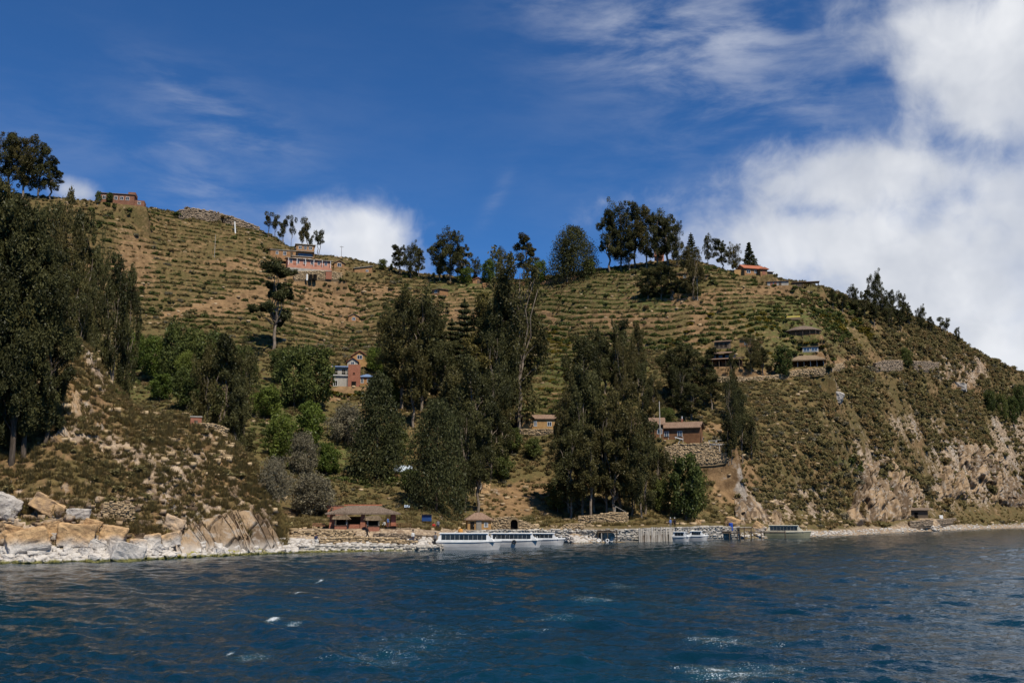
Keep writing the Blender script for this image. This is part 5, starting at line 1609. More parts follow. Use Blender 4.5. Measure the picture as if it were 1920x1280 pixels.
# hotel
p = A['hotel_wing']; W_ = mpx(p, 48)
house('hotel_wing', p, W_, 4.5, 2.5, 'low tan wing at the upper left of the hotel', M_ADOBE, ('flat', M_GREY, 0, .25), [(-2.2, .9, .8, 1.0), (.6, .7, 1.0, 1.3)], [(3.2, .9, 2.0)], yaw=2, cat='building')
p = A['hotel_upper']; W_ = mpx(p, 35)
o = house('hotel_block', p, W_, 5, 5.4, 'tan two-storey block crowning the hotel', M_ADOBE, ('flat', M_GREY, 0, .45), [(-W_ * .28, 3.6, 1.1, 1.1), (W_ * .28, 3.6, 1.1, 1.1), (0, 3.5, .9, 1.4)], yaw=4, cat='building')
part_box('balcony', o, M_GREY, -W_/2, W_/2, -3.6, -2.52, 2.45, 2.6)
part_box('glazing', o, M_BLUEGLASS, -W_/2 + .8, W_/2 - .8, -2.56, -2.51, .7, 1.8)
p = A['hotel_mid']; W_ = mpx(p, 38)
house('hotel_annex', p, W_, 3, 2.3, 'narrow ochre annex between the crowning block and the long pink row', M_ADOBE, ('shed', M_GREY, .5, .3), wins_row(4, W_, 1.0, 1.0, .6), yaw=4, cat='building')
p = A['hotel_row']; W_ = mpx(p, 84)
o = house('hotel_row', p, W_, 4.5, 3.6, 'long pink two-storey row with a porch below the hotel', M_PINK, ('shed', M_GREY, .7, .6), wins_row(6, W_, 1.9, .9, 1.2, -W_ * .42, W_ * .38), [(-W_ * .34, .9, 2.0, M_BRICK), (-W_ * .12, .9, 2.0, M_BRICK), (W_ * .14, .9, 2.0, M_BRICK), (W_ * .3, .9, 2.0, M_BRICK)], yaw=8, cat='building')
part_box('porch_rail', o, M_PINK, -W_/2, W_/2, -3.4, -3.25, -.2, .8)
part_box('porch_floor', o, M_GREY, -W_/2, W_/2, -3.4, -2.26, -1.8, -.2)
for k in range(6):
    part_box('porch_post', o, M_WHITE, -W_/2 + .3 + k * (W_ - .6) / 5 - .07, -W_/2 + .3 + k * (W_ - .6) / 5 + .07, -3.2, -3.05, .8, 3.6)
p = A['hotel_gable']; W_ = mpx(p, 20)
house('gabled_house', p, W_, 4, 2.0, 'small brown gabled house with one white window at the right end of the hotel', M_ADOBE, ('gable_y', M_OLDTILE, 1.1, .35), [(0, .7, 1.3, 1.3)], yaw=6)
p = A['hotel_shed']; W_ = mpx(p, 34)
house('stone_shed', p, W_, 4, 1.6, 'low brown shed with a slanting tin roof right of the hotel', M_ADOBE, ('slant', M_GREY, 1.4, .4), [(1.5, .7, .8, .6)], yaw=6, cat='shed')
stone_wall('retaining_wall', ground_path([(552, 524), (575, 523), (600, 522), (622, 523), (640, 524)], 0), [2.6, 2.8, 2.8, 2.6, 2.4], 'tan stone retaining wall below the hotel', M_TANSTONE, .5, .8, seed=4)
pp = at(617, 523); q_ = thing('gate', pp + Vector((0, -.9, 0)), 'rust-red metal gate in the wall below the hotel', 'gate', None, facing(pp)); part_box('leaf', q_, M_BRICK, -1.1, 1.1, -.05, .05, -.3, 2.6)
part_box('frame', q_, M_WOOD, -1.2, 1.2, -.08, .08, 2.6, 2.75)
for x, m_, lb, r_ in [(577, M_WHITE, 'white water tank below the hotel', .35), (584, M_DARK, 'left black water tank below the hotel', .7), (592, M_DARK, 'right black water tank below the hotel', .7)]:
    pp = at(x, 526); bm = bmesh.new(); cyl(bm, 0, 0, -.3, 1.9, r_, 14); cyl(bm, 0, 0, 1.9, 2.1, r_ * .8, 14, r_ * .3)
    q_ = bm_obj('water_tank', bm, m_); q_.location = pp + Vector((0, -1.5, 0)); tag(q_, lb, 'tank')
def utility_pole(x, yb, yt, label, arms=True, r=.1, mat=None, rise=None):
    p = at(x, yb); h = CAMZ + ruv(x, yt)[1] * p.y - p.z
    o = thing('utility_pole', p, label, 'pole', None, facing(p, 20))
    bm = bmesh.new(); cyl(bm, 0, 0, -.6, h, r, 8, r * .7); bm_obj('mast', bm, mat or M_PALEWOOD, o)
    if arms:
        part_box('crossarm', o, M_WOOD, -.8, .8, -.06, .06, h - .5, h - .38)
        for s in (-.7, 0, .7):
            bm = bmesh.new(); cyl(bm, s, 0, h - .38, h - .2, .05, 6); bm_obj('insulator', bm, M_WHITE, o)
    return o
utility_pole(640, 484, 461, 'thin pole with crossarm on the skyline at the right end of the hotel', True, .09, M_WOOD)
utility_pole(1308, 562, 517, 'grey utility pole beside the bare path on the upper terraces', True, .12)
utility_pole(402, 482, 440, 'thin grey pole standing on the terraces left of the hotel', False, .08)
utility_pole(1238, 826, 752, 'tall bleached pole in front of the brown lodge', False, .14)
utility_pole(1424, 983, 958, 'short dark pole on the slope behind the dock', False, .10, M_WOOD)
# huts on the slope
p = A['kiosk_hut']
house('adobe_hut', p, mpx(p, 20), 3.5, 2.1, 'small brown gabled hut alone on the slope below the hotel', M_ADOBE, ('gable_y', M_OLDTILE, 1.0, .3), [(0, .8, .9, .9)], cat='hut')
p = A['slope_hut']; W_ = mpx(p, 19)
house('adobe_hut', p, W_, 5.5, 2.6, 'brown adobe hut with a white window high on the slope above the central grove', M_ADOBE, ('shed', M_OLDTILE, .6, .4), [(0, 1.3, 1.1, .9)], yaw=-35, cat='hut')
p = A['ridge_hut']
house('adobe_hut', p, mpx(p, 22), 3.5, 1.5, 'little hut with a red gable on the ridge under the green trees', M_ADOBE, ('gable_y', M_TILE, 1.0, .3), (), [(0, .9, 1.4)], cat='hut')
stone_wall('field_wall', ground_path([(905, 537), (940, 537), (975, 536), (1012, 535), (1050, 527), (1095, 520)], 0), [1.2] * 6, 'low brown wall with a tiled top along the ridge below the great cypress', M_ADOBE, .5, .5, seed=5)
# blue-roofed house
p = A['blue_house']; W_ = mpx(p, 28)
r = facing(p)
o = thing('blue_roofed_house', p, 'grey and brick-red two-storey house with a blue tin roof', 'house', None, r)
x0 = -mpx(p, 28); x1 = 0.0; x2 = mpx(p, 23)
part_box('grey_wing', o, M_GREY, x0, x1 - .01, -2.6, 2.6, -2.0, 5.6)
part_box('brick_tower', o, M_BRICK, x1, x2, -2.9, 2.6, -2.0, 6.3)
part_box('brick_wing', o, M_BRICK, x0 - 2.2, x0 - .01, -2.4, 2.4, -2.0, 3.0)
bm = bmesh.new(); prism_x(bm, [(-3.2, 5.45), (2.9, 6.5), (2.9, 6.65), (-3.2, 5.6)], x0 - .3, x1 - .02); bm_obj('roof', bm, M_BLUETIN, o)
part_box('balcony', o, M_WHITE, x0, x1 - .02, -3.0, -2.61, 3.05, 3.2)
part_box('balcony_rail', o, M_GREY, x0, x1 - .02, -3.0, -2.94, 4.0, 4.1)
for xx in (x0 * .82, x0 * .3):
    add_window(o, xx, 3.4, .9, 1.5, -2.6, M_DARK, M_GREY)
add_window(o, x0 * .82, .2, .9, 1.5, -2.6, M_DARK, M_WHITE)
add_window(o, x0 - 1.3, .3, .8, 1.3, -2.4, M_DARK, M_WOOD)
add_window(o, x2 * .48, 3.5, .55, .5, -2.9, M_DARK, M_BRICK)
add_door(o, x2 * .48, 1.3, 1.5, -2.9, M_DARK)
part_box('drain_pipe', o, M_WOOD, x0 * .06 - .05, x0 * .06 + .05, -2.72, -2.61, -1.0, 5.4)
part_box('drain_pipe', o, M_WOOD, x0 - .07, x0 + .05, -2.74, -2.62, -1.0, 5.4)
p = A['blue_annex']; W_ = mpx(p, 28)
house('blue_roofed_annex', p, W_, 5, 2.3, 'small tan annex under a pointed blue roof beside the brick tower', M_ADOBE, ('hip', M_BLUETIN, 1.1, .4), [(-W_ * .33, .7, .7, 1.3), (W_ * .12, .9, .9, 1.0)], sink=2.5)
p = A['orange_gable']; W_ = mpx(p, 28)
house('gabled_house', p, W_, 5, 2.5, 'orange gabled house with a white window above the blue roof', M_YELLOW, ('gable_y', M_BRICK, 1.5, .4), [(0, 1.5, 1.4, 1.1)])
p = A['white_gable']; W_ = mpx(p, 20)
house('gabled_house', p, W_, 3.5, 1.6, 'pale gabled house tucked between the blue roof and the orange house', M_GREY, ('gable_y', M_BRICK, 1.1, .4), [(0, .7, .9, .8)], sink=3, dz=.2)
# knoll
p = A['pink_tower']
o = house('pink_tower', p, 3.6, 3, 4.8, 'narrow pink house half hidden in the big hilltop grove', M_PINK, ('flat', M_OLDTILE, 0, .3), [(-.7, 2.9, .8, 1.2), (.8, 2.9, .8, 1.2)])
part_box('balcony', o, M_PINK, -2.2, 1.6, -2.6, -1.52, 2.0, 2.4)
p = A['yellow_wall_house']
house('adobe_house', p, mpx(p, 20), 4, 2.5, 'ochre adobe house peeping out below the big hilltop grove', M_YELLOW, ('flat', M_OLDTILE, 0, .4), [(1, 1.0, .8, .9)], yaw=8)
p = A['outhouse']
house('outhouse', p, 1.7, 1.7, 2.0, 'tiny tan outhouse with a flat roof right of the utility pole', M_ADOBE, ('flat', M_OLDTILE, 0, .4), (), [(.1, .8, 1.7)], cat='hut')
p = A['red_roof']; W_ = mpx(p, 42)
o = house('red_roofed_house', p, W_, 5.5, 2.7, 'adobe house with a bright red roof on the skyline at right', M_ADOBE, ('gable_x', M_TILE, 1.6, .5), [(-W_ * .3, .9, 1.3, 1.1), (W_ * .05, 1.0, .8, 1.0)], yaw=28)
part_box('wall', o, M_ADOBE, W_ * .18, W_ * .52, -4.6, -2.76, -2.0, 2.0)
bm = bmesh.new(); prism(bm, [(W_ * .12, 2.0), (W_ * .60, 2.0), (W_ * .60, 2.15), (W_ * .36, 2.9), (W_ * .12, 2.15)], -5.1, -2.3); bm_obj('porch_roof', bm, M_TILE, o)
add_door(o, W_ * .35, 1.2, 1.7, -4.6, M_BRICK)
part_box('side_wall', o, M_YELLOW, -W_ * .5 - 3.4, -W_ * .5 - .01, -1.6, 1.4, -2.0, 2.1)
part_box('side_shed', o, M_STONE, W_ * .5 + .01, W_ * .5 + 3.6, -2.5, 2.0, -2.0, 1.7)
part_box('shed_roof', o, M_OLDTILE, W_ * .5 + .02, W_ * .5 + 3.9, -2.9, 2.3, 1.705, 1.85)
p = A['low_shed']; W_ = mpx(p, 40)
house('row_shed', p, W_, 3, 1.6, 'low pale shed sunk into the terrace below the red-roofed house', M_GREY, ('shed', M_OLDTILE, .3, .3), (), [(-W_ * .3, .9, 1.4, M_BRICK), (-W_ * .12, .9, 1.4, M_BRICK), (W_ * .1, .9, 1.4)], yaw=6, cat='shed')
p = A['shelter']
o = thing('open_shelter', p, 'flat-roofed open shelter on posts at the right end of the ridge', 'shelter', None, facing(p, 5))
part_box('roof', o, M_OLDTILE, -5.2, 4.6, -1.6, 1.6, 2.1, 2.28)
for xx in (-1.2, 1.6, 4.2):
    for yy in (-1.3, 1.3):
        part_box('post', o, M_WOOD, xx - .09, xx + .09, yy - .09, yy + .09, -.8, 2.1)
part_box('wall', o, M_WOOD, -5, -1.6, -1.3, 1.3, -1.0, 2.095)
# eco-lodges
p = A['round_lodge']; W_ = mpx(p, 60)
o = house('round_lodge', p, W_, W_ * .62, 1.75, 'round lodge with a low pointed thatched roof, highest of the thatched lodges', M_BROWN, ('round', M_THATCH, 1.8, .8), (), sink=.8, cat='lodge', dz=-.2)
for k in range(7):
    a = R(200 + 23 * k); xx, yy = (W_/2 + .5) * math.cos(a), (W_ * .31 + .5) * math.sin(a)
    bm = bmesh.new(); cyl(bm, xx, yy, -.8, 1.75, .09, 8); bm_obj('post', bm, M_WOOD, o)
for k in range(4):
    add_window(o, W_ * (.06 + .09 * k), .35, .8, 1.1, -W_ * .31 + abs(W_ * (.06 + .09 * k)) * .35, M_BLUEGLASS, M_PALEWOOD)
p = A['thatch_hall']; W_ = mpx(p, 62)
o = thing('thatched_hall', p, 'open-fronted hall under a broad straw thatch, right of the dark oval tree', 'lodge', None, facing(p, 0))
part_box('back_wall', o, M_BROWN, -W_/2, W_/2, 1.6, 2.6, -1.5, 1.95)
part_box('end_wall', o, M_BROWN, W_/2 - .25, W_/2, -2.4, 1.59, -1.5, 1.95)
part_box('floor', o, M_STONE, -W_/2, W_/2, -2.9, 1.59, -2.2, .02)
add_roof(o, 'hip', W_, 5.6, 1.96, 1.7, .6, M_STRAW, .3)
for k in range(6):
    xx = -W_/2 + .2 + k * (W_ - .4) / 5
    bm = bmesh.new(); cyl(bm, xx, -2.5, .02, 1.96, .11, 8); bm_obj('post', bm, M_PALEWOOD, o)
p = A['glass_hut']; W_ = mpx(p, 30)
house('glazed_hut', p, W_, 3, 1.7, 'small hut with blue glazed front and straw-coloured roof above the thatched hall', M_GREY, ('shed', M_STRAW, .5, .3), [(-W_ * .24, .4, W_ * .36, 1.0), (W_ * .24, .4, W_ * .36, 1.0)], glass=M_BLUEGLASS, cat='hut')
p = A['stone_hut_a']; W_ = mpx(p, 28)
house('stone_hut', p, W_, 3.4, 2.2, 'stone hut with three dark windows above the long two-level house', M_STONE, ('shed', M_OLDTILE, .9, .4), wins_row(3, W_, .7, .6, 1.0), yaw=-10, cat='hut', glass=M_DARK, frame=M_WOOD)
p = A['stone_hut_b']; W_ = mpx(p, 24)
house('stone_hut', p, W_, 3.4, 2.3, 'brown hut half hidden by trees right of the stone hut with three windows', M_ADOBE, ('shed', M_OLDTILE, .6, .4), [(0, .8, .7, .9)], yaw=-6, cat='hut')
p = A['long_house']; W_ = mpx(p, 66)
o = thing('long_house', p, 'long two-level house with two brown roofs and dark porches left of the lodges', 'lodge', None, facing(p, -8))
part_box('lower_wall', o, M_BROWN, -W_/2, W_/2, -1.2, 2.2, -1.5, 2.2)
bm = bmesh.new(); prism_x(bm, [(-3.6, 2.1), (.9, 3.0), (.9, 3.14), (-3.6, 2.24)], -W_/2 - .5, W_/2 + .9); bm_obj('lower_roof', bm, M_OLDTILE, o)
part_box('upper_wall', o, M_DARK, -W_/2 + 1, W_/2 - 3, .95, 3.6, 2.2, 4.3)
bm = bmesh.new(); prism_x(bm, [(-.4, 4.3), (4.2, 5.3), (4.2, 5.44), (-.4, 4.44)], -W_/2 + .4, W_/2 - 2.6); bm_obj('upper_roof', bm, M_OLDTILE, o)
for k in range(6):
    xx = -W_/2 + .2 + k * (W_ - .4) / 5
    bm = bmesh.new(); cyl(bm, xx, -3.3, -1.6, 2.12, .1, 8); bm_obj('post', bm, M_WOOD, o)
for k in range(4):
    add_window(o, -W_/2 + 1.6 + k * 2.2, .4, 1.2, 1.4, -1.2, M_DARK, M_WOOD)
for k in range(4):
    add_window(o, -W_/2 + 2.0 + k * 1.9, 2.9, 1.0, 1.0, .95, M_GLASS, M_WOOD)
stone_wall('stone_wall', ground_path([(1640, 694), (1668, 694), (1690, 694)], 0), [2.4, 3.4, 3.4], 'left half of the tall tan stone wall on the right slope', M_STONE, .6, .9, seed=7)
stone_wall('stone_wall', ground_path([(1712, 694), (1735, 694), (1757, 693)], 0), [3.3, 3.0, 2.6], 'right half of the tall tan stone wall on the right slope', M_STONE, .6, .9, seed=8)
stone_wall('retaining_wall', ground_path([(1345, 716), (1400, 716), (1450, 712), (1490, 704), (1545, 699), (1580, 688)], 0), [1.3, 1.2, 1.2, 1.4, 1.4, 1.2], 'tan retaining wall below the thatched hall and the dark oval tree', M_TANSTONE, .45, .7, seed=9)
pp = at(1478, 598); q_ = thing('tarpaulin_bed', pp, 'long yellow tarpaulin bed on the slope above the round lodge', 'tarpaulin', None, facing(pp)); part_box('sheet', q_, M_YTARP, -3.8, 3.8, -.6, .6, -.2, .9); part_box('kerb', q_, M_TANSTONE, -3.9, 3.9, -.8, -.61, -.5, .3)
# yellow cabin
p = A['yellow_cabin']; W_ = mpx(p, 42)
o = house('yellow_cabin', p + Vector((mpx(p, 12), 0, 0)), W_, 4, 2.7, 'ochre gabled cabin with a brown roof right of the white-trunked eucalyptus', M_YELLOW, ('gable_x', M_OLDTILE, 1.0, .35), [(-W_ * .38, .9, .6, 1.1), (W_ * .25, .9, .9, .9)], yaw=0, cat='cabin')
gx0 = -W_/2 - 2.6
bm = bmesh.new(); prism(bm, [(gx0, -2), (gx0 + 2.59, -2), (gx0 + 2.59, 2.9), (gx0 + 1.3, 4.0), (gx0, 2.9)], -3.0, 1.8); bm_obj('gable_wing', bm, M_YELLOW, o)
bm = bmesh.new(); prism(bm, [(gx0 - .5, 2.5), (gx0 + 1.3, 4.05), (gx0 + 3.1, 2.5), (gx0 + 3.1, 2.65), (gx0 + 1.3, 4.2), (gx0 - .5, 2.65)], -3.4, 2.2); bm_obj('gable_roof', bm, M_WOOD, o)
add_window(o, gx0 + 1.3, 1.3, .6, 1.2, -3.0, M_DARK, M_YELLOW)
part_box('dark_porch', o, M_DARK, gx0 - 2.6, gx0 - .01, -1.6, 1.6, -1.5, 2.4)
bm = bmesh.new(); prism_x(bm, [(-2.4, 2.41), (0, 3.6), (2.2, 2.41), (2.2, 2.55), (0, 3.75), (-2.4, 2.55)], gx0 - 3.0, gx0 - .02); bm_obj('porch_roof', bm, M_WOOD, o)
stone_wall('retaining_wall', ground_path([(975, 812), (1000, 813), (1040, 811)], 0), [1.0, 1.0, .8], 'low tan terrace wall in front of the ochre cabin', M_TANSTONE, .4, .6, seed=10)
# brown lodge and terrace
p = A['lodge']; W_ = mpx(p, 70)
o = house('brown_lodge', p, W_, 5, 3.0, 'brown mud-walled lodge with two white windows above the stone terrace', M_BROWN, ('gable_x', M_OLDTILE, 1.3, .5), [(-W_ * .38, .9, 1.0, 1.1), (-W_ * .02, .9, 1.0, 1.1)], yaw=-10, cat='lodge', sink=2.2, glass=M_BLUEGLASS)
part_box('deck', o, M_WOOD, -W_/2, W_ * .06, -4.2, -2.51, -.1, .08)
part_box('deck_rail', o, M_WOOD, -W_/2, W_ * .06, -4.2, -4.1, .7, .8)
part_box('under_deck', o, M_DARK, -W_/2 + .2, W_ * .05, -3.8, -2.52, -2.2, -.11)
for k in range(4):
    part_box('deck_post', o, M_PALEWOOD, -W_/2 + k * 1.7, -W_/2 + k * 1.7 + .12, -4.15, -4.03, -2.0, .7)
part_box('chimney', o, M_BRICK, -.2, .2, -.2, .2, 3.6, 5.2); bm = bmesh.new(); cyl(bm, 0, 0, 5.2, 5.8, .1, 8); bm_obj('flue', bm, M_WHITE, o)
p = A['lodge_wing']; W_ = mpx(p, 62)
house('lodge_wing', p, W_, 5, 3.2, 'left wing of the brown lodge, its tan roof glimpsed through the shore grove', M_BROWN, ('gable_x', M_OLDTILE, 1.5, .5), [(0, .9, 1.0, 1.1), (3, .9, 1.0, 1.1)], cat='lodge', dz=.6)
tp = A['terrace']
stone_wall('terrace_wall', ground_path([(1246, 868), (1275, 868), (1310, 868), (1340, 866), (1362, 862)], 0), [3.6, 4.2, 4.3, 4.2, 3.8], 'tall stone terrace wall below the brown lodge', M_TANSTONE, .42, .8, seed=11, batter=.06)
def table(x, y, label, umbrella=False, dz=0.0):
    p = at(x, y) + Vector((0, 0, dz)); o = thing('garden_table', p, label, 'table', None, facing(p))
    part_box('top', o, M_WHITE, -.9, .9, -.5, .5, .70, .76)
    for xx in (-.75, .75):
        for yy in (-.4, .4):
            part_box('leg', o, M_WHITE, xx - .04, xx + .04, yy - .04, yy + .04, -.2, .70)
    return o
table(1312, 826, 'white garden table at the right corner of the brown lodge')
table(1336, 832, 'white garden table left of the glass-topped one on the stone terrace')
table(1350, 830, 'rightmost white garden table on the stone terrace')
pp = at(1272, 836); q_ = thing('white_slide', pp + Vector((0, -1, .4)), 'white slanting board with a leg on the terrace before the brown lodge', 'board', None, facing(pp))
bm = bmesh.new(); prism(bm, [(-.9, 1.5), (1.0, .95), (1.0, 1.12), (-.9, 1.68)], -.3, .3); bm_obj('board', bm, M_WHITE, q_)
bm = bmesh.new(); bar(bm, (.4, 0, 1.1), (-.8, 0, -.9), .05); bm_obj('leg', bm, M_WHITE, q_)
pp = at(1330, 842); q_ = thing('handrail', pp + Vector((0, -1.0, 0)), 'thin white handrail along the stone terrace', 'handrail', None, facing(pp)); bm = bmesh.new(); bar(bm, (-4.2, 0, 1.0), (4.2, 0, 1.0), .05); bm_obj('rail', bm, M_WHITE, q_)
for k in range(5):
    bm = bmesh.new(); bar(bm, (-4.1 + k * 2.05, 0, -.6), (-4.1 + k * 2.05, 0, 1.0), .035); bm_obj('post', bm, M_WHITE, q_)
# small things behind the beach
p = A['tin_roof']; house('tin_roofed_shed', p, mpx(p, 30), 3, 1.5, 'shed with a bright tin roof between the two great cypresses', M_ADOBE, ('shed', M_TIN, 1.3, .3), (), [(0, .9, 1.3)], cat='shed')
p = A['brick_box']; o = house('brick_cistern', p, mpx(p, 20), 1.4, 1.25, 'small red brick cistern on the crest of the headland', M_BRICK, ('flat', M_GREY, 0, .08), (), [(0, .5, .8)], cat='cistern', sink=.8)
pp = ground_path([(384, 806), (405, 812), (424, 822)]); stone_wall('tan_wall', pp, [.9, 1.1, 1.3], 'short tan stone wall on the headland right of the brick cistern', M_TANSTONE, .35, .7, seed=12)
pp = ground_path([(193, 968), (222, 970), (246, 972)]); stone_wall('dry_stone_wall', pp, [1.5, 1.6, 1.4], 'pale dry-stone wall on the headland above the orange-brown wedge', M_TANSTONE, .28, .6, seed=13)
p = A['shore_hut']; W_ = mpx(p, 34)
o = house('shore_hut', p, W_, 3.6, 2.2, 'low stone hut with a thatched roof on the right-hand beach', M_STONE, ('shed', M_THATCH, .7, .5), (), [(-W_ * .1, 1.0, 1.7, M_DARK)], cat='hut')
part_box('porch', o, M_DARK, -W_/2 - 1.6, -W_/2 - .01, -1.5, 1.5, -1, 1.9)
part_box('porch_roof', o, M_THATCH, -W_/2 - 1.9, -W_/2 - .02, -1.9, 1.8, 1.905, 2.05)
stone_wall('beach_wall', ground_path([(1705, 986), (1745, 983), (1790, 978)], 0), [1.2, 1.3, 1.0], 'low grey stone wall on the beach in front of the thatched stone hut', M_STONE, .5, .7, seed=14)
pp = at(1764, 972); q_ = link('white_block', hull_block(140, (1.2, 1.0, 1.2), .1, cut=.15)); q_.data.materials.clear(); q_.data.materials.append(M_WHITE); q_.location = pp + Vector((0, 0, .5)); tag(q_, 'pale square block on the beach right of the stone hut', 'block')
p = A['grove_shelter']; o = thing('grove_shelter', p, 'small wooden shelter in the shade of the shore grove', 'shelter', None, facing(p))
bm = bmesh.new(); prism_x(bm, [(-1.6, 2.1), (1.6, 2.6), (1.6, 2.72), (-1.6, 2.22)], -2.4, 2.4); bm_obj('roof', bm, M_ADOBE, o)
for xx in (-2.1, 2.1):
    for yy in (-1.3, 1.3):
        part_box('post', o, M_PALEWOOD, xx - .07, xx + .07, yy - .07, yy + .07, -.5, 2.2 if yy < 0 else 2.5)
# ------------------------------------------------------------------ the landing place
p = A['pavilion']; W_ = mpx(p, 122)
o = thing('pavilion', p, 'open pavilion with brick pillars and a wide brown hipped roof on the beach', 'pavilion', None, facing(p))
dp = 6.5
add_roof(o, 'hip', W_, dp, 2.0, 1.15, .6, M_THATCH, .2)
part_box('ridge_cap', o, M_TILE, -W_ * .29, W_ * .29, -.18, .18, 3.30, 3.46)
for xx, yy in [(-W_/2 + .4, -dp/2 + .4), (0, -dp/2 + .4), (W_/2 - .4, -dp/2 + .4), (-W_/2 + .4, dp/2 - .4), (0, dp/2 - .4), (W_/2 - .4, dp/2 - .4)]:
    bm = bmesh.new(); a = bbox(bm, xx - .42, xx + .42, yy - .35, yy + .35, -.6, 2.0)
    for v in a[4:]: v.co.x = xx + (v.co.x - xx) * .7
    bm_obj('pillar', bm, M_BRICK, o)
part_box('low_wall', o, M_BRICK, -W_ * .28, -.45, -dp/2 + .2, -dp/2 + .5, -.5, .6)
part_box('low_wall', o, M_BRICK, .45, W_ * .16, -dp/2 + .2, -dp/2 + .5, -.5, .6)
part_box('back_wall', o, M_BROWN, -W_ * .3, W_ * .1, dp/2 - .9, dp/2 - .6, -.5, 1.7)
part_box('floor', o, M_STONE, -W_/2, W_/2, -dp/2, dp/2, -.8, .04)
pav = o
def stall(x, label, turn=0):
    q = ground_at(x, A['pavilion'].y - 4.6)
    s = thing('market_stall', q, label, 'stall', None, facing(q, turn))
    for xx in (-.95, .95):
        for yy in (-.7, .7):
            bm = bmesh.new(); cyl(bm, xx, yy, -.4, 1.75 + (.25 if yy > 0 else 0), .055, 6); bm_obj('post', bm, M_PALEWOOD, s)
    bm = bmesh.new(); prism(bm, [(-1.5, 1.75), (-1.2, 2.35), (.9, 2.45), (1.55, 1.75), (1.5, 1.62), (-1.45, 1.62)], -1.2, 1.0)
    rg = random.Random(x)
    bmesh.ops.subdivide_edges(bm, edges=list(bm.edges), cuts=2, use_grid_fill=True)
    for v in bm.verts: v.co += Vector((rg.uniform(-.07, .07), rg.uniform(-.07, .07), rg.uniform(-.06, .05)))
    bm_obj('thatch', bm, M_STRAW, s)
    part_box('counter', s, M_BRICK, -1.0, 1.0, -.8, -.45, -.4, .62)
    part_box('counter_top', s, M_WOOD, -1.1, 1.1, -.9, -.35, .63, .69)
    part_box('back_cloth', s, M_DARK, -.9, .9, .6, .66, .3, 1.7)
    s.scale = (.84, .84, .80)
    return s
stall(648, 'left thatched market stall in front of the pavilion', -8)
stall(706, 'right thatched market stall in front of the pavilion', 6)
pp = at(628, 970); q_ = thing('brick_wall', pp, 'plain red-brown wall behind the left end of the pavilion', 'wall', None, facing(pp, 15)); part_box('wall', q_, M_BRICK, -1.4, 1.4, -.3, .3, -1, 2.0); part_box('coping', q_, M_OLDTILE, -1.5, 1.5, -.36, .36, 2.0, 2.1)
def picnic(x, Y, label, mat):
    q = ground_at(x, Y); s = thing('picnic_table', q, label, 'table', None, facing(q))
    for yy in (-.3, 0, .3):
        part_box('plank', s, mat, -.9, .9, yy - .13, yy + .13, .68, .73)
    for xx in (-.7, .7):
        bm = bmesh.new(); bar(bm, (xx, -.5, -.2), (xx, .2, .68), .05); bar(bm, (xx, .5, -.2), (xx, -.2, .68), .05); bm_obj('legs', bm, M_WOOD, s)
    for yy in (-.75, .75):
        part_box('bench', s, mat, -.9, .9, yy - .14, yy + .14, .4, .45)
    return s
picnic(741, A['pavilion'].y - 3.4, 'red picnic table at the right end of the pavilion', M_TILE)
picnic(607, A['pavilion'].y - 3.0, 'red-topped table left of the pavilion', M_PINK)
picnic(765, A['pavilion'].y - 3.0, 'low brown table right of the pavilion', M_BROWN)
# notice board
pp = ground_at(804, 163); o = thing('notice_board', pp, 'dark blue notice board on two posts at the foot of the broad cypress', 'sign', None, facing(pp))
part_box('board', o, M_BLUE, -.78, .78, -.05, .05, 1.1, 2.1)
part_box('shade_roof', o, M_WOOD, -.95, .95, -.3, .3, 2.12, 2.2)
for xx in (-.7, .7): part_box('post', o, M_WOOD, xx - .06, xx + .06, .051, .16, -.5, 2.12)
pp = at(763, 958); o = thing('info_sign', pp, 'small pale green sign on the slope right of the pavilion', 'sign', None, facing(pp)); part_box('panel', o, M_TIN, -.5, .5, -.03, .03, .7, 1.15); part_box('post', o, M_WOOD, -.05, .05, .031, .12, -.4, 1.1)
# kiosk
p = A['kiosk']; W_ = mpx(p, 44)
o = house('kiosk', p, W_, 3.2, 1.55, 'ochre kiosk with a pale tiled pyramid roof above the largest boat', M_YELLOW, ('hip', M_OLDTILE, 1.15, .35), [(W_ * .28, .5, .5, .6)], [(-W_ * .3, .7, 1.3, M_DARK)], cat='kiosk', yaw=6)
part_box('stone_corner', o, M_PALESTONE, -.55, .35, -1.75, -1.61, -.6, 1.5)
# jars and arched wall
def jar(x, Y, s, label):
    q = ground_at(x, Y); bm = bmesh.new(); pr = [(.30, -.1), (.46, .25), (.5, .55), (.4, .85), (.26, 1.0), (.32, 1.08)]
    n = 14; prev = None
    for r_, z_ in pr:
        ring = [bm.verts.new((r_ * s * math.cos(6.2832 * k / n), r_ * s * math.sin(6.2832 * k / n), z_ * s)) for k in range(n)]
        if prev:
            for k in range(n): bm.faces.new([prev[k], prev[(k + 1) % n], ring[(k + 1) % n], ring[k]])
        else: bm.faces.new(ring[::-1])
        prev = ring
    j_ = bm_obj('clay_jar', bm, M_ORANGE); j_.location = q; tag(j_, label, 'jar')
jar(923, 168, .95, 'orange clay jar against the right side of the kiosk')
jar(866, 168, .85, 'wide orange clay jar left of the kiosk')
jar(977, 172, .75, 'left of the pair of orange jars right of the arch')
jar(987, 172, .95, 'right of the pair of orange jars right of the arch')
Yw = 176
stone_wall('arched_wall', [ground_at(x, Yw) for x in (915, 935, 955)], [1.6, 1.9, 2.1], 'tan stone wall left of the dark archway behind the kiosk', M_TANSTONE, .34, .7, seed=15)
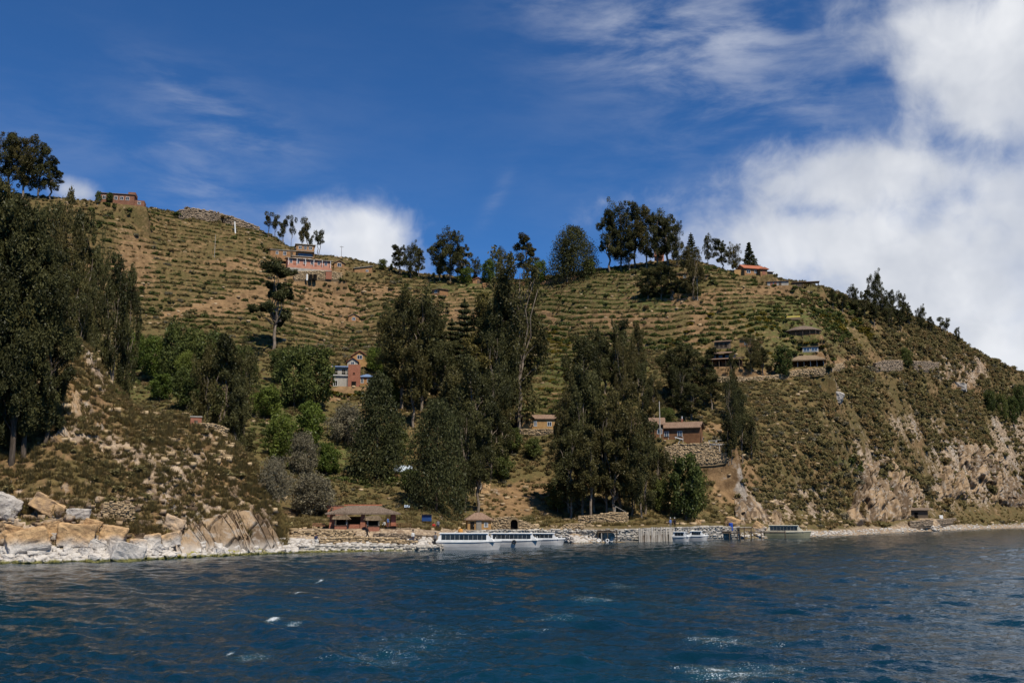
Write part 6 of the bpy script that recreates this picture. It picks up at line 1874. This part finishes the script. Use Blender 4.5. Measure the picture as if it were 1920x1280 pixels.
stone_wall('arched_wall', [ground_at(x, Yw + k) for k, x in enumerate((973, 1000, 1030, 1060, 1090))], [2.1, 1.9, 1.9, 1.8, 1.3], 'tan stone wall right of the dark archway', M_TANSTONE, .34, .7, seed=16)
pp = ground_at(964, Yw); o = thing('archway', pp, 'dark round-topped archway in the tan wall behind the boats', 'archway', None, facing(pp))
bm = bmesh.new(); n = 10; out = [(-.95, -.3)] + [(.95 * math.cos(math.pi - math.pi * k / n), 1.35 + .95 * math.sin(math.pi * k / n)) for k in range(n + 1)] + [(.95, -.3)]
inn = [(.62, -.3)] + [(.62 * math.cos(math.pi * k / n), 1.35 + .62 * math.sin(math.pi * k / n)) for k in range(n + 1)] + [(-.62, -.3)]
fr_ = [bm.verts.new((x, -.45, z)) for x, z in out]; fi = [bm.verts.new((x, -.45, z)) for x, z in inn[::-1]]
br_ = [bm.verts.new((x, .45, z)) for x, z in out]; bi = [bm.verts.new((x, .45, z)) for x, z in inn[::-1]]
for k in range(len(fr_) - 1):
    bm.faces.new([fr_[k], fr_[k + 1], fi[k + 1], fi[k]]); bm.faces.new([br_[k + 1], br_[k], bi[k], bi[k + 1]]); bm.faces.new([fr_[k + 1], fr_[k], br_[k], br_[k + 1]]); bm.faces.new([fi[k], fi[k + 1], bi[k + 1], bi[k]])
bm_obj('arch', bm, M_TANSTONE, o); part_box('door', o, M_DARK, -.62, .62, .3, .4, -.3, 1.9)
stone_wall('bank_wall', [at(x, y) for x, y in ((1085, 982), (1120, 981), (1150, 980), (1175, 979))], [1.4, 1.6, 2.0, 1.8], 'tan bank wall under the shore grove, with little niches', M_TANSTONE, .36, .7, seed=17)
pp = at(1166, 976); o = thing('stair_rail', pp + Vector((0, 0, .6)), 'thin pale stair rail slanting down the bank under the grove', 'handrail', None, facing(pp)); bm = bmesh.new(); bar(bm, (-1.2, 0, 2.2), (.8, 0, 1.1), .04); bm_obj('rail', bm, M_PALEWOOD, o)
for xx, zz in ((-1.2, 2.2), (.8, 1.1)):
    bm = bmesh.new(); bar(bm, (xx, 0, -.8), (xx, 0, zz), .04); bm_obj('post', bm, M_PALEWOOD, o)
# tiers of stone walls on the beach
def wall_px(pts, hts, label, mat, size, seed, name='stone_wall', thick=.7):
    return stone_wall(name, [at(x, y) for x, y in pts], hts, label, mat, size, thick, seed=seed)
wall_px([(545, 1003), (600, 1003), (660, 1004)], [.5, .6, .6], 'uppermost low stone wall below the pavilion, left part', M_TANSTONE, .36, 20)
wall_px([(600, 1019), (640, 1018), (680, 1017), (730, 1019), (775, 1021)], [.6, .8, .7, .7, .4], 'middle tier of tumbled stone wall below the pavilion', M_TANSTONE, .42, 21)
wall_px([(700, 1009), (740, 1010), (780, 1011), (815, 1012)], [.6, .6, .6, .6], 'grey stone wall left of the largest boat', M_STONE, .36, 22)
wall_px([(560, 1030), (620, 1029), (680, 1029), (740, 1029), (790, 1030)], [.3, .5, .5, .5, .3], 'lowest tier of pale stones at the water below the pavilion', M_PALESTONE, .46, 23, thick=1.0)
wall_px([(780, 1031.5), (815, 1030.5), (845, 1029.5)], [.5, .6, .3], 'little stone mole at the stern of the largest boat', M_PALESTONE, .5, 24, thick=1.4)
# quay
qy = [(880, 1004), (940, 1003), (1000, 1002), (1060, 1004), (1120, 1007), (1190, 1008), (1260, 1007), (1330, 1005), (1375, 1003)]
stone_wall('stone_quay', [at(x, y) for x, y in qy], [.7, .8, .8, .9, 1.1, 1.5, 1.7, 1.8, 1.6], 'long pale stone quay behind the boats', M_PALESTONE, .44, 2.4, cat='quay', seed=25)
for k, (x, y) in enumerate([(900, 1000), (960, 997)]): pass
def posts_thing(name, label, cat, pxs, yb, top_px, rng_, mat, r=.07, lean=.06):
    c = at(sum(pxs) / len(pxs), yb)
    o = thing(name, c, label, cat)
    for x in pxs:
        q = at(x, yb + rng_.uniform(-.6, .6)) - c; h = mpx(c, top_px * rng_.uniform(.75, 1.15))
        bm = bmesh.new(); bar(bm, (q.x, q.y, -1.2), (q.x + rng_.uniform(-lean, lean) * h, q.y + .1, h), r * rng_.uniform(.8, 1.3), 6); bm_obj('pole', bm, mat, o)
    return o
rr = random.Random(4)
o = posts_thing('palisade', 'ragged palisade of bleached poles along the quay left of the twin boats', 'palisade', [1196 + 2.1 * k + rr.uniform(-.6, .6) for k in range(32)], 1015.0, 24, rr, M_PALEWOOD, .11)
qa, qb = at(1194, 1013.6), at(1262, 1012.8); pc = (qa + qb) / 2
o2 = thing('shade_screen', (pc.x, pc.y - 2.6, 0), 'added dark screen standing in for shade behind the bleached poles', 'screen', None, math.atan2(qb.y - qa.y, qb.x - qa.x)); hw2 = (qb - qa).length / 2  # dark boards added to paint the shaded gaps behind the poles
for k in range(12): part_box('plank', o2, M_WOOD, -hw2 + k * hw2 / 6, -hw2 + (k + .94) * hw2 / 6, -.05, .05, -.8, 1.1 + .25 * ((k * 7) % 5) / 5)
o.location.y -= 2.4; o.location.z = max(o.location.z, -.2)
for k, (x0, x1) in enumerate([(1190, 1264)]):
    a, b = at(x0, 1014) - o.location, at(x1, 1013) - o.location
    bm = bmesh.new(); bar(bm, a + Vector((0, -.15, 1.5)), b + Vector((0, -.15, 1.6)), .06); bm_obj('rail', bm, M_PALEWOOD, o)
def jetty(name, x0, x1, yb, ztop, depth, label, mat, post_n, cat='jetty', dark=True):
    a, b = at(x0, yb), at(x1, yb); c = (a + b) / 2; c.z = 0
    w_ = (b - a).length
    o = thing(name, c, label, cat, None, facing(c))
    n = max(3, int(w_ / .35))
    for k in range(n):
        part_box('plank', o, mat, -w_/2 + k * w_ / n, -w_/2 + (k + .9) * w_ / n, -depth * .5, depth * .5, ztop - .08, ztop + .01 * (k % 3))
    for k in range(post_n):
        for yy in (-depth * .45, depth * .45):
            xx = -w_/2 + .1 + k * (w_ - .2) / max(1, post_n - 1)
            bm = bmesh.new(); cyl(bm, xx, yy, -1.5, ztop - .08, .09, 7); bm_obj('pile', bm, M_WOOD, o)
    for zz in (ztop - .3,):
        part_box('beam', o, M_WOOD, -w_/2, w_/2, -depth * .48, -depth * .40, zz - .1, zz + .1)
    return o
jetty('jetty', 1126, 1152, 1016, 2.1, 2.2, 'short wooden jetty with white tyres left of the palisade', M_WOOD, 3)
jetty('dock', 1340, 1376, 1012.5, 1.6, 2.4, 'rickety dock of dark piles left of the blue barrel', M_WOOD, 4)
jetty('dock_crib', 1377, 1402, 1012.5, 2.35, 2.6, 'tall dark pier head with a pale deck beside the blue barrel', M_PALEWOOD, 4)
jetty('walkway', 1403, 1452, 1011.5, 1.55, .7, 'thin plank walkway from the pier head to the cream boat', M_WOOD, 3)
def shore_pole(x, yb, yt, label, mat=M_WOOD, r=.09):
    p = at(x, yb); p.z = 0; h = CAMZ + ruv(x, yt)[1] * p.y
    bm = bmesh.new(); cyl(bm, 0, 0, -1.4, h, r, 8, r * .85); q = bm_obj('mooring_post', bm, mat); q.location = p; tag(q, label, 'post')
shore_pole(1461, 1010.5, 986, 'tall mooring post in front of the cream boat')
shore_pole(1449, 1010.5, 989, 'shorter mooring post at the end of the plank walkway')
shore_pole(1128, 1016.5, 999, 'left pale mooring post before the short jetty', M_PALEWOOD)
shore_pole(1136, 1016.5, 1000, 'right pale mooring post before the short jetty', M_PALEWOOD)
def ring(x, yb, rpx, label, tilt=70, mat=None, dz=0.0):
    p = at(x, yb); p.z = max(p.z, 0); Rr = mpx(p, rpx); bm = bmesh.new(); n, m = 16, 7; vs_ = []
    for i in range(n):
        a = 6.2832 * i / n; rw = []
        for j in range(m):
            b = 6.2832 * j / m; rad_ = Rr * (.76 + .24 * math.cos(b)); rw.append(bm.verts.new((rad_ * math.cos(a), rad_ * math.sin(a), Rr * .3 * math.sin(b))))
        vs_.append(rw)
    for i in range(n):
        for j in range(m):
            bm.faces.new([vs_[i][j], vs_[(i + 1) % n][j], vs_[(i + 1) % n][(j + 1) % m], vs_[i][(j + 1) % m]])
    q = bm_obj('tyre', bm, mat or M_WHITE); q.location = (p.x, p.y - .9, p.z + Rr + dz); q.rotation_euler = (R(tilt), 0, facing(p)); tag(q, label, 'tyre')
ring(1122, 1016, 3.6, 'white-painted tyre at the left foot of the short jetty', 75)
ring(1138, 1016.5, 3.6, 'white-painted tyre under the middle of the short jetty', 80)
ring(1146, 1016, 3.0, 'white-painted tyre at the right foot of the short jetty', 60)
ring(1262, 1014, 3.2, 'pale tyre hanging at the right end of the palisade', 75)
pp = at(1370, 1006); bm = bmesh.new(); cyl(bm, 0, 0, 0, .05, .36, 16, .40); cyl(bm, 0, 0, .05, 1.1, .40, 16); cyl(bm, 0, 0, 1.1, 1.16, .40, 16, .34)
q_ = bm_obj('barrel', bm, M_BARREL); jx = at(1371, 1012.5); q_.location = (jx.x + .05, jx.y + .2, 1.62); q_.scale = (1.05, 1.05, 1.35); tag(q_, 'bright blue barrel standing on the dock', 'barrel')

# ------------------------------------------------------------------ boats
def boat(x, yw, Lpx, label, hull=None, trim=None, cabin=(.12, .80), nwin=9, yaw=0, top_px=30, beam=2.6, name='tour_boat', tyre=False, rake=.9, open_bow=False, cab_mat=None):
    """bow to the right; x, yw is the middle of its water line in the photo"""
    u, v = ruv(x, yw); Y = -CAMZ / v
    p = Vector((u * Y, Y, 0)); L = Lpx * Y / RAD; ht = top_px * Y / RAD
    o = thing(name, p, label, 'boat', None, facing(p, yaw))
    hull = hull or M_HULL; trim = trim or M_WHITE
    gun = ht * .50
    bm = bmesh.new(); st = []; NS = 18
    def hb(f): return beam * .5 * (1 - max(0, (f - .62) / .38) ** 2.2) * (.88 + .12 * min(1, f / .2))
    def sheer(f): return gun * (1 + .30 * max(0, f - .45) ** 1.5)
    for i in range(NS + 1):
        f = i / NS; xx = -L/2 + L * f; b = max(hb(f), .02); g_ = sheer(f)
        rk = .55 * max(0, (f - .8) / .2) ** 2 * rake
        st.append([bm.verts.new(q) for q in [(xx - rk * 1.2, 0, -.45 + .35 * max(0, f - .8) * 3), (xx - rk, -b * .84, -.18), (xx - rk * .5, -b * .95, g_ * .42), (xx, -b, g_), (xx, b, g_), (xx - rk * .5, b * .95, g_ * .42), (xx - rk, b * .84, -.18)]])
    for a, b in zip(st, st[1:]):
        for k in range(7):
            if k == 3: continue
            bm.faces.new([a[k], b[k], b[(k + 1) % 7], a[(k + 1) % 7]])
    bm.faces.new(st[0])
    ho = bm_obj('hull', bm, hull, o)
    for p_ in ho.data.polygons: p_.use_smooth = False
    # rubbing strake and deck
    for sgn in (-1, 1):
        bm = bmesh.new(); pv = None
        for i in range(NS + 1):
            f = i / NS; xx = -L/2 + L * f; b = max(hb(f), .02); g_ = sheer(f)
            r4 = [bm.verts.new(q) for q in [(xx, sgn * (b - .02), g_ - .14), (xx, sgn * (b + .07), g_ - .12), (xx, sgn * (b + .07), g_ + .08), (xx, sgn * (b - .02), g_ + .08)]]
            if pv:
                for k in range(4): bm.faces.new([pv[k], r4[k], r4[(k + 1) % 4], pv[(k + 1) % 4]])
            pv = r4
        bm_obj('gunwale', bm, trim, o)
    bm = bmesh.new(); pv = None
    for i in range(NS + 1):
        f = i / NS; xx = -L/2 + L * f; b = max(hb(f), .02) - .03
        r2 = [bm.verts.new((xx, -max(b, .005), sheer(f) - .05)), bm.verts.new((xx, max(b, .005), sheer(f) - .05))]
        if pv: bm.faces.new([pv[0], r2[0], r2[1], pv[1]])
        pv = r2
    bm_obj('deck', bm, trim, o)
    c0, c1 = -L/2 + L * cabin[0], -L/2 + L * cabin[1]
    zt = ht - .12; zb = gun - .04; bw = beam * .42; sl_ = (zt - zb) * .9
    bm = bmesh.new(); prism(bm, [(c0 - sl_ * .45, zb), (c1 + sl_, zb), (c1, zt), (c0 + .05, zt)], -bw, bw); cm = cab_mat or trim; bm_obj('cabin', bm, cm, o)
    bm = bmesh.new(); bbox(bm, c0 - .15, c1 + .1, -bw - .12, bw + .12, zt, zt + .12); bm_obj('roof', bm, trim, o, .03)
    wz0, wz1 = zb + (zt - zb) * .24, zb + (zt - zb) * .90
    ww = (c1 - c0 - .3) / nwin
    for k in range(nwin):
        for sgn in (-1, 1):
            bm = bmesh.new(); x0_ = c0 + .2 + k * ww
            bbox(bm, x0_, x0_ + ww * .95, sgn * bw - .015, sgn * bw + .015, wz0, wz1); bm_obj('window', bm, M_GLASS, o)
    bm = bmesh.new(); vv_ = [bm.verts.new(q) for q in [(c1 + sl_ * .62 + .02, -bw * .9, wz0), (c1 + sl_ * .62 + .02, bw * .9, wz0), (c1 + sl_ * .16 + .02, bw * .9, wz1), (c1 + sl_ * .16 + .02, -bw * .9, wz1)]]; bm.faces.new(vv_)
    g2 = bmesh.ops.extrude_face_region(bm, geom=bm.faces[:]); bmesh.ops.translate(bm, verts=[e for e in g2['geom'] if isinstance(e, bmesh.types.BMVert)], vec=(.03, 0, .03)); bm_obj('windscreen', bm, M_GLASS, o)
    bm = bmesh.new(); bar(bm, (L * .40, -.3, sheer(.9)), (L * .40, -.3, sheer(.9) + .45), .025); bar(bm, (L * .40, .3, sheer(.9)), (L * .40, .3, sheer(.9) + .45), .025); bar(bm, (L * .40, -.3, sheer(.9) + .45), (L * .40, .3, sheer(.9) + .45), .025); bm_obj('bow_rail', bm, M_WHITE, o)
    m_ = part_box('outboard_motor', o, M_RUBBER, -L/2 - .45, -L/2 - .06, -.2, .2, -.2, gun + .35, bevel=.05)
    if tyre:
        bm = bmesh.new(); n, m = 12, 6; vs_ = []
        for i in range(n):
            a = 6.2832 * i / n; vs_.append([bm.verts.new((-.2 + (.24 + .09 * math.cos(6.2832 * j / m)) * math.cos(a), -beam * .5 - .12 + .09 * math.sin(6.2832 * j / m), gun * .75 + (.24 + .09 * math.cos(6.2832 * j / m)) * math.sin(a))) for j in range(m)])
        for i in range(n):
            for j in range(m): bm.faces.new([vs_[i][j], vs_[(i + 1) % n][j], vs_[(i + 1) % n][(j + 1) % m], vs_[i][(j + 1) % m]])
        bm_obj('fender', bm, M_RUBBER, o)
    return o
boat(880, 1030, 122, 'largest white tour boat, nearest, with a long dark window band', nwin=10, top_px=31, cabin=(.06, .78), yaw=-4)
boat(968, 1025, 98, 'middle white tour boat with a tyre on its side, behind the largest', nwin=9, top_px=26, cabin=(.04, .80), yaw=-5, tyre=True, beam=2.5)
boat(1022, 1021, 76, 'third white tour boat, its bow beside the stony bank', nwin=6, top_px=22, cabin=(.05, .72), yaw=-6, beam=2.3)
boat(1279, 1014.4, 34, 'left of the two small white motor boats at the palisade', nwin=3, top_px=18, cabin=(.10, .70), yaw=-18, beam=1.8, name='motor_boat')
boat(1311, 1013.0, 36, 'right of the two small white motor boats at the palisade', nwin=4, top_px=18, cabin=(.10, .64), yaw=-8, beam=1.9, name='motor_boat')
boat(1478, 1008.3, 84, 'cream tour boat with an olive hull by the right-hand beach', hull=M_HULLDARK, trim=M_CREAM, nwin=8, top_px=24, cabin=(.10, .72), yaw=-2, beam=2.4)

# ------------------------------------------------------------------ people
def person(p, label, top, legs, pose='stand', rotz=0.0, hat=None, hgt=1.68, bag=None):
    o = thing('person', p, label, 'person', None, rotz)
    k = hgt / 1.72
    J = {}
    if pose == 'walk':
        ft = [(.10, -.34), (-.10, .30)]; kn = [(.10, -.16, .50), (-.10, .02, .47)]; hipz = .90
    elif pose == 'sit':
        ft = [(.10, -.48), (-.10, -.44)]; kn = [(.11, -.46, .46), (-.11, -.43, .46)]; hipz = .44
    else:
        ft = [(.11, -.02), (-.11, .02)]; kn = [(.11, -.03, .50), (-.11, .0, .50)]; hipz = .92
    lean = {'walk': -.10, 'sit': -.06, 'stand': 0}[pose]
    verts_ = [(0, 0, hipz), (0, lean * .5, hipz + .26), (0, lean, hipz + .50), (0, lean, hipz + .60), (0, lean - .01, hipz + .70), (0, lean - .02, hipz + .83)]
    rad_ = [.155, .14, .16, .06, .085, .08]
    edges_ = [(0, 1), (1, 2), (2, 3), (3, 4), (4, 5)]
    for i, sx in enumerate((1, -1)):
        b = len(verts_)
        verts_ += [(sx * .10, 0, hipz - .06), (kn[i][0], kn[i][1], kn[i][2]), (ft[i][0], ft[i][1], .07), (ft[i][0], ft[i][1] - .17, .04)]
        rad_ += [.105, .07, .05, .045]; edges_ += [(0, b), (b, b + 1), (b + 1, b + 2), (b + 2, b + 3)]
        b = len(verts_)
        sw = (.16 if i else -.16) if pose == 'walk' else -.04
        hy = lean + sw * 1.6 if pose != 'sit' else -.34
        hz = hipz - .02 if pose != 'sit' else hipz + .10
        verts_ += [(sx * .19, lean, hipz + .47), (sx * .25, lean + sw * .4, hipz + .22), (sx * .24, hy, hz), (sx * .23, hy - .03, hz - .09)]
        rad_ += [.065, .05, .036, .03]; edges_ += [(2, b), (b, b + 1), (b + 1, b + 2), (b + 2, b + 3)]
    me = bpy.data.meshes.new('body')
    me.from_pydata([(x * k, y * k, z * k) for x, y, z in verts_], edges_, [])
    b_ = link('body', me, None, o)
    sk = b_.modifiers.new('skin', 'SKIN')
    for i, v in enumerate(me.skin_vertices[0].data): v.radius = (rad_[i] * k, rad_[i] * k * (.8 if i < 3 else 1)); v.use_root = (i == 0)
    b_.modifiers.new('sub', 'SUBSURF').levels = 1; b_.modifiers['sub'].render_levels = 1
    dg = bpy.context.evaluated_depsgraph_get(); ev = b_.evaluated_get(dg)
    fin = bpy.data.meshes.new_from_object(ev); b_.modifiers.clear(); b_.data = fin; fin.name = 'body'
    fin.materials.clear()
    for m_ in (M_SKIN, top, legs): fin.materials.append(m_)
    for f in fin.polygons:
        z = f.center.z / k; x = abs(f.center.x) / k; y = f.center.y / k
        if z > hipz + .56 or (x > .18 and z < hipz + .02 and pose != 'sit'): f.material_index = 0
        elif pose == 'sit' and (z < hipz + .08): f.material_index = 2
        elif z < hipz + .04: f.material_index = 2
        else: f.material_index = 1
        f.use_smooth = True
    hz = (hipz + .83) * k
    bm = bmesh.new(); bmesh.ops.create_icosphere(bm, subdivisions=2, radius=.1 * k)
    for v in bm.verts: v.co = Vector((v.co.x * 1.0, v.co.y * 1.08 + lean * k + .015, v.co.z * .85 + hz + .03 * k))
    bmesh.ops.delete(bm, geom=[f for f in bm.faces if f.calc_center_median().z < hz - .02 * k and f.calc_center_median().y < lean * k], context='FACES')
    bm_obj('hair', bm, M_DARK, o)
    if hat:
        bm = bmesh.new(); cyl(bm, 0, lean * k, hz + .05 * k, hz + .07 * k, .19 * k, 14); cyl(bm, 0, lean * k, hz + .07 * k, hz + .2 * k, .11 * k, 12, .09 * k); bm_obj('hat', bm, hat, o)
    if bag:
        part_box('backpack', o, bag, -.15, .15, lean + .14, lean + .34, hipz + .12, hipz + .55, bevel=.04)
    return o
def stand_on(x, yb): 
    q = at(x, yb); return q
person(stand_on(688, 1010), 'person in black walking along the stone walls below the pavilion', CLOTH['black'], CLOTH['black'], 'walk', facing(at(688, 1010), 80), bag=CLOTH['black'])
person(stand_on(592, 1018), 'person in a navy jacket sitting among the shore stones at left', CLOTH['navy'], CLOTH['white'], 'sit', facing(at(592, 1018), 20))
person(stand_on(774, 1018), 'person in a dark hat standing on the mole left of the largest boat', CLOTH['white'], CLOTH['navy'], 'stand', facing(at(774, 1018), 30), hat=CLOTH['black'])
person(stand_on(816, 1022), 'person in dark grey with a hat at the stern of the largest boat', CLOTH['grey'], CLOTH['black'], 'stand', facing(at(816, 1022), -30), hat=CLOTH['grey'])
person(ground_at(817, 161.5), 'person in a red top beside the blue notice board', CLOTH['red'], CLOTH['maroon'], 'sit', facing(ground_at(817, 161), 0))
person(ground_at(825, 162.5), 'person in a grey-blue jacket beside the person in red', CLOTH['grey'], CLOTH['navy'], 'stand', facing(ground_at(825, 161), 10))
person(ground_at(733, 154.5), 'person in blue at the right-hand market stall', CLOTH['blue'], CLOTH['navy'], 'stand', facing(ground_at(733, 155), 60))
person(ground_at(727, 155.2), 'person in a white top right of the right-hand market stall', CLOTH['white'], CLOTH['black'], 'sit', facing(ground_at(727, 155), -40))
def on_quay(x, dz=0.0):
    q = at(x, 1006.5); q.z += 1.72; q.y += .2; return q
person(on_quay(1258), 'person in blue with a red pack and pale hat on the quay', CLOTH['blue'], CLOTH['grey'], 'stand', facing(on_quay(1258), 20), hat=CLOTH['white'], bag=CLOTH['red'])
person(on_quay(1266), 'person in black with a white cap on the quay above the twin boats', CLOTH['black'], CLOTH['black'], 'stand', facing(on_quay(1266), -10), hat=CLOTH['white'])
